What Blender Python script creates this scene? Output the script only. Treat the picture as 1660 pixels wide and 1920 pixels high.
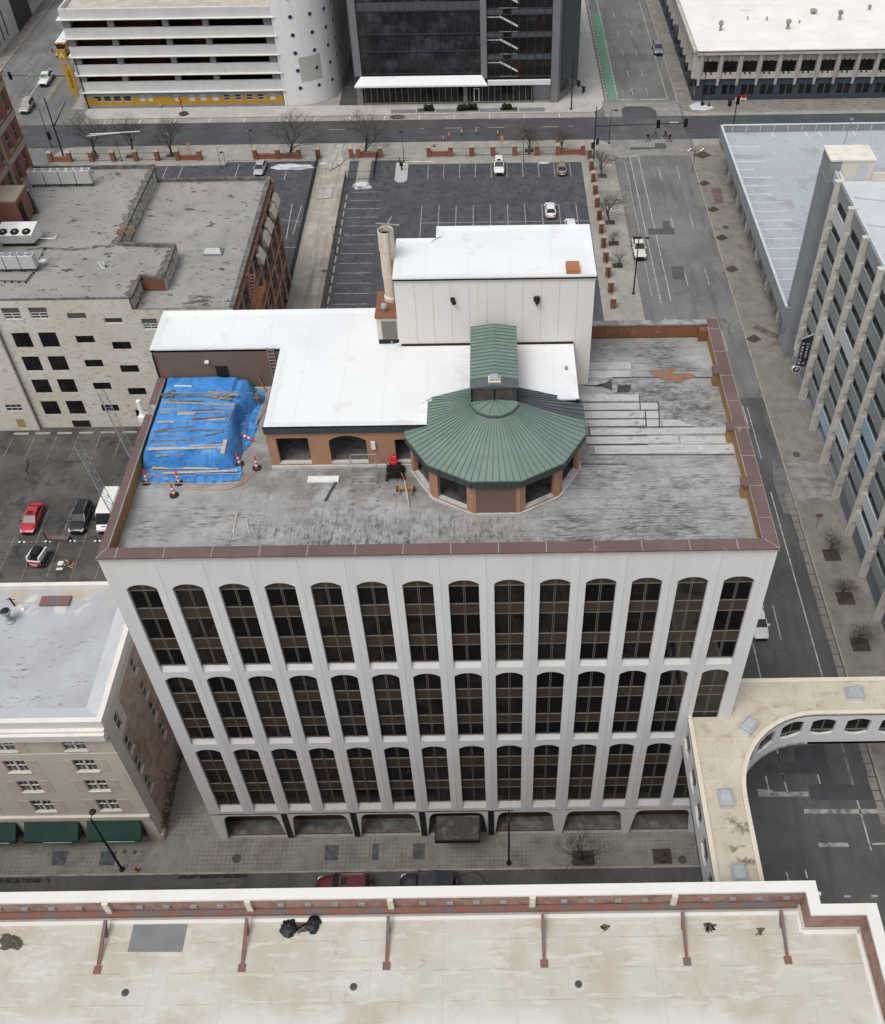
import bpy, bmesh, math, random
from mathutils import Vector, Matrix, noise as mnoise
R = math.radians
random.seed(7)
sc = bpy.context.scene
COL = sc.collection
for o in list(bpy.data.objects): bpy.data.objects.remove(o)

# ---------------------------------------------------------------- camera
F_, CX, CY, IW, IH = 1918.0, 926.3, 960.0, 1660.0, 1920.0
RM = Matrix(((0.99989557, -0.01445162, -0.00001772),
             (-0.01040231, -0.72057729, 0.69329659),
             (-0.01003202, -0.69322400, -0.72065238)))      # camera (right, down, forward) -> world
CAMP = Vector((25.654, -43.911, 88.632))
cam_d = bpy.data.cameras.new('camera'); cam = bpy.data.objects.new('camera', cam_d); COL.objects.link(cam)
right = RM @ Vector((1, 0, 0)); up = RM @ Vector((0, -1, 0)); back = RM @ Vector((0, 0, -1))
cam.matrix_world = Matrix(((right.x, up.x, back.x, CAMP.x), (right.y, up.y, back.y, CAMP.y), (right.z, up.z, back.z, CAMP.z), (0, 0, 0, 1)))
cam_d.sensor_fit = 'HORIZONTAL'; cam_d.sensor_width = 36; cam_d.lens = F_ / IW * 36
cam_d.shift_x = -(CX - IW / 2) / IW; cam_d.shift_y = 0
cam_d.clip_start = 1; cam_d.clip_end = 3000
sc.camera = cam
# ---------------------------------------------------------------- light
SUN_EL, SUN_AZ = R(62), R(215)
w = bpy.data.worlds.new('World'); sc.world = w; w.use_nodes = True
nt = w.node_tree; bg = nt.nodes['Background']
sky = nt.nodes.new('ShaderNodeTexSky'); sky.sky_type = 'NISHITA'; sky.sun_disc = False
sky.sun_elevation = SUN_EL; sky.sun_rotation = SUN_AZ; sky.air_density = 1.2; sky.dust_density = 5.0; sky.ozone_density = 1.0
hs = nt.nodes.new('ShaderNodeHueSaturation'); hs.inputs['Saturation'].default_value = 0.28
nt.links.new(sky.outputs[0], hs.inputs['Color']); nt.links.new(hs.outputs[0], bg.inputs['Color'])
bg.inputs['Strength'].default_value = 0.12
sl = bpy.data.lights.new('sun', 'SUN'); sl.energy = 0.8; sl.angle = R(25); sl.color = (1, .97, .93)
so = bpy.data.objects.new('sun', sl); COL.objects.link(so)
sd = Vector((math.sin(SUN_AZ) * math.cos(SUN_EL), math.cos(SUN_AZ) * math.cos(SUN_EL), math.sin(SUN_EL)))
so.rotation_euler = sd.to_track_quat('Z', 'Y').to_euler(); so.location = (0, 0, 150)
sc.view_settings.view_transform = 'Standard'; sc.view_settings.look = 'None'; sc.view_settings.gamma = 1
sc.view_settings.exposure = 0.38

# ---------------------------------------------------------------- helpers
def ray(px, py): return RM @ Vector((px - CX, py - CY, F_))
def G(px, py, z=0.0):
    'the real point at height z that was surveyed at this spot of the photograph'
    d = ray(px, py); return CAMP + d * ((z - CAMP.z) / d.z)
OFF = {}
def tag(o, label=None, cat=None, group=None, kind=None):
    if label: o['label'] = label
    if cat: o['category'] = cat
    if group: o['group'] = group
    if kind: o['kind'] = kind
    return o
def thing(name, label, cat, loc=(0, 0, 0), group=None):
    o = bpy.data.objects.new(name, None); COL.objects.link(o); o.location = loc; o.empty_display_size = .5
    OFF[o.name] = Vector(loc); return tag(o, label, cat, group)
def copy_tree(o, parent=None):
    c = o.copy(); COL.objects.link(c); c.parent = parent; OFF[c.name] = OFF.get(o.name, Vector())
    for ch in list(o.children): copy_tree(ch, c)
    return c
class MB:
    def __init__(s): s.v = []; s.f = []; s.mi = []; s.cur = 0
    def poly(s, pts):
        n = len(s.v); s.v += [tuple(p) for p in pts]; s.f.append(tuple(range(n, n + len(pts)))); s.mi.append(s.cur); return s
    def prism(s, pts, z0, z1):
        n = len(s.v); k = len(pts)
        s.v += [(p[0], p[1], z0) for p in pts] + [(p[0], p[1], z1) for p in pts]
        s.f += [tuple(range(n + k - 1, n - 1, -1)), tuple(range(n + k, n + 2 * k))] + [(n + i, n + (i + 1) % k, n + k + (i + 1) % k, n + k + i) for i in range(k)]
        s.mi += [s.cur] * (k + 2); return s
    def box(s, x0, x1, y0, y1, z0, z1): return s.prism([(x0, y0), (x1, y0), (x1, y1), (x0, y1)], z0, z1)
    def hexa(s, b, t):
        'b, t: four points below, four above'
        n = len(s.v); s.v += [tuple(p) for p in b] + [tuple(p) for p in t]
        s.f += [(n + 3, n + 2, n + 1, n), (n + 4, n + 5, n + 6, n + 7)] + [(n + i, n + (i + 1) % 4, n + 4 + (i + 1) % 4, n + 4 + i) for i in range(4)]
        s.mi += [s.cur] * 6; return s
    def tube(s, a, b, r0, r1=None, n=6, cap=True):
        a = Vector(a); b = Vector(b); r1 = r0 if r1 is None else r1
        d = (b - a); L = d.length
        if L < 1e-6: return s
        d /= L; u = d.cross(Vector((0, 0, 1)));
        if u.length < .01: u = Vector((1, 0, 0))
        u.normalize(); w_ = d.cross(u); k = len(s.v)
        for (c, r) in ((a, r0), (b, r1)):
            for i in range(n):
                t = 2 * math.pi * (i + .5) / n; s.v.append(tuple(c + u * (r * math.cos(t)) + w_ * (r * math.sin(t))))
        s.f += [(k + i, k + (i + 1) % n, k + n + (i + 1) % n, k + n + i) for i in range(n)]; s.mi += [s.cur] * n
        if cap: s.f += [tuple(range(k + n - 1, k - 1, -1)), tuple(range(k + n, k + 2 * n))]; s.mi += [s.cur] * 2
        return s
    def bar(s, a, b, wd, h):
        'flat plank from a to b'
        a = Vector(a); b = Vector(b); d = (b - a).normalized(); u = d.cross(Vector((0, 0, 1))).normalized() * wd / 2; z = Vector((0, 0, h))
        return s.hexa([a - u, b - u, b + u, a + u], [a - u + z, b - u + z, b + u + z, a + u + z])
    def lathe(s, c, prof, n=16):
        k = len(s.v)
        for r, z in prof:
            for i in range(n): t = 2 * math.pi * i / n; s.v.append((c[0] + r * math.cos(t), c[1] + r * math.sin(t), c[2] + z))
        for j in range(len(prof) - 1):
            for i in range(n): s.f.append((k + j * n + i, k + j * n + (i + 1) % n, k + (j + 1) * n + (i + 1) % n, k + (j + 1) * n + i)); s.mi.append(s.cur)
        s.f += [tuple(range(k + n - 1, k - 1, -1)), tuple(range(k + (len(prof) - 1) * n, k + len(prof) * n))]; s.mi += [s.cur] * 2
        return s
    def loft(s, rings, cap=True):
        k = len(s.v); n = len(rings[0])
        for r in rings: s.v += [tuple(p) for p in r]
        for j in range(len(rings) - 1):
            for i in range(n): s.f.append((k + j * n + i, k + j * n + (i + 1) % n, k + (j + 1) * n + (i + 1) % n, k + (j + 1) * n + i)); s.mi.append(s.cur)
        if cap: s.f += [tuple(range(k + n - 1, k - 1, -1)), tuple(range(k + (len(rings) - 1) * n, k + len(rings) * n))]; s.mi += [s.cur] * 2
        return s
    def build(s, name, mats, parent=None, smooth=False, bevel=0, recalc=True, label=None, cat=None, group=None, kind=None):
        if not isinstance(mats, (list, tuple)): mats = [mats]
        if parent is not None: off = OFF.get(parent.name, Vector())
        elif kind == 'structure': off = Vector()
        else:
            xs = [p[0] for p in s.v]; ys = [p[1] for p in s.v]; zs = [p[2] for p in s.v]
            off = Vector(((min(xs) + max(xs)) / 2, (min(ys) + max(ys)) / 2, min(zs)))
        me = bpy.data.meshes.new(name); me.from_pydata([(p[0] - off.x, p[1] - off.y, p[2] - off.z) for p in s.v], [], s.f)
        for m in mats: me.materials.append(m)
        me.polygons.foreach_set('material_index', s.mi)
        if recalc:
            bm = bmesh.new(); bm.from_mesh(me); bmesh.ops.recalc_face_normals(bm, faces=bm.faces); bm.to_mesh(me); bm.free()
        if smooth: me.polygons.foreach_set('use_smooth', [True] * len(me.polygons))
        me.update()
        o = bpy.data.objects.new(name, me); COL.objects.link(o)
        if parent is not None: o.parent = parent
        else: o.location = off
        OFF[o.name] = off.copy()
        if bevel: md = o.modifiers.new('bevel', 'BEVEL'); md.width = bevel; md.segments = 1; md.limit_method = 'ANGLE'; md.angle_limit = R(40)
        return tag(o, label, cat, group, kind)

# ---------------------------------------------------------------- materials
class Mt:
    def __init__(s, name, col, rough=.85, metal=0, spec=.3, trans=0):
        s.m = bpy.data.materials.new(name); s.m.use_nodes = True; s.nt = s.m.node_tree; s.b = s.nt.nodes['Principled BSDF']
        s.b.inputs['Roughness'].default_value = rough; s.b.inputs['Metallic'].default_value = metal; s.b.inputs['Specular IOR Level'].default_value = spec
        s.b.inputs['Base Color'].default_value = (*col, 1)
        s.c = None; s.base = col; s._pos = None
    def N(s, t): return s.nt.nodes.new(t)
    def L(s, a, b): s.nt.links.new(a, b)
    @property
    def pos(s):
        if s._pos is None:
            g = s.N('ShaderNodeNewGeometry'); s._pos = g.outputs['Position']
            x = s.N('ShaderNodeSeparateXYZ'); s.L(s._pos, x.inputs[0]); s.xyz = x.outputs
        return s._pos
    def math(s, op, a, b=None, c=None):
        n = s.N('ShaderNodeMath'); n.operation = op
        for i, v in enumerate((a, b, c)):
            if v is None: continue
            if isinstance(v, (int, float)): n.inputs[i].default_value = v
            else: s.L(v, n.inputs[i])
        return n.outputs[0]
    def mix(s, fac, col):
        n = s.N('ShaderNodeMix'); n.data_type = 'RGBA'
        s.L(fac, n.inputs[0])
        if s.c is None: n.inputs[6].default_value = (*s.base, 1)
        else: s.L(s.c, n.inputs[6])
        n.inputs[7].default_value = (*col, 1); s.c = n.outputs[2]; s.L(s.c, s.b.inputs['Base Color']); return s
    def region(s, fac, reg):
        if not reg: return fac
        s.pos; x0, x1, y0, y1, sf = reg
        for ax, lo, hi in ((0, x0, x1), (1, y0, y1)):
            for v, inv in ((lo, 0), (hi, 1)):
                m = s.N('ShaderNodeMapRange'); s.L(s.xyz[ax], m.inputs[0])
                m.inputs[1].default_value = v - sf; m.inputs[2].default_value = v + sf
                m.inputs[3].default_value = inv; m.inputs[4].default_value = 1 - inv
                fac = s.math('MULTIPLY', fac, m.outputs[0])
        return fac
    def noise(s, col, scale, lo, hi, amt=1.0, vec=(1, 1, 1), det=5, rough=.6, reg=None, off=0):
        p = s.pos; mp = s.N('ShaderNodeMapping'); s.L(p, mp.inputs[0]); mp.inputs['Scale'].default_value = vec; mp.inputs['Location'].default_value = (off, off * .7, off * .3)
        n = s.N('ShaderNodeTexNoise'); s.L(mp.outputs[0], n.inputs['Vector']); n.inputs['Scale'].default_value = scale; n.inputs['Detail'].default_value = det; n.inputs['Roughness'].default_value = rough
        r = s.N('ShaderNodeMapRange'); s.L(n.outputs['Fac'], r.inputs[0]); r.inputs[1].default_value = lo; r.inputs[2].default_value = hi
        r.inputs[3].default_value = 0; r.inputs[4].default_value = amt
        return s.mix(s.region(r.outputs[0], reg), col)
    def streak(s, col, amt, reg, vec=(.5, 3.5, 1), lo=.5, hi=.58, clo=.44, chi=.58, off=0, sc=1.6):
        'fine streaks that gather in clusters'
        p = s.pos; f = None
        for scl, v, l_, h_, dt in ((sc, vec, lo, hi, 12), (.35, (1, 1.6, 1), clo, chi, 4)):
            mp = s.N('ShaderNodeMapping'); s.L(p, mp.inputs[0]); mp.inputs['Scale'].default_value = v; mp.inputs['Location'].default_value = (off, off * .7, 0)
            n = s.N('ShaderNodeTexNoise'); s.L(mp.outputs[0], n.inputs['Vector']); n.inputs['Scale'].default_value = scl; n.inputs['Detail'].default_value = dt; n.inputs['Roughness'].default_value = .8 if dt > 6 else .5
            r = s.N('ShaderNodeMapRange'); s.L(n.outputs['Fac'], r.inputs[0]); r.inputs[1].default_value = l_; r.inputs[2].default_value = h_
            f = r.outputs[0] if f is None else s.math('MULTIPLY', f, r.outputs[0])
        return s.mix(s.region(s.math('MULTIPLY', f, amt), reg), col)
    def lines(s, axis, sp, wd, col, amt=1.0, off=0.0, reg=None, brk=0, wob=0):
        p = s.pos; a = s.xyz[axis] if isinstance(axis, int) else s.math('ADD', s.xyz[0], s.xyz[1])
        if wob:
            n = s.N('ShaderNodeTexNoise'); s.L(p, n.inputs['Vector']); n.inputs['Scale'].default_value = .7
            a = s.math('ADD', a, s.math('MULTIPLY', n.outputs['Fac'], wob))
        f = s.math('FRACT', s.math('ADD', s.math('DIVIDE', s.math('ADD', a, off), sp), 1000.0))
        f = s.math('LESS_THAN', f, wd / sp)
        if brk:
            n = s.N('ShaderNodeTexNoise'); s.L(p, n.inputs['Vector']); n.inputs['Scale'].default_value = brk
            r = s.N('ShaderNodeMapRange'); s.L(n.outputs['Fac'], r.inputs[0]); r.inputs[1].default_value = .42; r.inputs[2].default_value = .56; f = s.math('MULTIPLY', f, r.outputs[0])
        return s.mix(s.region(s.math('MULTIPLY', f, amt), reg), col)
    def cracks(s, scale, wd, col, amt=1.0, reg=None):
        p = s.pos; n0 = s.N('ShaderNodeTexNoise'); s.L(p, n0.inputs['Vector']); n0.inputs['Scale'].default_value = .5; n0.inputs['Detail'].default_value = 4
        vm = s.N('ShaderNodeVectorMath'); vm.operation = 'MULTIPLY_ADD'; s.L(n0.outputs['Color'], vm.inputs[0]); vm.inputs[1].default_value = (3, 3, 0); s.L(p, vm.inputs[2])
        n = s.N('ShaderNodeTexVoronoi'); n.feature = 'DISTANCE_TO_EDGE'; s.L(vm.outputs[0], n.inputs['Vector']); n.inputs['Scale'].default_value = scale
        f = s.math('LESS_THAN', n.outputs['Distance'], wd * scale)
        n2 = s.N('ShaderNodeTexNoise'); s.L(p, n2.inputs['Vector']); n2.inputs['Scale'].default_value = .13
        r = s.N('ShaderNodeMapRange'); s.L(n2.outputs['Fac'], r.inputs[0]); r.inputs[1].default_value = .45; r.inputs[2].default_value = .6; f = s.math('MULTIPLY', f, r.outputs[0])
        return s.mix(s.region(s.math('MULTIPLY', f, amt), reg), col)
    def brick(s, c2, mortar, bw=.42, bh=.14, mort=.02, amt=1):
        p = s.pos; cb = s.N('ShaderNodeCombineXYZ'); s.L(s.math('ADD', s.xyz[0], s.xyz[1]), cb.inputs[0]); s.L(s.xyz[2], cb.inputs[1])
        n = s.N('ShaderNodeTexBrick'); s.L(cb.outputs[0], n.inputs['Vector']); n.inputs['Scale'].default_value = 1
        n.inputs['Brick Width'].default_value = bw; n.inputs['Row Height'].default_value = bh; n.inputs['Mortar Size'].default_value = mort
        n.inputs['Color1'].default_value = (*s.base, 1); n.inputs['Color2'].default_value = (*c2, 1); n.inputs['Mortar'].default_value = (*mortar, 1)
        s.c = n.outputs['Color']; s.L(s.c, s.b.inputs['Base Color']); return s
    def bump(s, scale, st, vec=(1, 1, 1)):
        p = s.pos; mp = s.N('ShaderNodeMapping'); s.L(p, mp.inputs[0]); mp.inputs['Scale'].default_value = vec
        n = s.N('ShaderNodeTexNoise'); s.L(mp.outputs[0], n.inputs['Vector']); n.inputs['Scale'].default_value = scale; n.inputs['Detail'].default_value = 4
        b = s.N('ShaderNodeBump'); b.inputs['Strength'].default_value = st; b.inputs['Distance'].default_value = .05
        s.L(n.outputs['Fac'], b.inputs['Height']); s.L(b.outputs[0], s.b.inputs['Normal']); return s
def plain(name, col, rough=.7, metal=0, var=.15, spec=.3):
    m = Mt(name, col, rough, metal, spec)
    if var: m.noise(tuple(c * (1 - var) for c in col), 1.3, .35, .7, 1).noise(tuple(min(1, c * (1 + var)) for c in col), .4, .45, .7, .8, off=9)
    return m.m
K = {}
K['asphalt_new'] = Mt('asphalt_new', (.062, .064, .07)).noise((.086, .088, .092), .25, .4, .7).noise((.045, .047, .052), .8, .45, .7, .7, vec=(.15, 1, 1)).noise((.11, .11, .11), 2.2, .62, .75, .35).cracks(.12, .03, (.03, .03, .03), .5).m
K['asphalt_lot'] = Mt('asphalt_lot', (.06, .063, .069)).noise((.084, .087, .092), .3, .4, .65).noise((.16, .16, .16), 1.5, .6, .8, .5).noise((.036, .038, .042), .9, .5, .66, .8, off=4).cracks(.1, .03, (.03, .03, .03), .6).m
K['asphalt_old'] = Mt('asphalt_old', (.135, .135, .132)).noise((.185, .182, .175), .12, .4, .62).noise((.095, .096, .095), .6, .5, .68, .8, vec=(1, .12, 1)).noise((.1, .1, .1), 2.5, .5, .7, .4).cracks(.16, .04, (.06, .06, .06), .8).lines(1, 5.6, .06, (.08, .08, .08), .6, brk=.4).lines(0, 3.5, .05, (.08, .08, .08), .5, brk=.3, off=.9).m
K['asphalt_mid'] = Mt('asphalt_mid', (.075, .075, .075)).noise((.105, .105, .102), .15, .4, .62).noise((.06, .062, .064), .5, .5, .68, .8, vec=(1, .1, 1)).noise((.06, .06, .06), 2.5, .5, .7, .4).cracks(.15, .035, (.04, .04, .04), .8).m
K['asphalt_worn'] = Mt('asphalt_worn', (.062, .06, .058)).noise((.1, .096, .09), .2, .42, .6).noise((.035, .034, .034), .5, .52, .66, .9, off=5).noise((.14, .135, .13), 1.7, .62, .8, .5).cracks(.22, .035, (.022, .022, .022), .9).m
K['patch'] = Mt('patch_asphalt', (.052, .055, .06)).noise((.07, .072, .075), .8, .4, .7).m
K['patch2'] = Mt('patch_asphalt_grey', (.085, .087, .09)).noise((.07, .072, .075), .8, .4, .7).m
K['concrete'] = Mt('pavement_concrete', (.27, .255, .23)).noise((.33, .315, .29), .25, .4, .65).noise((.19, .178, .16), .8, .5, .72, .7).lines(0, 1.5, .035, (.17, .16, .15), .7).lines(1, 1.5, .035, (.17, .16, .15), .7).m
K['concrete_warm'] = Mt('pavement_warm', (.19, .176, .158)).noise((.24, .223, .2), .2, .4, .65).noise((.13, .12, .108), .6, .48, .7, .8).lines(0, 1.8, .035, (.14, .12, .1), .7).lines(1, 1.8, .035, (.14, .12, .1), .7).m
K['concrete_new'] = Mt('pavement_new', (.38, .375, .36)).noise((.44, .43, .41), .3, .4, .65).noise((.29, .28, .265), .9, .5, .72, .7).lines(0, 3, .03, (.25, .245, .24), .6).lines(1, 3, .03, (.25, .245, .24), .6).m
K['alley'] = Mt('alley_concrete', (.31, .285, .24)).noise((.4, .38, .34), .35, .45, .65).noise((.19, .175, .15), .5, .47, .66, .9, vec=(1.6, .08, 1)).lines(1, 4.5, .05, (.15, .14, .12), .6).m
K['paver'] = Mt('paver_walk', (.205, .195, .175)).noise((.25, .235, .21), .4, .4, .65).noise((.13, .125, .115), .7, .48, .7, .8).lines(0, .42, .045, (.09, .085, .08), .75, brk=.25).lines(1, .42, .045, (.09, .085, .08), .75, brk=.25).noise((.2, .14, .1), .3, .62, .75, .5).m
K['kerb'] = Mt('kerb_stone', (.33, .31, .27)).noise((.2, .19, .17), .8, .45, .7).m
K['paint'] = Mt('road_paint', (.44, .44, .43)).noise((.17, .17, .17), 1.6, .46, .66, .95).m
K['paint_faint'] = Mt('road_paint_worn', (.32, .32, .31)).noise((.12, .12, .12), 1.3, .45, .62, 1).m
K['paint_yellow'] = Mt('road_paint_yellow', (.35, .27, .13)).noise((.15, .14, .12), 1.3, .45, .65, 1).m
K['green'] = Mt('bike_lane_green', (.10, .25, .17)).noise((.17, .24, .2), .7, .42, .65).noise((.13, .13, .13), 2.5, .56, .7, .7).m
K['dirt'] = Mt('bed_soil', (.075, .06, .045)).noise((.035, .03, .025), 2.5, .4, .6).noise((.13, .11, .09), 5, .6, .7).m
K['white_facade'] = Mt('white_precast', (.60, .605, .61), .75).noise((.555, .56, .565), .15, .4, .7).noise((.53, .525, .515), .55, .5, .75, .6, vec=(3, 3, .12)).noise((.5, .495, .485), 1.6, .6, .78, .5, vec=(2.5, 2.5, .2), off=8).m
K['joint'] = plain('joint_sealant', (.4, .4, .4), var=0)
K['coping_joint'] = plain('coping_joint', (.36, .31, .27), var=.3)
K['coping'] = Mt('coping_paint', (.118, .078, .075)).noise((.145, .10, .096), .25, .4, .65).noise((.4, .37, .34), 1.2, .66, .74, .6, off=3).noise((.14, .09, .085), .7, .55, .7, .5).m
K['ochre'] = Mt('ochre_stucco', (.28, .155, .06)).noise((.33, .2, .09), .6, .4, .65).noise((.16, .11, .05), 1.2, .5, .7, .6, vec=(1, .2, 1)).m
K['orange_brick'] = Mt('orange_brick', (.36, .20, .13)).noise((.32, .175, .11), 1, .4, .65).lines(2, .2, .02, (.28, .17, .12), .35).m
K['rust_wall'] = Mt('rust_wall', (.21, .088, .048)).noise((.16, .07, .042), .5, .4, .65).noise((.12, .1, .08), 1.5, .6, .75, .7).m
K['brown_brick'] = Mt('brown_brick', (.17, .118, .093)).noise((.15, .105, .085), .5, .4, .65).lines(2, .2, .02, (.10, .07, .055), .5).m
K['membrane'] = Mt('white_membrane', (.69, .71, .72), .6).noise((.64, .66, .675), .2, .45, .7).noise((.6, .6, .59), 1.2, .62, .8, .45).lines(0, 3.05, .05, (.6, .61, .62), .7, off=.4).lines(1, 6.1, .05, (.6, .61, .62), .6, off=1.2).noise((.57, .565, .55), .5, .6, .68, .5, det=3, off=17).bump(1.2, .12).m
K['block_wall'] = Mt('penthouse_panel', (.67, .655, .625)).noise((.64, .625, .59), .2, .4, .7).noise((.56, .50, .42), .6, .6, .8, .6, vec=(3, 3, .2)).m
K['stack'] = Mt('stack_enamel', (.55, .49, .40), .6).noise((.36, .22, .12), .6, .56, .72, .7, vec=(2, 2, .5)).noise((.60, .55, .47), .5, .4, .6, .6, off=3).m
K['stack_base'] = plain('stack_base', (.2, .09, .055))
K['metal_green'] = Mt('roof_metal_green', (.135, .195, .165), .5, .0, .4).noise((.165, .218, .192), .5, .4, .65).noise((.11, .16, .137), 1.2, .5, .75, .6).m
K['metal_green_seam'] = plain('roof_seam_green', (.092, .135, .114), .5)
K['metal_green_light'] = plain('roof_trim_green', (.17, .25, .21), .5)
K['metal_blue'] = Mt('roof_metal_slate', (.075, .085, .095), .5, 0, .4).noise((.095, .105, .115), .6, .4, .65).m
K['fascia'] = Mt('fascia_slate', (.045, .055, .06), .5).lines('xy', .45, .05, (.02, .025, .03), .9).m
K['glass'] = Mt('dark_glass', (.009, .009, .01), .06, 0, .3).noise((.022, .02, .018), .5, .45, .6).m
K['glass2'] = Mt('window_glass', (.04, .045, .05), .08, 0, .5).m
K['spandrel'] = Mt('bronze_spandrel', (.05, .036, .024), .5).noise((.036, .028, .02), .6, .4, .7).m
K['mullion'] = plain('mullion_metal', (.17, .155, .135), .5, .1, var=.1)
K['glass_b'] = Mt('dark_glass_blind', (.022, .021, .02), .1, 0, .3).noise((.012, .012, .012), .9, .45, .55, vec=(1, 1, .5)).m
K['glass_c'] = Mt('dark_glass_clear', (.006, .007, .008), .04, 0, .4).m
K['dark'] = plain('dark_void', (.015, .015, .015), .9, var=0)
K['black'] = plain('black_metal', (.018, .018, .019), .5, .3, var=.1)
K['steel'] = plain('galvanised_steel', (.42, .43, .44), .45, .6)
K['grey_metal'] = plain('grey_metal', (.3, .31, .32), .5, .3)
K['white_metal'] = plain('white_metal', (.72, .72, .7), .5)
m = Mt('old_roof', (.275, .274, .27))
m.noise((.36, .365, .372), .35, .42, .66).noise((.20, .195, .185), .9, .48, .7, .8)
m.lines(1, 1.0, .05, (.13, .128, .125), .8, reg=(31, 44, -1, 25, .5), brk=.5, wob=.15).lines(0, 1.0, .06, (.14, .14, .138), .6, reg=(7.5, 31, -1, 8.5, .3), brk=.5, wob=.2).lines(1, 1.9, .06, (.15, .15, .148), .6, reg=(-1, 16, -1, 9, .6), brk=.4, wob=.1)
m.noise((.04, .04, .042), 1.5, .5, .6, .55, vec=(1, 3, 1), det=12, rough=.85, reg=(32, 40, 1.2, 9.4, 1.6)).noise((.045, .045, .047), 2.2, .53, .63, .55, vec=(1, 2, 1), det=12, rough=.85, reg=(30, 43, .8, 10, 1), off=31)
m.noise((.045, .045, .047), 1.6, .5, .6, .6, vec=(1, 3, 1), det=12, rough=.85, reg=(25, 39, .6, 2.6, 1.), off=3)
m.noise((.06, .057, .053), 1.1, .45, .58, .85, vec=(1, 1.6, 1), det=12, rough=.8, reg=(35, 43, 12.3, 18.2, 1.), off=5).noise((.05, .05, .05), 1.8, .48, .58, .85, vec=(1, 3, 1), det=12, rough=.85, reg=(38.2, 40.6, 17, 24, .7), off=15).noise((.05, .05, .05), 1.8, .52, .62, .8, vec=(1, 3, 1), det=12, rough=.85, reg=(33, 41, 18, 24, 1), off=25)
m.noise((.05, .05, .052), 1.6, .49, .6, .85, vec=(2.5, 1, 1), det=12, rough=.85, reg=(13, 27, .2, 4.8, 1.), off=8).noise((.45, .45, .45), 1.2, .55, .7, .6, vec=(2.5, .8, 1), det=8, rough=.75, reg=(10, 30, .2, 5.5, 1.), off=38)
m.noise((.05, .05, .052), 1.7, .5, .62, .8, vec=(1, 3, 1), det=12, rough=.85, off=12, reg=(6.5, 14, .8, 3.6, .8)).noise((.07, .07, .07), 1.7, .56, .68, .7, vec=(1, 4, 1), det=12, rough=.8, off=12, reg=(1, 14, .6, 7, .8))
m.noise((.13, .112, .095), .5, .42, .6, .6, reg=(7.5, 24, 5.5, 18, 1.2), off=2).noise((.06, .058, .055), 1.6, .52, .62, .8, det=10, rough=.8, reg=(12, 20, 4.5, 9, 1), off=42).noise((.42, .42, .42), 1.2, .64, .74, .6, off=7)
m.streak((.03, .03, .032), .75, (29, 43, .7, 10, 1), off=3); m.streak((.035, .035, .037), .75, (27, 42, .7, 5, 1), off=9, sc=2.4, clo=.4, chi=.5)
m.streak((.035, .035, .037), .75, (33, 43, 11, 24, 1), off=14, clo=.42); m.streak((.04, .04, .042), .85, (9, 27, .2, 4, .8), vec=(2.2, .7, 1), off=20); m.streak((.04, .04, .042), .85, (1, 14, .6, 6, .8), off=27)
m.lines(1, 1.0, .03, (.06, .06, .06), .8, off=.1, reg=(29, 44, -1, 11, .5), brk=.8, wob=.1)
m
K['old_roof'] = m.bump(2, .15).m
K['patch_grey'] = Mt('roof_patch_grey', (.37, .375, .375)).noise((.43, .435, .44), .8, .4, .65).noise((.12, .125, .12), 1.4, .6, .7, .8, vec=(1, 2, 1)).m
K['patch_seal'] = Mt('roof_patch_sealant', (.47, .47, .455)).noise((.3, .3, .29), 1.2, .46, .64, .85).m
K['patch_dark'] = plain('roof_patch_tar', (.055, .06, .06), var=.4)
K['rust_spot'] = Mt('rust_spot', (.36, .14, .065)).noise((.3, .17, .1), 2, .4, .65).noise((.2, .15, .09), 4, .58, .7, .8).m
m = Mt('tar_roof', (.25, .245, .234)).noise((.295, .29, .277), .15, .4, .62).noise((.2, .196, .187), .5, .5, .7, .7)
m.noise((.045, .045, .045), .75, .605, .635, .95, det=8, rough=.65, vec=(1, 1.7, 1)).noise((.05, .05, .05), 2.0, .645, .68, .95, vec=(.8, 1.6, 1), det=6, off=11)
K['tar_roof'] = m.m
K['tar'] = Mt('tar_edge', (.09, .088, .085)).noise((.17, .165, .155), 1.3, .45, .6).m
K['cream_wall'] = Mt('cream_wall', (.55, .52, .46)).noise((.61, .585, .53), .2, .4, .65).noise((.27, .225, .175), 1.1, .53, .64, .8, vec=(1, 1, 1.8), det=10, rough=.8).noise((.22, .17, .13), 3, .66, .72, .8).m
K['cream_paint'] = Mt('cream_paint', (.56, .52, .45)).noise((.6, .565, .5), .3, .4, .65).noise((.43, .39, .33), .5, .58, .75, .6, vec=(2, 2, .3)).m
K['cornice'] = plain('cornice_white', (.66, .64, .6), var=.07)
m = Mt('k_roof', (.345, .355, .37)).noise((.40, .415, .435), .25, .4, .62).noise((.33, .335, .345), .8, .5, .7, .6).noise((.07, .065, .06), 1.2, .585, .62, .9, vec=(.8, 2.5, 1), det=10, rough=.78, reg=(-19, -6.5, 1, 9.5, .8)).lines(1, 1.05, .04, (.3, .31, .33), .5, brk=.5)
m.noise((.62, .6, .55), .8, .5, .6, .9, reg=(-16, -9.5, 11.3, 13.2, .6), off=3).noise((.42, .34, .25), .7, .4, .6, .9, reg=(-17, -7, 12.4, 14, .5), off=5)
K['k_roof'] = m.m
K['side_brick'] = Mt('side_brick', (.38, .285, .225)).noise((.47, .385, .31), .5, .4, .62).noise((.2, .13, .1), .9, .5, .7, .8).lines(2, .22, .03, (.2, .15, .12), .5).m
K['brick'] = Mt('red_brick', (.21, .08, .05)).brick((.26, .105, .07), (.21, .12, .09), .3, .1, .012).noise((.15, .06, .04), .5, .5, .7, .6).m
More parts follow.
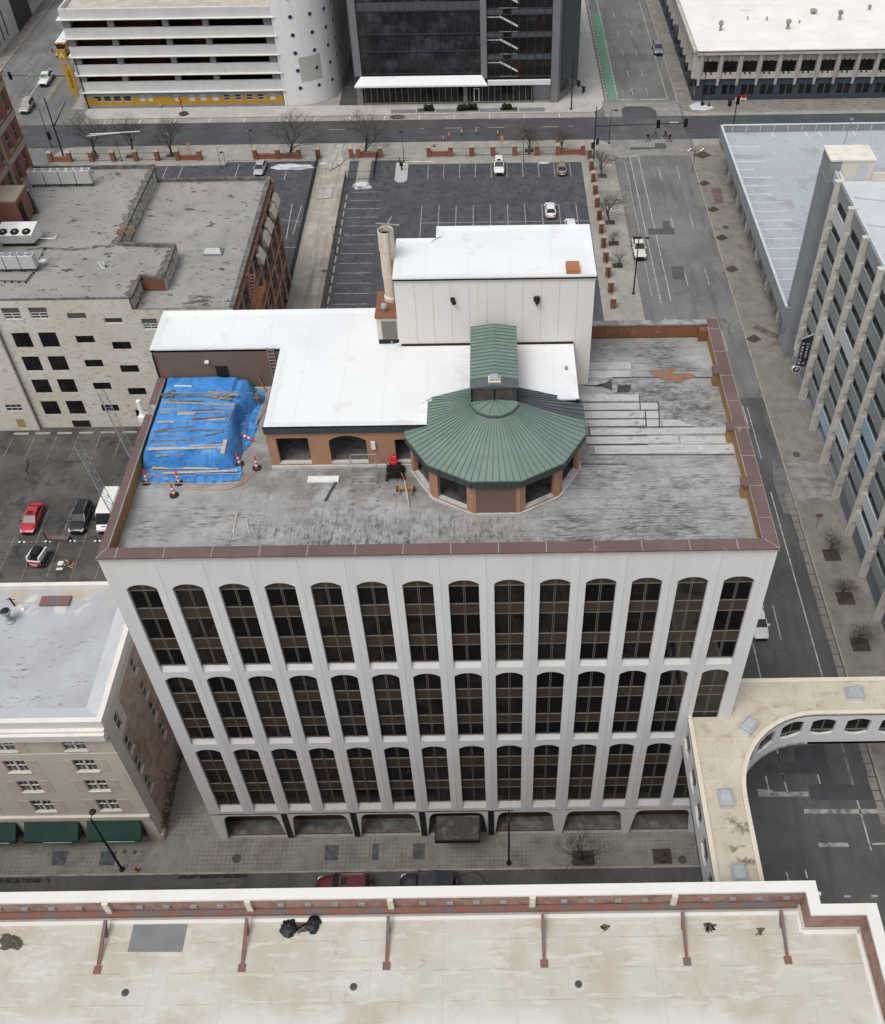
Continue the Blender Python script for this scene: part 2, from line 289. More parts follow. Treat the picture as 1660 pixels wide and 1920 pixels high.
K['near_brick'] = Mt('near_brick', (.25, .115, .09)).brick((.33, .17, .135), (.31, .265, .235), .22, .075, .014).noise((.16, .08, .065), .8, .45, .65, .7).noise((.45, .38, .34), 2.2, .6, .72, .5).m
K['stone_cap'] = plain('stone_cap', (.35, .29, .23), var=.2)
m = Mt('near_roof', (.44, .42, .365)).noise((.49, .475, .43), .2, .4, .62).noise((.385, .34, .265), .22, .47, .64, .75, off=2).noise((.32, .265, .2), .9, .58, .7, .65, vec=(1.8, .7, 1), det=10, rough=.75).noise((.54, .53, .49), .6, .55, .7, .7, off=14).noise((.25, .19, .13), 2.4, .66, .74, .7, vec=(1.5, .7, 1), det=6, off=6)
m.noise((.60, .60, .58), .13, .47, .52, .95, off=4, det=1, reg=(-20, 60, -60, -22.9, .9)).lines(0, 4.6, .05, (.4, .37, .32), .6, off=1).lines(1, 1.9, .05, (.33, .3, .25), .8, off=.9, brk=.6).noise((.2, .16, .11), 3.5, .64, .7, .75, vec=(.7, 1.5, 1), det=9, rough=.75, off=26).noise((.53, .52, .48), 1.1, .55, .6, .6, vec=(.4, 1.8, 1), det=6, off=33)
K['near_roof'] = m.bump(1.5, .2).m
K['near_cap'] = Mt('near_coping', (.66, .655, .625)).noise((.63, .62, .58), .4, .45, .7).m
K['rust_beam'] = Mt('rust_beam', (.2, .095, .075)).noise((.13, .12, .12), .9, .45, .58).m
m = Mt('bridge_roof', (.455, .405, .325)).noise((.515, .47, .39), .3, .4, .62).noise((.34, .27, .19), .9, .52, .7, .8).noise((.3, .24, .17), 2.6, .62, .72, .7).lines(0, 1.7, .05, (.6, .54, .43), .6, brk=.7, wob=.4).lines(1, 1.8, .05, (.6, .54, .43), .6, brk=.7, wob=.4).noise((.12, .10, .07), 1.2, .52, .62, .9, reg=(42, 44, -13.5, -8.5, .5), det=8)
K['bridge_roof'] = m.m
K['bridge_edge'] = plain('bridge_coping', (.59, .545, .455), var=.08)
m = Mt('deck_paint', (.32, .35, .385)).noise((.385, .42, .46), .1, .4, .6).noise((.33, .35, .385), .2, .47, .56, .8, det=7).noise((.28, .3, .33), .16, .58, .62, .8, off=8, det=3).noise((.45, .48, .52), 2, .5, .7, .5)
K['deck'] = m.m
K['garage_top'] = Mt('garage_top_paint', (.47, .49, .52)).noise((.52, .545, .575), .15, .4, .6).noise((.38, .4, .42), .6, .55, .72, .6).m
K['garage_grey'] = Mt('garage_grey', (.22, .235, .255)).noise((.25, .265, .285), .3, .4, .6).noise((.19, .2, .215), .4, .5, .7, .5, vec=(2, 2, .3)).m
K['panel_grey'] = Mt('panel_grey', (.235, .25, .255)).noise((.205, .22, .225), .3, .4, .7).m
K['panel_light'] = Mt('panel_light', (.45, .475, .51)).noise((.5, .525, .56), .3, .4, .7).m
K['panel_blue'] = Mt('panel_blue', (.27, .37, .45)).noise((.32, .42, .5), .3, .4, .7).m
K['fin'] = Mt('fin_concrete', (.52, .50, .46)).noise((.58, .56, .52), .4, .4, .65).noise((.33, .31, .28), .6, .5, .7, .6, vec=(2, 2, .3)).m
K['precast'] = Mt('precast', (.43, .415, .385)).noise((.48, .465, .435), .3, .4, .65).noise((.27, .255, .23), .5, .52, .72, .7, vec=(2, 2, .25)).m
K['navy'] = plain('navy_paint', (.05, .06, .08), var=.15)
m = Mt('white_roof_dirty', (.68, .665, .63)).noise((.73, .715, .69), .2, .4, .62).noise((.35, .33, .3), .5, .64, .7, .8, vec=(.25, 1.5, 1), det=7)
K['d_roof'] = m.m
K['slab_grey'] = Mt('slab_light', (.56, .565, .57)).noise((.51, .515, .52), .25, .4, .65).noise((.40, .40, .39), .6, .55, .75, .5, vec=(2, 2, .2)).m
K['gravel'] = Mt('gravel_roof', (.42, .385, .32)).noise((.34, .31, .26), 3, .45, .6).noise((.5, .47, .41), .4, .45, .6, .7).m
K['yellow'] = Mt('yellow_paint', (.43, .25, .03)).noise((.38, .21, .025), .4, .4, .65).m
K['yellow_dot'] = Mt('perforated_yellow', (.43, .25, .03)).lines(0, .22, .1, (.1, .06, .02), .6).m
K['red_dark'] = plain('red_interior', (.055, .014, .016), .8)
K['cyl'] = Mt('white_silo', (.72, .73, .735)).noise((.68, .69, .695), .2, .4, .65).lines(2, 1.64, .04, (.42, .42, .42), .5).noise((.44, .44, .43), .5, .55, .75, .5, vec=(2, 2, .2)).m
K['beige_patch'] = plain('beige_patch', (.43, .42, .39), var=.05)
K['porthole'] = Mt('porthole_glass', (.02, .035, .08), .1, 0, .5).m
K['cladding'] = Mt('grey_cladding', (.17, .175, .185), .6).noise((.19, .195, .205), .5, .4, .6).m
m = Mt('curtain_glass', (.02, .022, .026), .08, 0, .5).noise((.05, .055, .065), .28, .48, .6, .9, det=3, vec=(1, 1, 1.6)).noise((.012, .013, .015), .5, .5, .6, .8, off=7, det=2)
K['curtain'] = m.m
K['curtain2'] = Mt('curtain_glass_dark', (.012, .011, .011), .08, 0, .5).noise((.05, .016, .008), .5, .55, .68, .9, reg=(31, 38, 140, 160, .3)).m
K['spandrel_glass'] = plain('spandrel_glass', (.085, .09, .1), .15, var=.1)
K['wood'] = Mt('weathered_wood', (.33, .29, .245)).noise((.24, .21, .175), 3, .4, .65).m
K['wood_dark'] = Mt('dark_wood', (.19, .16, .135)).noise((.11, .095, .08), 3, .4, .65).m
K['wood_light'] = Mt('pale_wood', (.46, .42, .35)).noise((.35, .31, .26), 3, .4, .65).m
K['wood_brown'] = Mt('brown_boards', (.085, .048, .028)).lines('xy', .35, .05, (.02, .015, .01), .9).noise((.05, .035, .025), .6, .45, .6, .8).m
K['tarp'] = Mt('blue_tarp', (.045, .21, .52), .42, 0, .5).noise((.075, .27, .6), .9, .4, .6).noise((.025, .12, .37), 2.4, .5, .66, .8, vec=(1.4, .6, 1), det=8).bump(3.0, .7, (1.6, .4, 1)).m
K['cone_orange'] = plain('channelizer_orange', (.62, .05, .03), .5, var=.08)
K['cone_white'] = plain('reflective_white', (.7, .7, .68), .5, var=.05)
K['rubber'] = plain('black_rubber', (.02, .02, .02), .8)
K['bark'] = Mt('bark', (.06, .05, .044)).noise((.035, .03, .027), 3, .4, .6).m
K['bark_pale'] = Mt('bark_pale', (.11, .09, .077)).noise((.07, .058, .05), 3, .4, .6).m
K['awning'] = Mt('green_awning', (.008, .035, .03), .7).noise((.012, .045, .038), .5, .4, .65).m
K['snow'] = Mt('dirty_snow', (.52, .54, .56), .6).noise((.4, .41, .41), 1.2, .5, .7, .8).m
K['red'] = plain('red_paint', (.45, .012, .018), .35, var=.05, spec=.5)
K['shrub'] = plain('shrub', (.03, .035, .02), .9, var=.4)
K['tyre'] = plain('tyre', (.018, .018, .018), .8, var=0)
K['rim'] = plain('rim', (.3, .3, .31), .35, .6, var=0)
K['headlight'] = plain('headlight', (.6, .6, .62), .15, var=0, spec=.6)
K['taillight'] = plain('taillight', (.3, .01, .01), .25, var=0, spec=.5)
K['carglass'] = plain('car_glass', (.02, .024, .028), .12, var=0, spec=.35)
K['dirty_hatch'] = plain('skylight_dome', (.36, .38, .405), .4, var=.2)
K['orange_cord'] = plain('orange_cord', (.6, .25, .08), .6, var=.1)
def paint(name, c, rough=.28):
    m = Mt(name, c, rough, 0, .5); m.b.inputs['Coat Weight'].default_value = .5; m.b.inputs['Coat Roughness'].default_value = .1; return m.m

# wall maker: F(u, v, d) -> point
def wallF(o, ud, nd):
    o = Vector(o); ud = Vector(ud); nd = Vector(nd)
    return lambda u, v, d=0: o + ud * u + nd * d + Vector((0, 0, v))
def arch_cell(mb, F, ua, ub, va, vb, o0, o1, ob, sp, ap, dep, n=12, sill=0, ridge=0, pw=2.4):
    q = lambda *p: mb.poly(p)
    q(F(ua, va, -ridge), F(o0, va), F(o0, vb), F(ua, vb, -ridge)); q(F(o1, va), F(ub, va, -ridge), F(ub, vb, -ridge), F(o1, vb))
    if ob - sill > va: q(F(o0, va), F(o1, va), F(o1, ob - sill), F(o0, ob - sill))
    cur = []
    for i in range(n + 1):
        s_ = 2 * i / n - 1
        if pw > 4: s_ = math.copysign(1 - (1 - abs(s_)) ** 1.6 if 0 else abs(s_), s_)
        cur.append((o0 + (o1 - o0) * (s_ + 1) / 2, sp + (ap - sp) * (1 - abs(s_) ** pw)))
    for (a, b) in zip(cur, cur[1:]):
        q(F(a[0], a[1]), F(b[0], b[1]), F(b[0], vb), F(a[0], vb)); q(F(a[0], a[1]), F(b[0], b[1]), F(b[0], b[1], dep), F(a[0], a[1], dep))
    q(F(o0, ob - sill), F(o0, sp), F(o0, sp, dep), F(o0, ob, dep)); q(F(o1, ob - sill), F(o1, sp), F(o1, sp, dep), F(o1, ob, dep))
    q(F(o0, ob - sill), F(o1, ob - sill), F(o1, ob, dep), F(o0, ob, dep))
    return cur
def wall_holes(mb, F, u0, u1, v0, v1, holes, dep):
    us = sorted(set([u0, u1] + [h[0] for h in holes] + [h[1] for h in holes])); vs = sorted(set([v0, v1] + [h[2] for h in holes] + [h[3] for h in holes]))
    us = [u for u in us if u0 <= u <= u1]; vs = [v for v in vs if v0 <= v <= v1]
    for a, b in zip(us, us[1:]):
        for c, d in zip(vs, vs[1:]):
            mu, mv = (a + b) / 2, (c + d) / 2
            if any(h[0] < mu < h[1] and h[2] < mv < h[3] for h in holes): continue
            mb.poly([F(a, c), F(b, c), F(b, d), F(a, d)])
    for h in holes:
        a, b, c, d = max(h[0], u0), min(h[1], u1), h[2], h[3]
        for p, q_ in (((a, c), (b, c)), ((b, c), (b, d)), ((b, d), (a, d)), ((a, d), (a, c))):
            mb.poly([F(*p), F(*q_), F(*q_, dep), F(*p, dep)])
def fbox(mb, F, u0, u1, v0, v1, d0, d1):
    mb.hexa([F(u0, v0, d0), F(u1, v0, d0), F(u1, v0, d1), F(u0, v0, d1)], [F(u0, v1, d0), F(u1, v1, d0), F(u1, v1, d1), F(u0, v1, d1)])
def window_part(F, u0, u1, v0, v1, dep, parent, glass, frame, nu=2, nv=2, fw=.06, sill=None, name='window'):
    g = MB(); fbox(g, F, u0, u1, v0, v1, dep - .03, dep + .03); wo = g.build(name, glass, parent)
    f = MB()
    for i in range(nu + 1): u = u0 + (u1 - u0) * i / nu; u = min(max(u, u0 + fw / 2), u1 - fw / 2); fbox(f, F, u - fw / 2, u + fw / 2, v0, v1, dep - .09, dep - .032)
    for i in range(nv + 1): v = v0 + (v1 - v0) * i / nv; v = min(max(v, v0 + fw / 2), v1 - fw / 2); fbox(f, F, u0, u1, v - fw / 2, v + fw / 2, dep - .10, dep - .034)
    f.build('frame', frame, wo)
    if sill: s_ = MB(); fbox(s_, F, u0 - .1, u1 + .1, v0 - .14, v0 - .002, -.1, dep); s_.build('sill', sill, wo)
    return wo
def text_mesh(name, body, size, origin, ux, uy, mat, parent, ext=.02, align='CENTER'):
    cu = bpy.data.curves.new(name, 'FONT'); cu.body = body; cu.size = size; cu.extrude = ext; cu.align_x = align; cu.align_y = 'CENTER'
    ob = bpy.data.objects.new(name + '_tmp', cu); COL.objects.link(ob)
    dg = bpy.context.evaluated_depsgraph_get(); me = bpy.data.meshes.new_from_object(ob.evaluated_get(dg)); bpy.data.objects.remove(ob)
    ux = Vector(ux).normalized(); uy = Vector(uy).normalized(); uz = ux.cross(uy); off = OFF.get(parent.name, Vector()) if parent else Vector()
    M4 = Matrix(((ux.x, uy.x, uz.x, origin[0] - off.x), (ux.y, uy.y, uz.y, origin[1] - off.y), (ux.z, uy.z, uz.z, origin[2] - off.z), (0, 0, 0, 1)))
    me.transform(M4); me.materials.clear(); me.materials.append(mat); me.name = name
    o = bpy.data.objects.new(name, me); COL.objects.link(o); o.parent = parent; OFF[o.name] = off; return o
ORD = ['first', 'second', 'third', 'fourth', 'fifth', 'sixth', 'seventh', 'eighth', 'ninth', 'tenth', 'eleventh', 'twelfth', 'thirteenth', 'fourteenth', 'fifteenth', 'sixteenth', 'seventeenth', 'eighteenth', 'nineteenth', 'twentieth', 'twenty-first', 'twenty-second', 'twenty-third', 'twenty-fourth', 'twenty-fifth', 'twenty-sixth', 'twenty-seventh', 'twenty-eighth', 'twenty-ninth', 'thirtieth', 'thirty-first', 'thirty-second', 'thirty-third', 'thirty-fourth', 'thirty-fifth', 'thirty-sixth']
# ---------------------------------------------------------------- ground, roads, pavements
def sheet(name, polys, z, mat, h=0):
    b = MB()
    for p in polys:
        if h: b.prism(p, z - h, z)
        else: b.poly([(x, y, z) for x, y in p])
    return b.build(name, mat, kind='structure')
rc = lambda x0, x1, y0, y1: [(x0, y0), (x1, y0), (x1, y1), (x0, y1)]
def rounded(x0, x1, y0, y1, r, corners):
    'rectangle with some corners rounded; corners is a subset of sw se ne nw'
    out = []
    for nm, cx, cy, a0 in (('sw', x0, y0, 180), ('se', x1, y0, 270), ('ne', x1, y1, 0), ('nw', x0, y1, 90)):
        if nm in corners:
            ccx = cx + r if 'w' in nm else cx - r; ccy = cy + r if 's' in nm else cy - r
            for i in range(9): t = R(a0 + i * 90 / 8); out.append((ccx + r * math.cos(t), ccy + r * math.sin(t)))
        else: out.append((cx, cy))
    return out
sheet('ground', [rc(-900, 900, -900, 900)], -.03, K['concrete'])
sheet('east_street', [rc(44.8, 63.2, -140, 400)], -.012, K['asphalt_old'])
sheet('east_street_lower_asphalt', [rc(44.8, 63.2, -140, 62)], -.008, K['asphalt_mid'])
sheet('west_street', [rc(-76, -52, -140, 400)], -.012, K['asphalt_old'])
sheet('north_street', [rc(-250, 250, 136.2, 145.6)], -.004, K['asphalt_new'])
sheet('south_street', [rc(-250, 250, -12.4, -3.2)], -.004, K['asphalt_mid'])
sheet('crossing_apron', [rc(48, 62.6, 130, 136.2), rc(48, 62.6, 145.6, 152)], -.0035, Mt('apron', (.2, .195, .185)).noise((.25, .245, .23), .3, .4, .6).noise((.14, .14, .135), .9, .5, .7, .7).m)
sheet('north_parking_lane', [rc(-52, 46, 145.6, 147.6)], .0, Mt('lane_concrete', (.27, .26, .24)).noise((.33, .32, .3), .3, .4, .65).noise((.18, .17, .16), .7, .5, .7, .7, vec=(.2, 1, 1)).lines(0, 6.7, .2, (.55, .55, .53), .8, off=1).m)
# raised pavements
sheet('north_pavement', [rounded(-52.6, 47.9, 147.6, 152.0, 3, ['se', 'sw']), rc(39.5, 48.3, 152.0, 330)], .12, K['concrete_new'], .15)
sheet('north_pavement_east', [rounded(62.6, 300, 147.0, 151.8, 3, ['sw']), rc(62.6, 65.6, 151.8, 330)], .12, K['concrete_warm'], .15)
sheet('lot_pavement', [rounded(-53.5, 48.1, 130.2, 136.1, 3, ['ne', 'nw'])], .12, K['concrete'], .15)
sheet('east_pavement_lot', [rc(43.6, 48.1, 25, 130.2)], .12, K['concrete'], .15)
sheet('east_pavement_office', [rc(44.0, 48.1, -3.2, 25)], .12, K['concrete'], .15)
sheet('garage_pavement', [rounded(62.1, 70.5, -2.5, 133.6, 3, ['nw'])], .12, K['concrete_warm'], .15)
sheet('garage_north_pavement', [rc(68, 260, 131, 136)], .12, K['concrete_warm'], .15)
sheet('south_pavement', [rc(-250, 44.6, -3.25, .02), rc(-5.2, -.02, .02, 14)], .12, K['paver'], .15)
sheet('near_pavement', [rc(-250, 46.2, -15.5, -12.4)], .12, K['concrete_warm'], .15)
sheet('west_pavement', [rc(-78.6, -75.6, -140, 400)], .12, K['concrete_warm'], .15)
sheet('west_pavement_garage', [rc(-55.6, -52.6, 152, 330)], .12, K['concrete'], .15)
sheet('corner_wash', [[(66.0, 151.0), (64.6, 149.6), (64.9, 147.9), (67.4, 147.4), (69.2, 148.3), (68.9, 149.6), (67.2, 149.9), (66.9, 151.2)]], .126, K['snow'])
# kerb lines (real stone kerbs along the pavements)
kb = MB()
for x, y0, y1 in ((48.1, 25, 129.5), (62.05, 1, 131), (62.55, 151, 330), (48.4, 152, 330), (-55.7, 156, 330), (-75.55, 140, 330)): kb.box(x - .08, x + .08, y0, y1, -.1, .135)
for y, x0, x1 in ((-3.3, -200, 44), (136.15, -50, 45), (147.55, -49, 45), (146.95, 66, 200)): kb.box(x0, x1, y - .08, y + .08, -.1, .135)
kb.build('kerb', K['kerb'], kind='structure')
# lots and alley
sheet('main_parking_lot', [rc(.7, 43.0, 25, 129.6)], .0, K['asphalt_lot'])
sheet('side_parking_lot', [rc(-45, -5.0, 90.2, 129.8)], .0, K['asphalt_lot'])
sheet('service_alley', [rc(-4.8, .6, 25, 131)], .008, K['alley'])
sheet('west_parking_lot', [rc(-70, -.4, 14.4, 57.9)], .0, K['asphalt_worn'])
sheet('lot_kerb_strip', [rc(42.2, 43.6, 25, 127.85), rc(11.4, 43.6, 127.9, 130.2), rc(-45, -21.5, 128.6, 130.2), rc(2.3, 4.6, 119.6, 130.2)], .05, K['concrete'])
sheet('alley_frost', [[(-3.6, 116), (-1.4, 116.4), (-1.2, 120), (-3.9, 120)], [(-3.9, 127), (-2.6, 126), (-1.0, 128), (.2, 131.2), (2.5, 133.6), (1.2, 135.9), (-3.6, 135.7), (-4.6, 132)]], .131, Mt('frosty_concrete', (.33, .31, .28)).noise((.44, .43, .42), .7, .45, .65).noise((.24, .22, .2), .8, .5, .62, .9, vec=(2, .3, 1)).m)
def strips(name, segs, mat, z, wd=.12, kind='structure'):
    b = MB()
    for s_ in segs:
        (x0, y0), (x1, y1) = s_[0], s_[1]; w2 = (s_[2] if len(s_) > 2 else wd) / 2
        d = Vector((x1 - x0, y1 - y0)); d.normalize(); n = Vector((-d.y, d.x)) * w2
        b.poly([(x0 - n.x, y0 - n.y, z), (x1 - n.x, y1 - n.y, z), (x1 + n.x, y1 + n.y, z), (x0 + n.x, y0 + n.y, z)])
    return b.build(name, mat, kind=kind)
g2 = lambda px, py, z=0: tuple(G(px, py, z))[:2]
S = []
# main lot stalls: north row, middle double row, west row
for i in range(10): S.append(((17.65 + 2.8 * i - 2.8, 122.8), (17.65 + 2.8 * i - 2.8, 127.8)))
S.append(((14.2, 107.9), (43, 107.9)))
for i in range(11): S.append(((14.25 + 2.89 * i, 102.3), (14.25 + 2.89 * i, 113.5)))
for i in range(5): S.append(((37 + 2.9 * (i - 2), 84), (37 + 2.9 * (i - 2), 89.5)))
for i in range(20):
    y = 118.4 - 2.78 * i
    if y > 60: S.append(((1.9, y), (7.1, y - .05)))
S.append(((36, 92.5), (43, 92.6)))
strips('parking_stall_lines', S, Mt('lot_line', (.36, .36, .36)).noise((.12, .12, .125), 1.5, .45, .68, .9).m, .006, .12)
S = []
for i in range(6): S.append(((-43 + 2.75 * i, 123.3), (-43 + 2.75 * i, 128.4)))
for p in (((165, 0), (0, 0)),): pass
S += [((-15.9, 123.6), (-15.9, 129)), ((-19.2, 123.6), (-19.2, 129)), (g2(533, 337), g2(537, 320)), (g2(548, 382), g2(537, 448)), (g2(528, 412), g2(566, 415)), (g2(566, 384), g2(549, 440)), ((-12.5, 95), (-12.5, 100)), ((-9, 101), (-5.6, 101))]
strips('side_lot_lines', S, K['paint'], .006, .11)
S = [((-60, 37.6), (-1, 37.55))]
for i in range(10):
    x = -31.1 + 4.25 * 0 + 2.82 * i - 14.1
    S.append(((x, 31.3), (x + .0, 42.9)))
for i in range(12):
    x = -36.9 + 2.83 * i - 5.6; S.append(((x, 51.5), (x, 56.3)))
strips('west_lot_lines', S, Mt('faint_line', (.2, .195, .185)).noise((.08, .078, .075), 1.2, .42, .6).m, .006, .12)
b = MB()
for i in range(11): x = -36.9 + 2.83 * i - 5.2; b.box(x + .5, x + 2.3, 56.6, 56.85, 0, .14)
b.build('wheel_stop', K['paint'], label='row of pale concrete wheel stops below the cream building wall', cat='wheel stops', kind='stuff') if 0 else None
# east street markings
S = []
S += [((51.05, 84), (51.05, 129.9), .13), ((52.62, 84.5), (52.62, 129.9), .13), ((49.9, 86), (49.9, 96), .08), ((50.0, 104), (50.0, 128), .08), ((48.9, 129.9), (52.6, 129.9), .3)]
for y in (121, 104.5, 88.5, 72, 55.5): S += [((55.72, y), (55.72, y + 4.6)), ((58.98, y + .3), (58.98, y + 4.9))]
S += [((52.6, 78.5), (52.6, 80.2)), ((51.2, 79), (51.2, 80.4))]
for y in (155, 163.5, 174, 184, 194.5, 205, 215): S += [((54.3, y), (54.3, y + 3)), ((57.2, y), (57.2, y + 3))]
S += [((60.85, 152.5), (60.85, 260), .13), ((48.85, 152.8), (48.95, 260), .13), ((51.1, 152.8), (51.25, 260), .13)]
S += [((51.6, 152.9), (54.6, 152.9), .3), ((55.4, 152.9), (60.7, 152.9), .35), ((52.4, 150.9), (60.8, 150.9), .15), ((57.5, 148.6), (64, 148.4), .15)]
S += [((59.5, -2), (59.5, 44), .13), ((59.5, 50), (59.5, 60), .1), ((53.05, 5), (53.1, 21.3), .12), ((56.2, 21.8), (56.25, 26.5)), ((56.2, 12), (56.2, 17)), ((57.5, 64), (57.5, 68)), ((55.7, 39), (55.7, 44))]
strips('east_street_lines', S, K['paint'], -.002)
Z7 = lambda x, y: g2(1240 + x * .253, 1240 + y * .253)
S = [(Z7(1340, 612), Z7(1425, 915)), (Z7(868, 690), Z7(882, 750)), (Z7(900, 835), Z7(935, 965)), (Z7(1160, 838), Z7(1182, 908)), (Z7(775, 850), Z7(800, 960)), (Z7(928, 1560), Z7(948, 1632)), (Z7(1068, 1545), Z7(1085, 1608)), (Z7(1575, 600), Z7(1650, 830))]
strips('lower_lane_lines', S, K['paint'], -.002, .13)
S = [(Z7(1060, 1112), Z7(1660, 1112), .45), (Z7(1170, 1360), Z7(1390, 1360), .4), (Z7(1560, 1355), Z7(1660, 1352), .2), (Z7(720, 985), Z7(1095, 985), .5), (Z7(710, 955), Z7(830, 962), .2)]
strips('lower_crosswalk', S, K['paint_faint'], -.002)
# west street markings
S = [((-62.0, 156), (-62.0, 240), .2), ((-61.6, 156), (-61.6, 240), .12)]
strips('west_street_centre_line', S, K['paint_yellow'], -.002)
strips('west_street_lines', [((-65.8, 158), (-65.8, 172), .18), ((-65.8, 180), (-65.8, 190), .15), ((-69, 177), (-69, 180)), ((-69, 187), (-69, 190)), ((-69, 167), (-69, 170))], K['paint'], -.002)
# north street markings
S = [((x, 141.9), (x + 3.2, 141.9), .14) for x in (-4.5, 17.4, 25.5, 35.6)] + [((23.2, 142), (24, 142)), ((40.7, 142), (41.6, 142)), ((-20, 142), (-19.2, 142)), ((12.8, 141.9), (13.5, 141.9))]
S += [((-13, 146.2), (-10.5, 146.2), .2), ((-35.5, 141.5), (-34.6, 141.5)), ((-44, 141.7), (-43.2, 141.7))]
strips('north_street_lines', S, K['paint'], .001)
sheet('bike_lane', [rc(49.35, 51.0, 153.1, 197)], -.005, K['green'])
S = []
y = 156
while y < 200: S += [((48.95, y), (49.3, y), .5), ((51.0, y), (51.35, y), .5)]; y += 1.6
strips('bike_lane_dashes', S, Mt('bike_dash', (.33, .42, .36)).noise((.15, .2, .17), 2, .5, .65).m, .0)
sheet('buffer_strip', [rc(48.45, 48.85, 153, 200)], -.004, Mt('buffer', (.13, .1, .09)).noise((.09, .075, .07), 1, .4, .6).m)
# asphalt patches
Z6 = lambda x, y: g2(1100 + x * .3373, 220 + y * .3373)
P6 = [[(343, 617), (425, 617), (425, 575), (462, 577), (465, 610), (490, 617), (490, 650), (345, 650)], [(470, 828), (540, 828), (552, 903), (482, 900)], [(240, 165), (380, 165), (378, 142), (440, 142), (446, 173), (245, 180)]]
sheet('road_patches', [[Z6(*p) for p in q] for q in P6], -.0015, K['patch2'])
Z3 = lambda x, y: g2(1060 + x * .3614, y * .3614)
sheet('junction_patch', [[Z3(*p) for p in [(292, 570), (310, 553), (380, 550), (440, 553), (470, 572), (478, 602), (472, 614), (300, 614)]]], -.0015, K['asphalt_new'])
sheet('junction_grey', [[(48.3, 136.3), (62.4, 136.3), (62.4, 145.4), (48.3, 145.4)]], -.0018, Mt('junction_asphalt', (.075, .076, .08)).noise((.10, .10, .10), .2, .4, .6).noise((.13, .128, .12), .5, .54, .66, .6, vec=(1, .2, 1)).m)
P7 = [[(985, 640), (1200, 612), (1240, 790), (1275, 915), (1660, 912), (1660, 1030), (1115, 1030), (1090, 915), (1185, 910), (1165, 835), (760, 828), (780, 752), (990, 750)]]
sheet('dark_patch', [[Z7(*p) for p in q] for q in P7], -.0015, K['patch'])
sheet('wet_kerb_patch', [[(60.3, 40.5), (61.9, 40), (62.0, 48), (60.9, 50), (60.2, 46)]], -.0016, Mt('chalky', (.15, .152, .153)).noise((.11, .11, .11), 1, .45, .62).m)
sheet('chalky_walk', [[(62.3, 42), (66.8, 42.3), (66.8, 49.5), (62.2, 49)]], .125, Mt('chalky2', (.26, .26, .255)).noise((.19, .185, .175), .7, .42, .6).noise((.1, .098, .095), .5, .52, .64, .8, vec=(.4, 1.2, 1)).m)
# gutters broken strip on the lower kerb, dark stain by the south kerb
b = MB(); y = 0.5
while y < 44: L = random.uniform(.9, 1.9); b.box(61.15 + random.uniform(-.05, .05), 61.85, y, y + L, -.02, .004 + random.uniform(0, .004)); y += L + .12
b.build('gutter_slabs', K['concrete_warm'], kind='structure')
sheet('gutter_stain', [[(-3.3, -3.75), (2.8, -3.75), (3.3, -3.5), (2.9, -3.38), (-3, -3.4)], [(-22, -3.9), (-14.5, -3.9), (-14.8, -3.5), (-22, -3.45)]], .002, Mt('gutter_wet', (.025, .023, .022)).noise((.08, .075, .07), 2, .5, .6).m)
# tree pits, grates, manholes, walk panels
def pits(name, rects, mat, z=.128): return sheet(name, [rc(*r) for r in rects], z, mat)
pits('tree_pits', [(32.3, 34.3, -3.1, -1.7), (39.6, 41.3, -3.05, -1.6)] + [(64.4 - .95, 64.4 + .95, y - .9, y + .9) for y in (33.6, 27.2, 20.9)] + [(45.5 - .8, 45.5 + .8, y - .7, y + .7) for y in (122.6, 107, 100.6, 94.2)] + [(x - .8, x + .8, 131.6, 133.0) for x in (-46, -39.5, -32.2, -10.4, 3.3, 33, 39.2)], K['dirt'])
def diamond(x, y, r): return [(x - r, y), (x - r * .1, y - r * .8), (x + r, y - r * .1), (x + r * .3, y + r)]
sheet('diamond_tree_pits', [diamond(*p, 1.15) for p in (g2(1320, 345), g2(1337, 394), g2(1353, 447), g2(1372, 506), g2(1413, 637))] + [diamond(*g2(1317, 292), 1.7)], .128, K['dirt'])
sheet('brick_paving_bands', [[Z6(*p) for p in [(920, 1175), (950, 1155), (1070, 1215), (1065, 1240)]], [Z6(*p) for p in [(1015, 1275), (1060, 1240), (1080, 1275)]], [Z6(*p) for p in [(690, 395), (745, 395), (765, 478), (715, 485)]]], .128, Mt('brick_band', (.17, .12, .1)).noise((.1, .08, .07), 1, .4, .6).m)
Zs = lambda x, y: g2(400 + x * .5663, 1480 + y * .5656)
sheet('vault_covers', [[Zs(*p) for p in q] for q in ([(372, 187), (418, 187), (414, 238), (368, 238)], [(528, 183), (549, 183), (547, 237), (526, 237)], [(662, 182), (702, 182), (700, 235), (660, 235)])] + [[g2(100, 1597), g2(130, 1597), g2(122, 1624), g2(97, 1624)], [g2(190, 1597), g2(220, 1597), g2(214, 1624), g2(186, 1624)]], .128, Mt('vault_cover', (.10, .11, .12)).noise((.06, .065, .07), 2, .4, .6).lines(0, .3, .03, (.05, .05, .05), .6).m)
def manhole(px, py, r, mat, z=.0, lab=None):
    c = G(px, py, z); b = MB(); b.lathe((c.x, c.y, z), [(r, .0), (r, .02), (r * .85, .024), (r * .8, .018)], 20)
    return b.build('manhole_cover', mat, label=lab, cat='manhole cover', group='manhole covers in the streets')
iron = plain('cast_iron', (.075, .07, .065), .6)
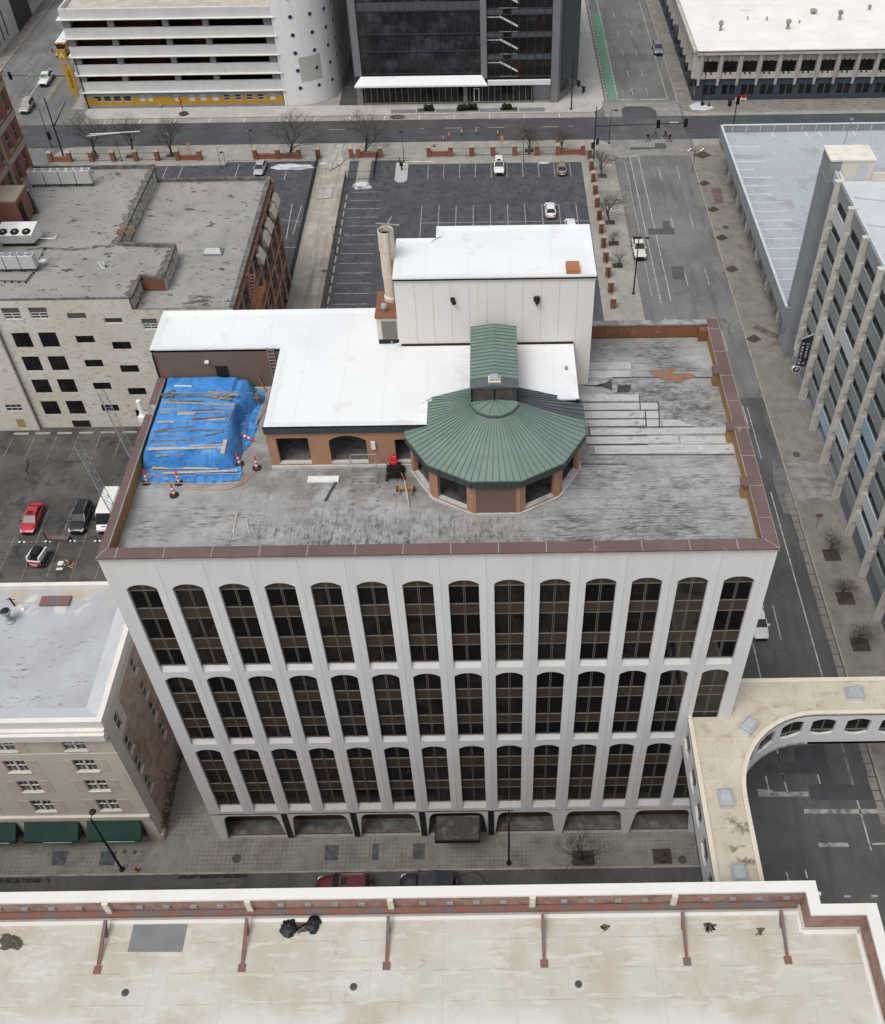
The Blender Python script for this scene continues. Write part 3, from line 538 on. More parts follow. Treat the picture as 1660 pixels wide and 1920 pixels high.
for a in ((444, 1610, .42, .12, 'round iron manhole cover in the paved walk left of the vault covers'), (1280, 1612, .4, .12, 'round iron manhole cover in the paved walk beside the arched bridge'), (1494, 852, .5, .125, 'round iron manhole cover on the wet pavement beside the fin-clad garage'), (1452, 780, .35, 0, 'small dark drain cover at the kerb opposite the red parapet'), (608, 508, .4, .012, 'round iron manhole cover near the lower end of the alley'), (608, 365, .4, .012, 'round iron manhole cover near the middle of the alley'), (1361, 426, .55, .125, 'round reddish manhole cover between the diamond tree pits'), (253, 1598, .2, .125, 'small round utility cover left of the pair by the red hydrant'), (234, 1597, .2, .125, 'small round utility cover farther left near the lamp post foot')):
    manhole(a[0], a[1], a[2], iron, a[3], a[4])
# ---------------------------------------------------------------- the white office block
W_, D_, T_, RF = 44.0, 24.85, 39.4, 38.05
ob = thing('office_building', 'white nine storey office block with tall arched windows and a green pavilion on its roof', 'office building', (22, 12, 0))
FS = wallF((0, 0, 0), (1, 0, 0), (0, 1, 0))
PX0, PIT = 1.02, 3.073
ROWS = [(27.03, 36.06, 36.47), (16.95, 25.4, 25.83), (6.05, 15.2, 15.62)]
SP = [[(35.62, 35.66), (32.58, 33.71), (29.04, 30.24)], [(22.2, 23.4), (18.7, 19.85)], [(12.08, 13.5), (8.46, 9.75)]]
wl = MB(); jn = MB()
edge = [0.0] + [PX0 + PIT * k - (PIT - 2.05) / 2 for k in range(1, 14)] + [44.0]
VB = [(26.45, 39.25), (16.4, 26.45), (4.75, 16.4)]
for k in range(14):
    for r in range(3):
        a, b, c = ROWS[r]
        arch_cell(wl, FS, edge[k], edge[k + 1], VB[r][0], VB[r][1], PX0 + PIT * k, PX0 + PIT * k + 2.05, a, b, c, .31, sill=.85, ridge=.04, n=12)
for k in range(1, 14): jn.box(edge[k] - .014, edge[k] + .014, -.044, -.02, 4.75, 39.2)
wl.build('facade_wall', K['white_facade'], ob); jn.build('panel_joint', K['joint'], ob)
for k in range(14):
    for r in range(3):
        x0 = PX0 + PIT * k; a, b, c = ROWS[r]
        g = MB(); g.box(x0 - .02, x0 + 2.07, .27, .33, a - .1, c + .05)
        wo = g.build('window', K[random.choice(('glass', 'glass', 'glass', 'glass_b', 'glass_c', 'glass_c'))], ob)
        f = MB()
        for dx in (-.07, .045): f.box(x0 + 1.025 + dx, x0 + 1.025 + dx + .035, .20, .265, a, c)
        for s0, s1 in SP[r]:
            for zz in (s0, s1): f.box(x0, x0 + 2.05, .205, .267, zz - .025, zz + .025)
        f.box(x0, x0 + 2.05, .205, .267, a, a + .05)
        f.build('mullion', K['mullion'], wo)
        s_ = MB()
        for s0, s1 in SP[r]:
            if s1 - s0 > .2: s_.box(x0 + .003, x0 + 2.047, .235, .2685, s0, s1)
            else: s_.box(x0 + .003, x0 + 2.047, .235, .2685, 35.64, c)
        s_.build('spandrel', K['spandrel'], wo)
# plain side and back walls, base
b = MB(); b.box(.0, .3, .0, D_, 0, 39.24); b.box(43.7, 44, .0, D_, 0, 39.24); b.box(.3, 43.7, D_ - .3, D_, 0, 39.24); b.build('side_wall', K['white_facade'], ob)
# arcade
ar = MB(); ap0 = 0.42; apit = 6.146; FR = wallF((0, -.02, 0), (1, 0, 0), (0, 1, 0))
dk = MB()
for k in range(7):
    a = ap0 + apit * k; a2 = a + apit
    o0 = a + .42; o1 = a2 - .42
    if k == 0: ua = 0.0
    else: ua = a
    ub = a2 if k < 6 else 44.0
    us = [o0 - .12 + d_ for d_ in (0, .1, .2, .3, .36, .46, .6, .8, 1.0)]; us = us + [o0 + o1 - u_ for u_ in reversed(us)]
    def av(u_):
        s_ = min(u_ - us[0], us[-1] - u_)
        return .02 + 3.2 * s_ / .3 if s_ <= .3 else min(4.38, 3.22 + 1.16 * math.sqrt(max(0, 1 - ((1.0 - min(s_, 1.0)) / .7) ** 2)))
    ar.poly([FR(ua, .02), FR(us[0], .02), FR(us[0], 4.72), FR(ua, 4.72)]); ar.poly([FR(us[-1], .02), FR(ub, .02), FR(ub, 4.72), FR(us[-1], 4.72)])
    for a_, b_ in zip(us, us[1:]):
        va_, vb_ = av(a_), av(b_); ar.poly([FR(a_, va_), FR(b_, vb_), FR(b_, 4.72), FR(a_, 4.72)]); ar.poly([FR(a_, va_), FR(b_, vb_), FR(b_, vb_, .35), FR(a_, va_, .35)])
    if k in (1, 2, 3, 4): dk.box(a - .27, a + .27, -.06, -.024, .15, 4.66)
ar.build('arcade', K['white_facade'], ob); dk.build('pier_cladding', K['black'], ob)
b = MB(); b.box(.35, 43.6, 1.7, 1.75, .1, 4.6); b.build('shopfront', K['wood_brown'], ob)
b = MB(); b.box(.35, 43.6, .55, 1.7, -.05, .24); b.box(.5, 43.5, .36, .55, -.05, .2); b.build('arcade_floor', Mt('arcade_floor', (.10, .097, .09)).noise((.17, .166, .158), .8, .45, .6).noise((.07, .068, .065), 1.2, .5, .62, .8).m, ob)
b = MB(); b.box(.35, 43.6, .36, 3.6, 4.42, 4.6); b.box(.02, .3, .36, 3, .1, 4.4); b.box(43.7, 43.98, .36, 3, .1, 4.4) if 0 else None; b.build('arcade_ceiling', K['dark'], ob)
b = MB(); b.box(.0, 27, -.05, -.022, 4.68, 4.76); b.build('drip_edge', K['black'], ob)
# entrance canopy
b = MB(); c0 = G(817, 1528, 4.0); c1 = G(901, 1576, 4.0)
b.box(c0.x, c1.x, c1.y, -.03, 3.55, 3.95); cn = b.build('entrance_canopy', K['black'], ob)
b = MB(); b.box(c0.x + .12, c1.x - .12, c1.y + .12, -.08, 3.955, 3.97); b.build('canopy_roof', Mt('canopy_roof', (.05, .045, .042)).noise((.11, .10, .09), 1.6, .5, .65).noise((.4, .4, .38), 4, .72, .76).m, cn)
# parapet, coping, roof
b = MB(); b.box(.48, 43.2, .69, D_ - .6, 37.6, RF); b.build('roof', K['old_roof'], ob)
b = MB()
b.box(.3, .48, .5, D_ - .3, 37.6, 39.24)
b.build('parapet_west', K['ochre'], ob)
b = MB(); b.box(43.2, 43.7, .5, D_ - .3, 37.6, 39.24)
for y in (2.9 + 0, 8.3 - 1.4, 12.3, 17.4): pass
bk = [G(1399, 905, 39.4).y, G(1372, 800, 39.4).y, G(1347, 695, 39.4).y]
for y in bk: b.box(42.75, 43.2, y - .2, y + .5, RF, 39.15)
b.build('parapet_east', K['ochre'], ob)
b = MB(); b.box(.48, 43.2, .5, .69, 37.6, 39.24); b.build('parapet_front', K['ochre'], ob)
b = MB(); b.box(33.1, 43.2, 24.35, D_ - .3, 37.6, 39.24); b.box(42.5, 43.2, 23.7, 24.35, RF, 39.1); b.build('parapet_back', K['rust_wall'], ob)
cp = MB()
cp.box(-.03, 44.03, -.2, .72, 39.24, 39.40)          # front
cp.box(43.15, 44.03, .72, D_ + .03, 39.24, 39.40); cp.box(-.03, .5, .72, 14.0, 39.24, 39.40); cp.box(-.03, .5, 15.1, 18.3, 39.24, 39.40)
for y in bk: cp.box(42.65, 43.15, y - .3, y + .6, 39.16, 39.397)
cp.build('coping', K['coping'], ob)
b = MB(); b.box(33.1, 43.15, 24.3, D_ + .03, 39.24, 39.38); b.box(-.03, .5, 14.0, 15.1, 39.24, 39.38); b.build('coping_back', Mt('bare_coping', (.30, .31, .31)).noise((.16, .15, .14), .8, .45, .6).m, ob)
b = MB()
for k in range(15): x = .1 + 3.09 * k; b.box(x + 1.1 - .025, x + 1.1 + .025, -.205, .725, 39.401, 39.41)
for k in range(8): y = 2.6 + 3.0 * k; b.box(43.15, 44.035, y - .02, y + .02, 39.401, 39.408)
b.bar((43.2, .72, 39.402), (44.0, -.17, 39.402), .05, .008); b.bar((.5, .72, 39.402), (0, -.17, 39.402), .05, .008)
b.box(.5, .56, .75, 18.2, 39.2, 39.385); b.box(44.03, 44.06, -.1, D_, 39.3, 39.42); b.box(43.1, 43.14, .75, 24, 39.25, 39.37); b.box(-.05, 44.05, -.225, -.2, 39.22, 39.27)
b.build('coping_joint', K['coping_joint'], ob)
# roof patches (sheets of membrane laid in rows)
Z1r = lambda x, y, z=RF + .01: G(1060 + x * .253, 580 + y * .253, z)
pg = MB(); ps = MB(); zi = [RF + .006]
def rpatch(x0, y0, x1, y1, edge=True, m=.09):
    a = Z1r(x0, y1); c = Z1r(x1, y0); zi[0] += .0015
    if edge: ps.poly([(a.x, a.y, zi[0]), (c.x, a.y, zi[0]), (c.x, c.y, zi[0]), (a.x, c.y, zi[0])])
    pg.poly([(a.x + m, a.y + m, zi[0] + .008), (c.x - m, a.y + m, zi[0] + .008), (c.x - m, c.y - m, zi[0] + .008), (a.x + m, c.y - m, zi[0] + .008)])
for a in ((178, 390, 480, 445), (178, 452, 480, 505)): rpatch(*a, m=.16)
for a in ((105, 628, 310, 684), (318, 630, 545, 684), (140, 690, 550, 745), (562, 690, 682, 742), (150, 752, 590, 808), (600, 752, 690, 808), (150, 815, 592, 868), (604, 815, 705, 868)): rpatch(*a)
for a in ((190, 873, 1190, 932), (160, 938, 835, 998), (862, 938, 1190, 998), (225, 1004, 1000, 1072), (1015, 1004, 1250, 1072)): rpatch(*a, m=.14)
a = Z1r(720, 868); pg.poly([tuple(Z1r(*p, RF + .012)) for p in [(722, 818), (722, 866), (960, 866), (870, 828), (800, 816)]])
ps.build('patch_sealant', K['patch_seal'], ob); pg.build('roof_patch', K['patch_grey'], ob)
b = MB()
for p in ([(100, 560), (240, 560), (350, 600), (345, 515), (300, 545), (250, 575)], [(390, 560), (490, 560), (480, 610), (385, 615)]): b.poly([tuple(Z1r(*q, RF + .045)) for q in p])
for (x0, x1, y) in ((130, 690, 686), (130, 700, 748), (140, 710, 811), (150, 960, 870), (160, 605, 936), (160, 615, 1001), (180, 1250, 1077), (350, 1150, 503), (120, 460, 1146)): b.bar(Z1r(x0, y, RF + .04), Z1r(x1, y, RF + .04), .09, .006)
for (x, y0, y1) in ((550, 630, 745), (594, 750, 868), (692, 690, 870), (175, 870, 930)): b.bar(Z1r(x, y0, RF + .041), Z1r(x + 8, y1, RF + .041), .09, .006)
b.build('tar_patch', K['patch_dark'], ob)
b = MB(); ctr = Z1r(748, 492, RF + .047); rr = random.Random(5)
b.poly([(ctr.x + r_ * 1.2 * math.cos(t), ctr.y + r_ * .85 * math.sin(t), RF + .047) for t, r_ in [(i * 2 * math.pi / 90, .55 + 1.5 * max(0, mnoise.noise(Vector((1.6 * math.cos(i * 2 * math.pi / 90), 1.6 * math.sin(i * 2 * math.pi / 90), 4.2))) + .32) + rr.uniform(-.07, .07)) for i in range(90)]])
b.build('rust_patch', Mt('rust_patch', (.27, .125, .075)).noise((.2, .14, .1), 1.6, .42, .6).noise((.12, .11, .1), 2.2, .56, .64, .9).m, ob)
b = MB(); q = [(200, 145), (262, 175), (262, 200), (205, 192)]
b.poly([tuple(Z1r(*p, RF + .02)) for p in [(205, 140), (270, 190), (265, 203), (205, 200)]]); b.build('drain_sump', K['patch_grey'], ob)
# graffiti on the back parapet: loose chalk strokes
b = MB(); yy = 24.34
def stroke(pts, w=.018):
    for (p, q) in zip(pts, pts[1:]): b.tube((p[0], yy, p[1]), (q[0], yy, q[1]), w / 2, n=4)
ox = 35.1
for ch in ([(0, 0), (0, .6), (.35, .6), (.4, .4), (.1, .3), (.4, 0)], [(.6, .1), (.95, .1), (.6, .1), (.6, .5), (.95, .5)], [(1.1, .7), (1.45, .7), (1.28, .7), (1.28, 0)], [(1.6, 0), (1.6, .6), (2.0, .6)], [(2.2, 0), (2.2, .6), (2.55, .45), (2.2, .3), (2.55, 0)], [(4.3, .1), (4.6, .8), (4.7, .2), (4.4, .35), (5.0, .3)]): stroke([(ox + p[0] * .9, RF + .25 + p[1]) for p in ch])
b.build('chalk_graffiti', K['kerb'], ob)
# ---- penthouse: white roofed centre and west wings
ZC = 42.0
pw = MB(); FB = wallF((0, 9.5, RF), (1, 0, 0), (0, 1, 0))
holes = [(10.45, 12.72, .48, 2.85), (16.8 + .0, 16.8, 9, 9)]
oc = MB()
def ocell(u0, u1, o0, o1, ob_, sp, ap): arch_cell(oc, FB, u0, u1, 0, 3.5, o0, o1, ob_, sp, ap, .3, pw=2.2)
ocell(9.8, 13.4, 10.45, 12.7, .45, 2.78, 2.8); ocell(13.4, 17.6, 14.12, 16.75, .42, 2.5, 2.95); ocell(17.6, 20.6, 18.75, 20.4, .4, 2.5, 2.55)
oc.build('penthouse_front', K['orange_brick'], ob)
b = MB(); b.box(9.8, 9.95, 9.52, 18.4, RF, ZC - .4); b.box(31.65, 31.8, 12, 18.4, RF, ZC - .4); b.build('penthouse_side', K['brown_brick'], ob)
b = MB(); b.box(9.8, 20.8, 9.36, 9.49, RF, RF + .22); b.box(.6, 9.8, 18.3, 18.43, RF, RF + .2)
for (u0, u1, z) in ((10.45, 12.7, .45), (14.12, 16.75, .42), (18.75, 20.4, .4)): b.box(u0, u1, 9.46, 9.75, RF + z - .1, RF + z + .02)
b.build('white_base', bpy.data.materials['joint_sealant'] if 0 else plain('weathered_base', (.5, .49, .47), var=.2), ob)
b = MB(); b.box(9.95, 20.9, 9.8, 18.4, RF, RF + .25); b.box(9.95, 31.65, 18.2, 18.35, RF, ZC - .5); b.build('gallery_floor', Mt('gallery_floor', (.12, .12, .115)).noise((.2, .2, .195), .6, .45, .62).noise((.04, .04, .04), 1.2, .5, .65, .8).m, ob)
b = MB(); b.box(.1, 9.7, 18.42, 18.6, RF, ZC - .1); b.box(.1, .3, 18.4, 23.3, RF, ZC - .1); b.build('west_wing_wall', K['brown_brick'], ob)
b = MB(); b.box(4.55, 5.45, 18.36, 18.45, RF, RF + 2.3); b.build('door', K['dark'], ob)
b = MB(); b.box(.03, .12, 18.3, 18.6, RF, RF + 3.5); b.build('downpipe_panel', K['black'], ob)
b = MB(); b.tube((4.1, 18.4, 40.9), (4.1, 18.15, 41.0), .05); b.box(3.95, 4.25, 18.0, 18.2, 40.9, 41.05); b.build('wall_lamp', K['white_metal'], ob)
def membrane_roof(name, pts, z, lip=.12, th=.28):
    b = MB(); b.prism(pts, z - th, z - lip)
    for i in range(len(pts)):
        p = Vector(pts[i]).to_3d(); q = Vector(pts[(i + 1) % len(pts)]).to_3d(); d = (q - p).normalized(); n = Vector((-d.y, d.x, 0)) * .28
        b.poly([(p.x, p.y, z), (q.x, q.y, z), (q.x + n.x - d.x * .2, q.y + n.y - d.y * .2, z - lip * .4), (p.x + n.x + d.x * .2, p.y + n.y + d.y * .2, z - lip * .4)])
        b.poly([(p.x + n.x + d.x * .2, p.y + n.y + d.y * .2, z - lip * .4), (q.x + n.x - d.x * .2, q.y + n.y - d.y * .2, z - lip * .4), (q.x + 2 * n.x - d.x * .4, q.y + 2 * n.y - d.y * .4, z - lip + .003), (p.x + 2 * n.x + d.x * .4, p.y + 2 * n.y + d.y * .4, z - lip + .003)])
        b.poly([(p.x, p.y, z), (q.x, q.y, z), (q.x, q.y, z - th), (p.x, p.y, z - th)])
    return b.build(name, K['membrane'], ob)
membrane_roof('white_roof', [(-.05, 18.4), (9.8, 18.4), (9.8, 9.42), (21.1, 9.42), (21.1, 11.95), (31.8, 11.95), (31.8, 18.44), (18.8, 18.44), (18.8, 23.35), (-.05, 23.35)], ZC)
b = MB(); b.box(9.75, 21.1, 9.33, 9.41, ZC - .62, ZC - .13); b.box(9.72, 9.79, 9.4, 18.3, ZC - .35, ZC - .1); b.build('eave_fascia', K['fascia'], ob)
b = MB(); b.box(9.74, 21.1, 9.36, 9.41, ZC - .13, ZC - .005); b.build('eave_gutter', K['black'], ob)
b = MB(); b.box(31.6, 31.8, 11.9, 12.05, ZC - .5, ZC - .02); b.box(18.9, 31.8, 18.36, 18.43, ZC - .1, ZC + .16); b.build('flashing', K['black'], ob)
# ---- tall white lift block
ZB = 47.95
b = MB(); y0 = 18.44
outl = [(18.75, y0), (33.12, y0), (33.12, 25.2), (21.7, 25.2), (21.7, 23.55), (18.75, 23.55)]
b.prism(outl, RF - 9, ZB - .25); b.build('lift_block_wall', K['block_wall'], ob)
membrane_roof('lift_block_roof', [(18.68, y0 - .08), (33.2, y0 - .08), (33.2, 25.28), (21.63, 25.28), (21.63, 23.63), (18.68, 23.63)], ZB)
b = MB()
for i in range(1, 11): x = 18.75 + 14.37 * i / 11 + .1; b.box(x - .012, x + .012, y0 - .012, y0, ZC + .05 if x < 31.8 else RF, ZB - .3)
b.box(18.7, 33.2, y0 - .1, y0 - .02, ZB - .33, ZB - .26); b.build('wall_joint', K['joint'], ob)
b = MB(); h0 = G(1063, 506, ZB + .3); b.box(h0.x, h0.x + .95, h0.y, h0.y + 1.15, ZB - .15, ZB + .3); b.build('roof_hatch', K['rust_spot'], ob)
def round_fixture(px, py, big):
    p = G(px, py, 45.5); d = ray(px, py); t = (y0 - CAMP.y) / d.y; q = CAMP + d * t
    b = MB(); b.box(q.x - .16, q.x + .16, y0 - .12, y0, q.z - .16, q.z + .16); b.tube((q.x, y0 - .1, q.z), (q.x + .12, y0 - .45, q.z - .05), .13, .17, 8)
    if big: b.tube((q.x, y0 - .1, q.z), (q.x + .1, y0 - .3, q.z - .45), .05); b.box(q.x - .1, q.x + .28, y0 - .4, y0 - .1, q.z + .05, q.z + .3)
    b.build('wall_light', K['black'], ob)
round_fixture(849, 561, 0); round_fixture(1005, 560, 1)
# flue stack + its brick box
c = (18.2, 21.2); b = MB(); b.lathe((c[0], c[1], 0), [(.56, 44.2), (.56, 44.6), (.46, 44.7), (.50, 46.3), (.54, 46.35), (.54, 48.5), (.58, 48.55), (.58, 50.1), (.55, 50.15), (.50, 50.1), (.50, 46.5)], 24)
st = b.build('flue_stack', K['stack'], ob, smooth=False)
b = MB(); b.lathe((c[0], c[1], 0), [(.505, 49.7), (.505, 49.72)], 24); b.build('flue_throat', K['dark'], st)
b = MB(); b.tube((c[0] + .25, c[1] - .6, 44), (c[0] + .25, c[1] - .6, 50.7), .045); b.bar((c[0] - .6, c[1] - .3, 50.8), (c[0] + 1.1, c[1] - .6, 50.8), .09, .07); b.bar((c[0] + .1, c[1] - .7, 50.7), (c[0] + .5, c[1] + .4, 50.9), .09, .07); b.build('aerial_mast', K['wood'], st)
b = MB(); b.box(17.15, 18.75, 18.9, 22.1, ZC - .1, 44.2); fb = b.build('flue_box', K['cream_paint'], ob)
b = MB(); b.box(17.05, 18.74, 18.78, 22.2, 44.2, 44.32); b.build('flue_box_cap', K['stack_base'], fb)
b = MB(); b.box(17.5, 18.6, 18.84, 18.9, ZC + .35, 43.9); b.build('louvre', Mt('louvre', (.2, .185, .165)).lines(2, .12, .05, (.1, .09, .08), .8).m, fb)
b = MB(); b.box(17.2, 18.74, 18.82, 18.95, ZC - .09, ZC + .25); b.build('base_flashing', K['black'], fb)
b = MB(); b.lathe((17.75, 19.6, 44.32), [(.12, 0), (.12, .3), (.28, .35), (.24, .6), (.05, .7)], 10); b.build('cowl', K['grey_metal'], fb)
for px, py in ((735, 641), (1062, 690)):
    p = G(px, py, ZC); b = MB(); b.lathe((p.x, p.y, ZC - .12), [(.12, 0), (.12, .25), (.02, .32)], 8); b.build('vent_pipe', K['grey_metal'], ob)
# ---- pavilion: half of a twelve-sided hall with a standing-seam roof
PC = Vector((25.82, 10.5)); RW, RE_, ZE = 6.18, 6.5, 41.5
ang = lambda i: R(-90 - 15 + 30 * i)      # i=0 -> first corner left of the front
vtx = lambda r, i, z, c=PC: (c.x + r * math.cos(ang(i)), c.y + r * math.sin(ang(i)), z)
pwb = MB(); brn = MB(); sil = MB(); dkw = MB()
for i in range(-3, 4):
    a = Vector(vtx(RW, i, RF)); c = Vector(vtx(RW, i + 1, RF)); ud = (c - a); Ls = ud.length; ud.normalize(); nd = Vector((-ud.y, ud.x, 0))
    if nd.dot(Vector((PC.x, PC.y, 0)) - a) < 0: nd = -nd
    F = wallF(a, ud, nd)
    if i == 0:
        fbox(brn, F, .0, Ls, 0, 3.0, 0, .2); fbox(pwb, F, -.03, .24, 0, 3.0, -.03, .1); fbox(pwb, F, Ls - .24, Ls + .03, 0, 3.0, -.03, .1)
    elif i in (3, -3): fbox(brn, F, 0, Ls, 0, 3.2, 0, .2)
    else: pwb2 = MB(); arch_cell(pwb2, F, 0, Ls, 0, 3.0, .45, Ls - .45, .35, 2.45, 2.85, .3, pw=2.2); pwb2.build('pavilion_wall', K['orange_brick'], ob); fbox(sil, F, .45, Ls - .45, .3, .37, -.02, .33)
    fbox(sil, F, -.02, Ls + .02, 0, .16, -.14, -.005)
pwb.build('pavilion_pier', K['orange_brick'], ob); brn.build('pavilion_panel', K['brown_brick'], ob); sil.build('pavilion_sill', Mt('weathered_sill', (.46, .455, .44)).noise((.3, .29, .27), 1.2, .48, .65).m, ob)
b = MB(); b.prism([vtx(RW - .35, i, 0)[:2] for i in range(-3, 5)], RF, RF + .2); b.build('pavilion_floor', Mt('pav_floor', (.07, .066, .062)).noise((.13, .125, .12), .7, .45, .62).noise((.03, .03, .03), 1.2, .5, .65, .8).m, ob)
b = MB(); b.tube((23.2, 9, RF), (23.2, 9, ZE), .12); b.tube((28.4, 9, RF), (28.4, 9, ZE), .12); b.tube((13.4, 13, RF), (13.4, 13, ZC - .3), .12); b.build('steel_post', K['dark'], ob)
def rprof(t): return ZE + (43.1 - ZE) * (t * .75 + t * t * .25)        # slight bell-cast
YC = 12.45
rf = MB(); sm = MB(); fs = MB(); rf2 = MB(); sm2 = MB()
RT = 1.66
def rp(i, f, t):
    a = Vector(vtx(RE_, i, 0)); c = Vector(vtx(RE_, i + 1, 0)); e = a.lerp(c, f)
    a2 = Vector(vtx(RT, i, 0)); c2 = Vector(vtx(RT, i + 1, 0)); g_ = a2.lerp(c2, f); p = e.lerp(g_, t); return Vector((p.x, p.y, rprof(t)))
def clip_line(i, f):
    'points of one seam from eave to ring, stopped at the line y = YC'
    pts = []
    for k in range(17):
        p = rp(i, f, k / 16)
        if p.y <= YC: pts.append(p)
    return pts
NSEG = 7
for i in range(-4, 5):
    for j in range(NSEG * 1):
        f0, f1 = j / NSEG, (j + 1) / NSEG
        for k in range(16):
            q = [rp(i, f0, k / 16), rp(i, f1, k / 16), rp(i, f1, (k + 1) / 16), rp(i, f0, (k + 1) / 16)]
            if all(p.y > YC for p in q): continue
            q = [Vector((p.x, min(p.y, YC), p.z)) for p in q]
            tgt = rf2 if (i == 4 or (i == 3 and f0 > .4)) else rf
            tgt.poly(q)
        pts = clip_line(i, f0)
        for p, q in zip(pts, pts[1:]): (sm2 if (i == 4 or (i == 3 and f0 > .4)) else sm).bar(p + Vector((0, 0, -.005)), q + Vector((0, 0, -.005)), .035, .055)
    a = rp(i, 0, 0); c = rp(i, 1, 0)
    if min(a.y, c.y) < YC:
        if c.y > YC: c = a.lerp(c, (YC - a.y) / (c.y - a.y))
        if a.y > YC: a = c.lerp(a, (YC - c.y) / (a.y - c.y))
        dz = Vector((0, 0, 1)); fs.poly([a - dz * .09, c - dz * .09, c - dz * .62 , a - dz * .62])
        sm.bar(a - dz * .06, c - dz * .06, .07, .07)
rf.build('pavilion_roof', K['metal_green'], ob, recalc=True); sm.build('standing_seam', K['metal_green_seam'], ob)
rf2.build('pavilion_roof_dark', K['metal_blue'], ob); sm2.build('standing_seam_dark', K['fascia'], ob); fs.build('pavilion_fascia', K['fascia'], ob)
b = MB()   # closing face of the roof towards the white roof
for s_ in (-1, 1):
    pr = [(PC.x + s_ * x, z) for x, z in ((1.6, 42.75), (3, 42.35), (4.5, 41.9), (5.9, 41.55), (5.9, 41.3), (1.6, 41.3))]
    b.poly([(x, YC + .005, z) for x, z in pr])
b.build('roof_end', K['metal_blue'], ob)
# little ring roof, lantern and ridge roof behind it
b = MB(); pts = [Vector(vtx(RT + .03, i, 43.18)) for i in range(-2, 4)]; ap = Vector((PC.x, 10.35, 43.42))
for p, q in zip(pts, pts[1:]): b.poly([p, q, ap])
b.poly([pts[0], ap, Vector((pts[0].x, 10.35, 43.25))]); b.poly([pts[-1], ap, Vector((pts[-1].x, 10.35, 43.25))]); b.build('ring_roof', K['metal_green'], ob)
b = MB()
for p, q in zip(pts, pts[1:]): b.bar(p + Vector((0, 0, -.06)), q + Vector((0, 0, -.06)), .09, .09); b.bar(p, ap, .04, .04)
b.build('ring_trim', K['metal_green_seam'], ob)
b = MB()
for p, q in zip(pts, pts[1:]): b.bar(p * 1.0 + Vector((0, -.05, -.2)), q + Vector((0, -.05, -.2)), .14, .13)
b.build('ring_shade_band', K['fascia'], ob)  # solid dark bars stand in for the shade of a gap under the ring
b = MB(); b.box(24.23, 27.4, 10.3, 17.15, 42.0, 44.45); b.build('lantern_wall', Mt('lantern_wall', (.06, .055, .052)).lines(2, .15, .02, (.03, .03, .03), .6).noise((.1, .085, .075), 1.5, .5, .7).m, ob)
b = MB(); b.box(25.75, 25.87, 10.24, 10.3, 43.3, 44.4); b.box(24.2, 24.3, 10.24, 10.32, 43.0, 44.4); b.box(27.33, 27.43, 10.24, 10.32, 43.0, 44.4); b.build('lantern_post', K['black'], ob)
b = MB(); zl, zr = 44.5, 44.75; x0, xm, x1 = 24.15, 25.82, 27.48
b.poly([(x0, 11.1, zl), (xm, 11.1, zr), (xm, 17.2, zr), (x0, 17.2, zl)]); b.poly([(x1, 11.1, zl), (xm, 11.1, zr), (xm, 17.2, zr), (x1, 17.2, zl)])
b.poly([(x0, 17.2, zl), (xm, 17.2, zr), (x1, 17.2, zl), (x1, 17.2, zl - .2), (x0, 17.2, zl - .2)]); b.build('ridge_roof', K['metal_green'], ob)
b = MB()
for k in range(16):
    y = 11.15 + 6.0 * k / 15.0; b.hexa([(x0, y - .02, zl - .02), (xm, y - .02, zr - .02), (xm, y + .02, zr - .02), (x0, y + .02, zl - .02)], [(x0, y - .02, zl + .045), (xm, y - .02, zr + .045), (xm, y + .02, zr + .045), (x0, y + .02, zl + .045)])
    b.hexa([(xm, y - .02, zr - .02), (x1, y - .02, zl - .02), (x1, y + .02, zl - .02), (xm, y + .02, zr - .02)], [(xm, y - .02, zr + .045), (x1, y - .02, zl + .045), (x1, y + .02, zl + .045), (xm, y + .02, zr + .045)])
b.build('ridge_seam', K['metal_green_seam'], ob)
b = MB(); b.poly([(x0, 10.2, zl - .02), (xm, 10.2, zr - .02), (xm, 11.1, zr - .01), (x0, 11.1, zl - .01)]); b.poly([(x1, 10.2, zl - .02), (xm, 10.2, zr - .02), (xm, 11.1, zr - .01), (x1, 11.1, zl - .01)]); b.poly([(x0, 10.2, zl - .02), (xm, 10.2, zr - .02), (x1, 10.2, zl - .02), (x1, 10.25, zl - .12), (x0, 10.25, zl - .12)])
b.box(x0, x1, 17.0, 17.3, zl - .4, zl - .05); b.build('ridge_flashing', K['metal_blue'], ob)
b = MB(); b.box(25.4, 26.25, 10.5, 11.2, 44.6, 44.78); hh = b.build('lantern_hatch_kerb', K['bridge_edge'], ob)
b = MB(); b.box(25.5, 26.15, 10.62, 11.1, 44.78, 44.95); b.hexa([(25.5, 10.62, 44.951), (26.15, 10.62, 44.951), (26.15, 11.1, 44.951), (25.5, 11.1, 44.951)], [(25.6, 10.7, 45.1), (26.05, 10.7, 45.1), (26.05, 11.02, 45.1), (25.6, 11.02, 45.1)]); b.build('hatch_lid', K['dirty_hatch'], hh)

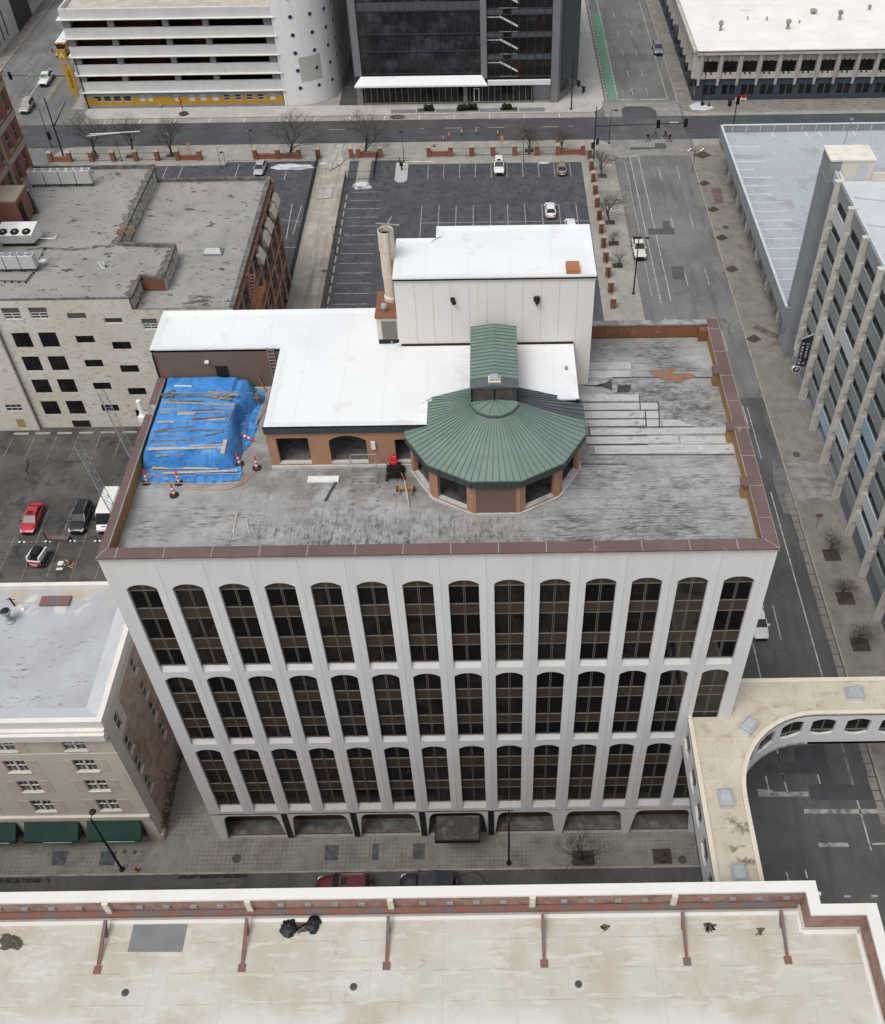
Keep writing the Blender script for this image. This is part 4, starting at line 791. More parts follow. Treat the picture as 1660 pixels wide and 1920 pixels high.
# ---------------------------------------------------------------- things on the office roof
# tarp-covered pile
rt = MB(); NX, NY = 60, 76
ta = G(267, 884, RF); tb = G(441, 879, RF)
TX0, TX1, TY0, TY1, TH = .62, 7.05, ta.y + .15, 18.25, 1.7
def tz(u, v):
    x = TX0 + (TX1 - TX0) * u; y = TY0 + (TY1 - TY0) * v
    e = min((x - TX0 + .12) / .7, (TX1 - x) / .6, (y - TY0) / .75, (TY1 - y + .1) / .6); e = max(0, min(1, e))
    h = TH * (1 - (1 - e) ** 2.6)
    nz = mnoise.fractal(Vector((x * .9, y * .55, 1.3)), 1, 2, 4) * .075 * (.35 + 1.3 * (1 - e)) + .03 * math.sin(x * 2 + y * .7 + 2 * mnoise.noise(Vector((x, y, 3))))
    if v > .62 and u > .86: h *= .85
    return RF + max(.02, h + nz * (1 if e > 0 else 0))
for j in range(NY + 1):
    for i in range(NX + 1):
        u, v = i / NX, j / NY; x = TX0 + (TX1 - TX0) * u; y = TY0 + (TY1 - TY0) * v
        if u > .93: x += .35 * math.sin(v * 9) * (u - .93) / .07 + (.45 * math.exp(-((v - .78) / .16) ** 2)) * (u - .93) / .07
        if v < .05: y += .12 * math.sin(u * 14)
        rt.v.append((x, y, tz(u, v)))
for j in range(NY):
    for i in range(NX): a = j * (NX + 1) + i; rt.f.append((a, a + 1, a + NX + 2, a + NX + 1)); rt.mi.append(0)
rt.build('tarp_pile', K['tarp'], smooth=True, label='large pile under a bright blue tarp weighed down with planks on the office roof', cat='tarp pile')
def cloth(name, pts, z, lab, seed):
    xs = [p.x for p in pts]; ys = [p.y for p in pts]
    bm = bmesh.new(); vs = [bm.verts.new((p.x, p.y, z)) for p in pts]; bm.faces.new(vs)
    bmesh.ops.triangulate(bm, faces=bm.faces); bmesh.ops.subdivide_edges(bm, edges=bm.edges, cuts=12, use_grid_fill=True)
    for v in bm.verts: n = mnoise.fractal(Vector((v.co.x * 2.2 + seed, v.co.y * 1.6, seed)), 1, 2, 4); v.co.z += abs(n) * .22; v.co.x += n * .05
    b = MB(); bm.verts.index_update(); b.v = [tuple(v.co) for v in bm.verts]; b.f = [tuple(v.index for v in f.verts) for f in bm.faces]; b.mi = [0] * len(b.f); bm.free()
    return b.build(name, K['tarp'], smooth=True, label=lab, cat='tarp')
Zt = lambda x, y, z=RF: G(260 + x * .14458, 700 + y * .14458, z)
cloth('tarp_strip', [Zt(*p) for p in [(5, 1395), (60, 1270), (640, 1275), (1250, 1235), (1340, 1215), (1340, 1300), (1300, 1395), (900, 1430), (450, 1415), (100, 1425)]], RF + .015, 'crumpled blue tarp strip lying on the roof in front of the pile', 1.7)
cloth('tarp_strip', [Zt(*p) for p in [(1440, 250), (1640, 240), (1610, 380), (1570, 520), (1545, 700), (1450, 940), (1380, 1005), (1270, 995), (1300, 850), (1310, 640), (1400, 440)]], RF + .015, 'crumpled blue tarp trailing off the right side of the pile towards the brown wall', 5.1)
# planks on the tarp
PL = [(100, 1022, 980, 1022, .2, 2), (120, 968, 1000, 948, .2, 2), (200, 1000, 565, 982, .12, 0), (135, 932, 525, 932, .09, 0), (660, 938, 1080, 930, .09, 2), (1128, 865, 1085, 1035, .3, 2), (160, 872, 735, 870, .08, 1), (530, 858, 865, 805, .05, 0), (865, 918, 1100, 898, .07, 1), (865, 808, 1105, 768, .12, 1), (245, 798, 555, 808, .07, 0), (205, 752, 765, 745, .06, 1), (700, 730, 1170, 748, .09, 1), (250, 735, 730, 682, .12, 1), (235, 630, 465, 635, .13, 2), (290, 620, 880, 612, .06, 0), (890, 605, 1125, 602, .13, 2), (950, 640, 1160, 645, .08, 1), (685, 595, 1165, 560, .14, 1), (505, 530, 735, 518, .15, 2), (510, 508, 1130, 508, .12, 0), (280, 508, 420, 508, .15, 0), (285, 468, 605, 468, .11, 0), (685, 478, 985, 470, .08, 1), (975, 450, 1240, 455, .1, 0), (365, 378, 1250, 408, .17, 0), (390, 360, 855, 358, .09, 1), (310, 395, 365, 395, .2, 0), (430, 262, 1290, 262, .07, 0), (450, 298, 860, 300, .08, 1), (900, 238, 1295, 285, .16, 0), (840, 310, 1225, 345, .1, 1), (880, 300, 1200, 330, .08, 0), (465, 163, 690, 165, .1, 3), (1205, 490, 1180, 605, .13, 1), (172, 815, 212, 815, .2, 0), (950, 325, 1100, 305, .1, 1), (990, 355, 1180, 300, .08, 0)]
mats = [K['wood'], K['wood_dark'], K['wood_light'], K['white_metal']]
desc = ['weathered grey', 'dark brown', 'pale grey', 'thin white']
ZT = RF + TH + .02
def tarp_top(x, y):
    u = (x - TX0) / (TX1 - TX0); v = (y - TY0) / (TY1 - TY0); return tz(min(1, max(0, u)), min(1, max(0, v)))
PLS = sorted(PL, key=lambda p: -(p[1] + p[3]))
cnt = {}
for i, (xa, ya, xb, yb, wd, t) in enumerate(PLS):
    a = Zt(xa, ya, ZT); c = Zt(xb, yb, ZT); n = 6; b = MB()
    h = max(tarp_top(a.x + (c.x - a.x) * k / n, a.y + (c.y - a.y) * k / n) for k in range(n + 1))
    za = max(tarp_top(a.x, a.y), h - .05); zb = max(tarp_top(c.x, c.y), h - .05)
    b.bar((a.x, a.y, za + .012), (c.x, c.y, zb + .012), wd, .045)
    L = (a - c).length; sz = 'long' if L > 4 else ('short' if L < 1.4 else 'middling'); cx_ = (a.x + c.x) / 2
    side = 'left half' if cx_ < 3.2 else ('right half' if cx_ > 4.6 else 'middle')
    b.build('plank', mats[t], label=f'{sz} {desc[t]} board, {ORD[min(i, 35)] if i < 36 else ("thirty-seventh" if i == 36 else "thirty-eighth")} from the front, {side} of the tarp pile', cat='plank', group='planks weighing down the blue tarp')
# rubble heap on the tarp's far left
b = MB(); c = Zt(400, 250, ZT)
for i in range(26):
    p = Vector((c.x + random.gauss(0, .2), c.y + random.gauss(-.2, .26), ZT - .05 + random.random() * .1)); q = p + Vector((random.uniform(-.4, .4), random.uniform(-.25, .25), random.uniform(0, .1))); b.bar(p, q, random.uniform(.04, .14), .05)
b.build('timber_offcuts', K['wood_dark'], label='tangled heap of dark timber offcuts at the back left of the blue tarp', cat='timber heap')
b = MB(); c = Zt(1060, 300, ZT)
for i in range(22):
    p = Vector((c.x + random.gauss(0, .7), c.y + random.gauss(0, .25), ZT + .02 + random.random() * .08)); q = p + Vector((random.uniform(-.6, .6), random.uniform(-.12, .12), random.uniform(0, .06))); b.bar(p, q, random.uniform(.03, .09), .03)
b.build('scrap_battens', K['wood'], label='loose scatter of thin grey battens at the back right of the blue tarp', cat='timber heap')
# scaffold ladder frames on the roof in front
def frame_ladder(name, a, b_, wd, nr, lab, z=RF + .3, cat='ladder frame', r=.025):
    a = Vector(a); b_ = Vector(b_); d = (b_ - a); n = Vector((-d.y, d.x, 0)).normalized() * wd; b = MB()
    b.tube(a, b_, r, n=5); b.tube(a + n, b_ + n, r, n=5)
    for i in range(nr): p = a.lerp(b_, i / (nr - 1)); b.tube(p, p + n, r * .8, n=5)
    return b.build(name, K['steel'], label=lab, cat=cat)
p = [Zt(700, 1428, RF + .28), Zt(1310, 1420, RF + .28)]; frame_ladder('scaffold_ladder', p[0], p[1], .95, 6, 'grey steel scaffold frame with rungs lying across the front tarp strip on the right')
p = [Zt(20, 1420, RF + .2), Zt(690, 1425, RF + .2)]; frame_ladder('scaffold_ladder', p[0], p[1], .8, 7, 'grey steel scaffold frame lying on the front tarp strip at its left end')
p = [Zt(1340, 1000, RF + .25), Zt(1440, 440, RF + .25)]; frame_ladder('scaffold_ladder', p[0], p[1], .8, 6, 'steel scaffold frame leaning flat on the trailing tarp right of the pile')
b = MB(); b.bar(Zt(310, 1300, RF + .33), Zt(1280, 1262, RF + .33), .16, .05); b.build('plank', K['wood_light'], label='very long pale board lying along the foot of the tarp pile', cat='plank', group='planks weighing down the blue tarp')
b = MB(); b.bar(Zt(1520, 670, RF + .1), Zt(1605, 420, RF + .5), .12, .05); b.build('plank', K['wood'], label='grey board leaning on the trailing tarp beside the white roof edge', cat='plank', group='planks weighing down the blue tarp')
# channelizer cones
def cone(px, py, lab, lying=False):
    p = G(px, py, RF); t = thing('channelizer_cone', lab, 'traffic cone', (p.x, p.y, RF), 'channelizer cones on the office roof')
    if lying: ax = Vector((1, -.55, -.1)).normalized(); base = Vector((-.55, .35, .25))
    else: ax = Vector((random.uniform(-.06, .06), random.uniform(-.03, .03), 1)).normalized(); base = Vector((0, 0, .08))
    OFF[t.name] = Vector(); H = 1.05; bo = MB(); bw = MB()
    for k in range(6):
        z0, z1 = k / 6, (k + 1) / 6; r0 = .115 - .06 * z0; r1 = .115 - .06 * z1
        bo.tube(base + ax * (H * z0), base + ax * (H * z1), r0, r1, 10)
    bo.tube(base + ax * H, base + ax * (H + .08), .03, .03, 8)
    bo.build('cone_body', K['cone_orange'], t); h_ = len(bw.v) // 2
    for q_ in (0, 1):
        b2 = MB(); z0, z1 = ((1, 2), (3, 4))[q_]; z0 /= 6; z1 /= 6; b2.tube(base + ax * (H * z0), base + ax * (H * z1), .121 - .06 * z0, .121 - .06 * z1, 10); b2.build('reflective_band', K['cone_white'], t)
    if not lying: b = MB(); b.lathe((0, 0, 0), [(.34, 0), (.34, .06), (.2, .09)], 8); b.build('rubber_base', K['rubber'], t)
    return t
cone(482, 878, 'red and white channelizer cone standing alone right of the tarp beside the orange wall')
cone(450, 871, 'red and white channelizer cone at the front right corner of the tarp pile')
cone(327, 929, 'red and white channelizer cone farthest forward on the bare roof')
cone(276, 905, 'red and white channelizer cone in the corner by the left parapet')
cone(336, 906, 'red and white channelizer cone on the middle of the front tarp strip')
cone(468, 826, 'red and white channelizer cone lying on its side by the trailing tarp', True)
# orange cord, rope
b = MB(); P_ = [Zt(*q, RF + .05) for q in [(1500, 1280), (1440, 1350), (1380, 1410), (1300, 1450), (1180, 1495), (1000, 1510), (800, 1505), (640, 1490), (560, 1430), (480, 1320), (380, 1330), (250, 1345), (90, 1290)]]
for p, q in zip(P_, P_[1:]): b.tube(p, q, .03, n=5)
b.build('rope', K['orange_cord'], label='orange rope looping over the roof from the front strip to the lone cone', cat='rope')
# bucket lantern thing near back right of tarp, leaning post
p = Zt(1560, 390); b = MB(); b.lathe((p.x, p.y, RF), [(.2, 0), (.2, .55), (.24, .56), (.24, .62), (.3, .63), (.12, .95), (.03, 1.0)], 10); b.build('chimney_cowl', K['wood_dark'], label='rusty round cowl with pointed cap standing on the trailing tarp', cat='cowl')
b = MB(); p = Zt(1655, 240); b.tube((p.x, p.y, RF), (p.x - .45, 18.25, RF + 1.5), .05); b.build('leaning_post', K['rust_spot'], label='rusty post leaning on the brown wall by the base strip', cat='post')
# wall ladder
t = thing('ladder', 'grey metal ladder fixed to the brown wall beside the white roof edge', 'ladder', (9.0, 18.3, RF))
b = MB()
for x in (8.72, 9.22): b.tube((x + .05, 18.25, RF + .1), (x + .05, 18.3, ZC + .1), .03, n=5)
b.build('rail', K['steel'], t); b = MB()
for k in range(12): b.tube((8.77, 18.27, RF + .3 + k * .32), (9.27, 18.27, RF + .3 + k * .32), .02, n=5)
b.build('rung', K['steel'], t)
# white metal sheet, roof debris
p0, p1 = G(577, 905, RF), G(635, 905, RF); b = MB(); b.box(p0.x, p1.x, p0.y - .05, p0.y + .55, RF + .02, RF + .12); b.hexa([(p0.x, p0.y - .05, RF + .12), (p1.x, p0.y - .05, RF + .12), (p1.x, p0.y + .05, RF + .12), (p0.x, p0.y + .05, RF + .12)], [(p0.x, p0.y - .02, RF + .2), (p1.x, p0.y - .02, RF + .2), (p1.x, p0.y + .02, RF + .2), (p0.x, p0.y + .02, RF + .2)])
b.build('metal_sheet', K['white_metal'], label='folded white metal sheet lying on the roof before the orange wall', cat='metal sheet')
for (a, c, m_, wd, lab) in (((437, 1000), (444, 963), 'wood_light', .13, 'pale stick lying upright on the bare roof, left one of two'), ((467, 1000), (462, 973), 'wood_light', .11, 'pale stick on the bare roof, right and shorter one of two'), ((610, 940), (634, 897), 'patch_dark', .18, 'black rubber strip lying slanted behind the white metal sheet')):
    b = MB(); b.bar(G(*a, RF + .02), G(*c, RF + .02), wd, .05); b.build('stick' if 'stick' in lab else 'rubber_strip', K[m_], label=lab, cat='stick' if 'stick' in lab else 'rubber strip')
# steel shelf frame
t0, t1 = G(660, 908, RF), G(707, 908, RF)
t = thing('scaffold_stand', 'open steel tube stand with shelves before the orange arch', 'scaffold stand', ((t0.x + t1.x) / 2, t0.y, RF))
b = MB(); xa, xb, ya, yb = t0.x, t1.x, t0.y, t0.y + 1.0
for x in (xa, xb):
    for y in (ya, yb): b.tube((x, y, RF), (x, y, RF + 2.0), .03, n=5)
b.build('upright', K['steel'], t); b = MB()
for z in (.05, .7, 1.9):
    for y in (ya, yb): b.tube((xa, y, RF + z), (xb, y, RF + z), .025, n=5)
    for x in (xa, xb): b.tube((x, ya, RF + z), (x, yb, RF + z), .025, n=5)
b.build('cross_rail', K['steel'], t)
b = MB(); p = G(704, 868, RF + .5); b.box(p.x - .15, p.x + .15, p.y, p.y + .1, RF + 1.8, RF + 2.5); b.build('notice_panel', K['white_metal'], label='small white panel fixed to the orange wall by the steel stand', cat='panel')
# red roofing machine with cart
p = G(742, 895, RF); t = thing('roof_tear_off_machine', 'red topped black engine machine on wheels beside the pavilion', 'roofing machine', (p.x, p.y, RF)); OFF[t.name] = Vector()
b = MB(); b.box(-.5, .5, -.3, .5, .25, .75); b.box(-.4, .42, -.1, .6, .75, .95)
for i in range(14): a = Vector((random.uniform(-.5, .5), random.uniform(-.35, .6), random.uniform(.3, 1.0))); b.tube(a, a + Vector((random.uniform(-.3, .3), random.uniform(-.3, .3), random.uniform(-.2, .2))), .045, n=5)
b.tube((-.6, .6, .3), (-.35, -.5, .8), .04); b.tube((.6, .6, .3), (.45, -.7, .6), .04); b.build('engine', K['black'], t)
b = MB(); b.box(-.3, .18, .25, .8, .95, 1.2); b.hexa([(-.28, .5, 1.2), (.16, .5, 1.2), (.16, .85, 1.2), (-.28, .85, 1.2)], [(-.2, .6, 1.45), (.12, .6, 1.45), (.12, .85, 1.45), (-.2, .85, 1.45)]); b.build('fuel_tank', K['red'], t, bevel=.03)
for (x, y) in ((-.6, -.25), (.6, -.25), (-.58, .6), (.58, .6)): b = MB(); b.tube((x - .07, y, .24), (x + .07, y, .24), .24, n=12); b.build('wheel', K['rubber'], t)
p = G(762, 922, RF); t = thing('tool_cart', 'rusty two wheeled cart with a pale wooden handle by the pavilion step', 'cart', (p.x, p.y, RF)); OFF[t.name] = Vector()
b = MB(); b.box(-.55, .5, -.1, .1, .32, .4); b.box(-.5, -.42, -.5, .3, .2, .34); b.box(.38, .46, -.5, .3, .2, .34); b.tube((-.1, .1, .35), (.25, 1.0, .8), .03); b.tube((.1, .1, .35), (-.35, 1.1, .8), .03); b.build('cart_frame', K['rust_spot'], t)
b = MB(); b.tube((-.1, .5, .6), (.28, -1.5, .1), .05, n=6); b.build('handle', K['wood_light'], t)
for x in (-.62, .56): b = MB(); b.tube((x - .04, .1, .2), (x + .04, .1, .2), .2, n=12); b.build('wheel', K['rubber'], t)
# lattice mast sections outside the west wall
def mast(base, top, lab):
    base = Vector(base); top = Vector(top); d = (top - base); L = d.length; d.normalize(); u = d.cross(Vector((0, 1, 0))).normalized() * .28; v = d.cross(u).normalized() * .28; b = MB()
    cs = [u - v * .6, -u - v * .6, v * .8]
    for c in cs: b.tube(base + c, top + c, .028, n=5)
    n = int(L / .75)
    for k in range(n):
        for j in range(3):
            p = base + d * (L * k / n) + cs[j]; q = base + d * (L * (k + 1) / n) + cs[(j + 1) % 3]; b.tube(p, q, .016, n=4); b.tube(base + d * (L * k / n) + cs[j], base + d * (L * k / n) + cs[(j + 1) % 3], .016, n=4)
    b.build('lattice_mast', K['grey_metal'], label=lab, cat='lattice mast', group='lattice masts at the west wall')
mast((-.75, 6.6, 30), (-2.3, 7.2, 42.4), 'slim grey lattice mast in front of the white van, the nearer one')
mast((-.7, 12.3, 30), (-2.2, 12.8, 42.6), 'slim grey lattice mast rising before the cream wall, the farther one')
b = MB(); b.tube((-.5, 14.6, 38.8), (-.5, 14.6, 40.2), .16, n=10); b.box(-.75, .05, 14.2, 15.0, 38.4, 38.9); b.build('white_vent_pipe', K['white_metal'], label='white vent pipe outside the gap in the left coping', cat='vent pipe')
# ---------------------------------------------------------------- curved skybridge
def polyF(pts, inward=1):
    P_ = [Vector((p[0], p[1], 0)) for p in pts]; L = [0]
    for a, b in zip(P_, P_[1:]): L.append(L[-1] + (b - a).length)
    def F(u, v, d=0):
        i = 0
        while i < len(L) - 2 and u > L[i + 1]: i += 1
        dr = (P_[i + 1] - P_[i]).normalized(); p = P_[i] + dr * (u - L[i]); n = Vector((-dr.y, dr.x, 0)) * inward
        return Vector((p.x + n.x * d, p.y + n.y * d, v))
    return F, L
def barrel_cell(mb, F, ua, ub, va, vb, o0, o1, z0, z1, bow, dep, n=10):
    def lin(a, b, m): return [a + (b - a) * i / m for i in range(m + 1)]
    q = lambda *p: mb.poly(p)
    for a, b in zip(lin(ua, o0, 3), lin(ua, o0, 3)[1:]): q(F(a, va), F(b, va), F(b, vb), F(a, vb))
    for a, b in zip(lin(o1, ub, 3), lin(o1, ub, 3)[1:]): q(F(a, va), F(b, va), F(b, vb), F(a, vb))
    us = lin(o0, o1, n); c = lambda u: bow * (1 - (2 * (u - o0) / (o1 - o0) - 1) ** 2)
    for a, b in zip(us, us[1:]):
        q(F(a, va), F(b, va), F(b, z0 - c(b)), F(a, z0 - c(a))); q(F(a, z1 + c(a)), F(b, z1 + c(b)), F(b, vb), F(a, vb))
        q(F(a, z0 - c(a)), F(b, z0 - c(b)), F(b, z0 - c(b), dep), F(a, z0 - c(a), dep)); q(F(a, z1 + c(a)), F(b, z1 + c(b)), F(b, z1 + c(b), dep), F(a, z1 + c(a), dep))
    for u in (o0, o1): q(F(u, z0), F(u, z1), F(u, z1, dep), F(u, z0, dep))
BT, BB = 19.62, 15.1
br = thing('skybridge', 'pale L shaped covered skybridge with a curved inner corner and barrel windows over the street', 'skybridge', (44, -2, BB))
arcp = [(44.0, -16), (44.0, -7.0)]
for i in range(1, 12): t = i / 12 * math.pi / 2; arcp.append((50.8 - 6.8 * math.cos(t), -7.0 + 7.05 * math.sin(t)))
arcp += [(50.8, .05), (66.9, .05)]
wallm = MB()
F1, L1 = polyF(arcp, 1)
cs = [.8, 3.6, 6.4, 10.35, 12.95, 15.6, 18.15]
u = 20.75
while u < L1[-1] - 2: cs.append(u); u += 2.75
bnd = [0] + [(a + b) / 2 for a, b in zip(cs, cs[1:])] + [L1[-1]]
winF = []
for i, c in enumerate(cs):
    hw = .95 if i > 2 else .95
    barrel_cell(wallm, F1, bnd[i], bnd[i + 1], BB, BT - .02, c - hw, c + hw, 16.85, 18.45, .32, .22); winF.append((F1, c, hw))
F2, L2 = polyF([(40.65, 0), (40.65, -15.6)], 1)
cs2 = [1.3, 4.3, 7.2, 10.15, 13.05]; bnd2 = [0] + [(a + b) / 2 for a, b in zip(cs2, cs2[1:])] + [15.6]
for i, c in enumerate(cs2): barrel_cell(wallm, F2, bnd2[i], bnd2[i + 1], BB, BT - .02, c - .97, c + .97, 16.85, 18.45, .32, .22); winF.append((F2, c, .97))
wallm.build('bridge_wall', K['white_facade'], br)
for F, c, hw in winF:
    g = MB(); n = 6
    for a, b in [(c - hw + 2 * hw * i / n, c - hw + 2 * hw * (i + 1) / n) for i in range(n)]: g.poly([F(a, 16.5, .2), F(b, 16.5, .2), F(b, 18.8, .2), F(a, 18.8, .2)])
    wo = g.build('window', K['glass'], br)
    f = MB()
    fbox(f, F, c - .035, c + .035, 16.55, 18.75, .12, .19)
    for a, b in [(c - hw + 2 * hw * i / n, c - hw + 2 * hw * (i + 1) / n) for i in range(n)]: fbox(f, F, a, b, 17.02, 17.09, .11, .188)
    f.build('frame', K['mullion'], wo)
b = MB(); poly = [(40.65, -16)] + arcp[:-1] + [(66.9, .05), (66.9, 3.4), (44.02, 3.4), (44.02, -.02), (40.65, -.02)]
b.prism(poly, 19.3, 19.45); b.prism(poly, BB, BB + .3); b.build('bridge_roof', K['bridge_roof'], br)
b = MB(); b.poly([(44.03, 3.4, BB), (66.9, 3.4, BB), (66.9, 3.4, BT - .02), (44.03, 3.4, BT - .02)]); b.build('bridge_back_wall', K['white_facade'], br)
cb = MB(); blk = MB()
def curb(path, w_in, z0=19.46, z1=BT, side=1, mb=cb, so=0):
    F, L = polyF(path, side)
    for a, b in zip(L, L[1:]):
        e = 1e-4; mb.hexa([F(a + e, z0, so), F(b - e, z0, so), F(b - e, z0, w_in), F(a + e, z0, w_in)], [F(a + e, z1, so), F(b - e, z1, so), F(b - e, z1, w_in), F(a + e, z1, w_in)])
curb(arcp, .3, so=-.04); curb([(40.65, -.3), (40.65, -16)], .3, so=-.04); curb([(66.9, 3.4), (44.05, 3.4)], .35, so=-.03); curb([(40.95, -.02), (40.65, -.02)], .2)
cb.build('bridge_coping', K['bridge_edge'], br)
curb([(40.65, -.3), (40.65, -16)], -.02, z0=19.35, z1=19.44, mb=blk, so=-.045); curb(arcp, -.02, z0=19.35, z1=19.44, mb=blk, so=-.045)
blk.build('drip_line', K['black'], br)
def skylight(p, rot, lab, dirty=False):
    t = thing('roof_skylight', lab, 'skylight', (p.x, p.y, 19.45), 'boxy skylights on the skybridge roof'); OFF[t.name] = Vector()
    b = MB(); b.box(-.55, .55, -.75, .75, 0, .62); b.build('kerb', K['slab_grey'], t)
    b = MB(); b.box(-.62, .62, -.82, .82, .62, .72); b.hexa([(-.55, -.75, .72), (.55, -.75, .72), (.55, .75, .72), (-.55, .75, .72)], [(-.42, -.6, .9), (.42, -.6, .9), (.42, .6, .9), (-.42, .6, .9)]); b.build('dome', K['dirty_hatch'], t)
    t.rotation_euler.z = rot; t.scale = (.82, .82, .9); return t
skylight(G(1602, 1302, 19.7), R(90), 'boxy grey skylight nearest the right frame edge on the straight leg of the skybridge')
skylight(G(1404, 1363, 19.7), R(-42), 'boxy grey skylight turned diagonally at the elbow of the skybridge')
skylight(G(1360, 1499, 19.7), R(3), 'boxy pale skylight halfway down the leg towards the near building')
skylight(G(1386, 1640, 19.7), R(3), 'boxy stained skylight at the near end of the skybridge by the white coping')

# ---------------------------------------------------------------- near building with the cream roof (bottom)
NZ = 24.0; NR = 21.95
nb = thing('near_brick_building', 'brick building in the foreground with stained cream roof and white coping', 'building', (0, -40, 0))
out = [(-45, -15.48), (46.03, -15.48), (46.03, -16.98), (49.6, -16.98), (49.6, -90), (-45, -90)]
b = MB(); b.prism(out, 0, NR - .3); b.build('wall', K['near_brick'], nb)
inn = [(-44, -16.03), (45.45, -16.03), (45.45, -17.55), (49.0, -17.55), (49.0, -89), (-44, -89)]
b = MB()
for i in range(6):
    a, c = inn[i], inn[(i + 1) % 6]; b.poly([(a[0], a[1], NR - .3), (c[0], c[1], NR - .3), (c[0], c[1], NZ - .1), (a[0], a[1], NZ - .1)])
    a, c = out[i], out[(i + 1) % 6]; b.poly([(a[0], a[1], NR - .3), (c[0], c[1], NR - .3), (c[0], c[1], NZ - .1), (a[0], a[1], NZ - .1)])
b.build('parapet', K['near_brick'], nb)
b = MB(); b.prism(inn, NR - .3, NR); b.build('roof', K['near_roof'], nb)
b = MB()
b.box(-45, 46.15, -16.1, -15.38, NZ - .1, NZ + .1); b.box(45.38, 46.15, -16.92, -16.1, NZ - .1, NZ + .1); b.box(45.38, 49.7, -17.62, -16.92, NZ - .1, NZ + .1); b.box(48.92, 49.7, -89, -17.62, NZ - .1, NZ + .1)
b.build('coping', K['near_cap'], nb)
b = MB(); b.box(-44, 45.2, -16.75, -16.5, NR, NR + .12); b.box(45.0, 45.2, -17.9, -16.75, NR, NR + .12); b.box(45.2, 48.7, -18.05, -17.75, NR, NR + .12); b.box(48.6, 48.85, -89, -18.05, NR, NR + .12); b.build('roof_upstand', K['near_cap'], nb)
b = MB(); b.box(-44, 45.1, -16.42, -16.08, NR + .3, NR + .62); b.build('steel_beam', K['rust_beam'], nb)
bx = [g[0] for g in [(tuple(G(p, 1810, NZ - 1))[0:2]) for p in (172, 447, 722, 1022, 1294, 1486)]]
bx = [.08 - 9.17, .08, 9.25, 18.43, 28.44, 37.51, 43.91]
for x in bx:
    b = MB(); b.hexa([(x - .1, -19.7, NR), (x + .1, -19.7, NR), (x + .1, -19.45, NR), (x - .1, -19.45, NR)], [(x - .1, -16.75, NR + .62), (x + .1, -16.75, NR + .62), (x + .1, -16.75, NR + .85), (x - .1, -16.75, NR + .85)])
    b.hexa([(x - .1, -17.6, NR), (x + .1, -17.6, NR), (x + .1, -17.4, NR), (x - .1, -17.4, NR)], [(x - .08, -16.8, NR + .7), (x + .08, -16.8, NR + .7), (x + .08, -16.7, NR + .7), (x - .08, -16.7, NR + .7)])
    b.box(x - .25, x + .25, -19.85, -19.35, NR + .001, NR + .03); b.build('parapet_brace', K['rust_beam'], nb)
b = MB(); s_ = MB()
for i in range(-3, 10):
    x0 = .3 + 9.2 * i
    s_.box(x0 - .3, x0 + .08, -16.25, -16.04, NR + .1, NZ - .1)
    for k in range(1, 5): b.box(x0 + k * 1.75, x0 + k * 1.75 + .42, -16.16, -16.035, NR + 1.0, NR + 1.3)
b.build('anchor_plate', K['grey_metal'], nb); s_.build('parapet_pier', K['bridge_edge'], nb)
b = MB(); pp = [tuple(G(*q, NR + .03)) for q in [(251, 1732), (352, 1733), (341, 1785), (239, 1785)]]; b.poly(pp); b.poly([(p[0], p[1], NR + .012) for p in pp])
for i in range(4): a, c = pp[i], pp[(i + 1) % 4]; b.poly([a, c, (c[0], c[1], NR + .012), (a[0], a[1], NR + .012)])
b.build('grey_mat', Mt('grey_mat', (.17, .175, .175)).noise((.21, .215, .215), .6, .4, .65).lines(0, .1, .03, (.14, .14, .14), .5).m, label='flat grey board lying on the cream roof behind the first brace', cat='board')
for px, py, w in ((235, 1862, 'left'), (663, 1851, 'middle'), (1085, 1846, 'right')):
    p = G(px, py, NR); t = thing('roof_drain', f'round dark roof drain in a white ring, {w} of three on the cream roof', 'roof drain', (p.x, p.y, NR), 'roof drains on the cream roof'); OFF[t.name] = Vector()
    b = MB(); b.lathe((0, 0, 0), [(.44, .004), (.42, .018), (.22, .016)], 24); b.build('collar', plain('drain_collar', (.5, .49, .46), var=.12) if 'drain_collar' not in bpy.data.materials else bpy.data.materials['drain_collar'], t)
    b = MB(); b.lathe((0, 0, 0), [(.23, .02), (.21, .09), (.13, .12), (.1, .07)], 16)
    for k in range(8): a = k * math.pi / 4; b.tube((.1 * math.cos(a), .1 * math.sin(a), .11), (.24 * math.cos(a), .24 * math.sin(a), .03), .018, n=4)
    b.build('grate', iron, t)
p = G(520, 1919, NR)
def bag(px, py, sx, sy, lab):
    p = G(px, py, NR); bm = bmesh.new(); bmesh.ops.create_icosphere(bm, subdivisions=4, radius=1)
    for v in bm.verts:
        n = mnoise.fractal(v.co * 2.2 + Vector((px * .1, 0, 0)), 1, 2, 4); v.co *= 1 + .35 * n; v.co.x *= sx; v.co.y *= sy; v.co.z = max(0, v.co.z * .22 + .14)
    b = MB(); bm.verts.index_update(); b.v = [(v.co.x + p.x, v.co.y + p.y, v.co.z + NR) for v in bm.verts]; b.f = [tuple(v.index for v in f.verts) for f in bm.faces]; b.mi = [0] * len(b.f); bm.free()
    return b.build('black_bag', Mt('bag_plastic', (.012, .012, .013), .5, 0, .4).m, smooth=True, label=lab, cat='plastic bag')
bag(541, 1742, .5, .55, 'crumpled black plastic heap on the cream roof, the left of two'); bag(588, 1735, .42, .6, 'crumpled black plastic heap on the cream roof, right by the parapet')
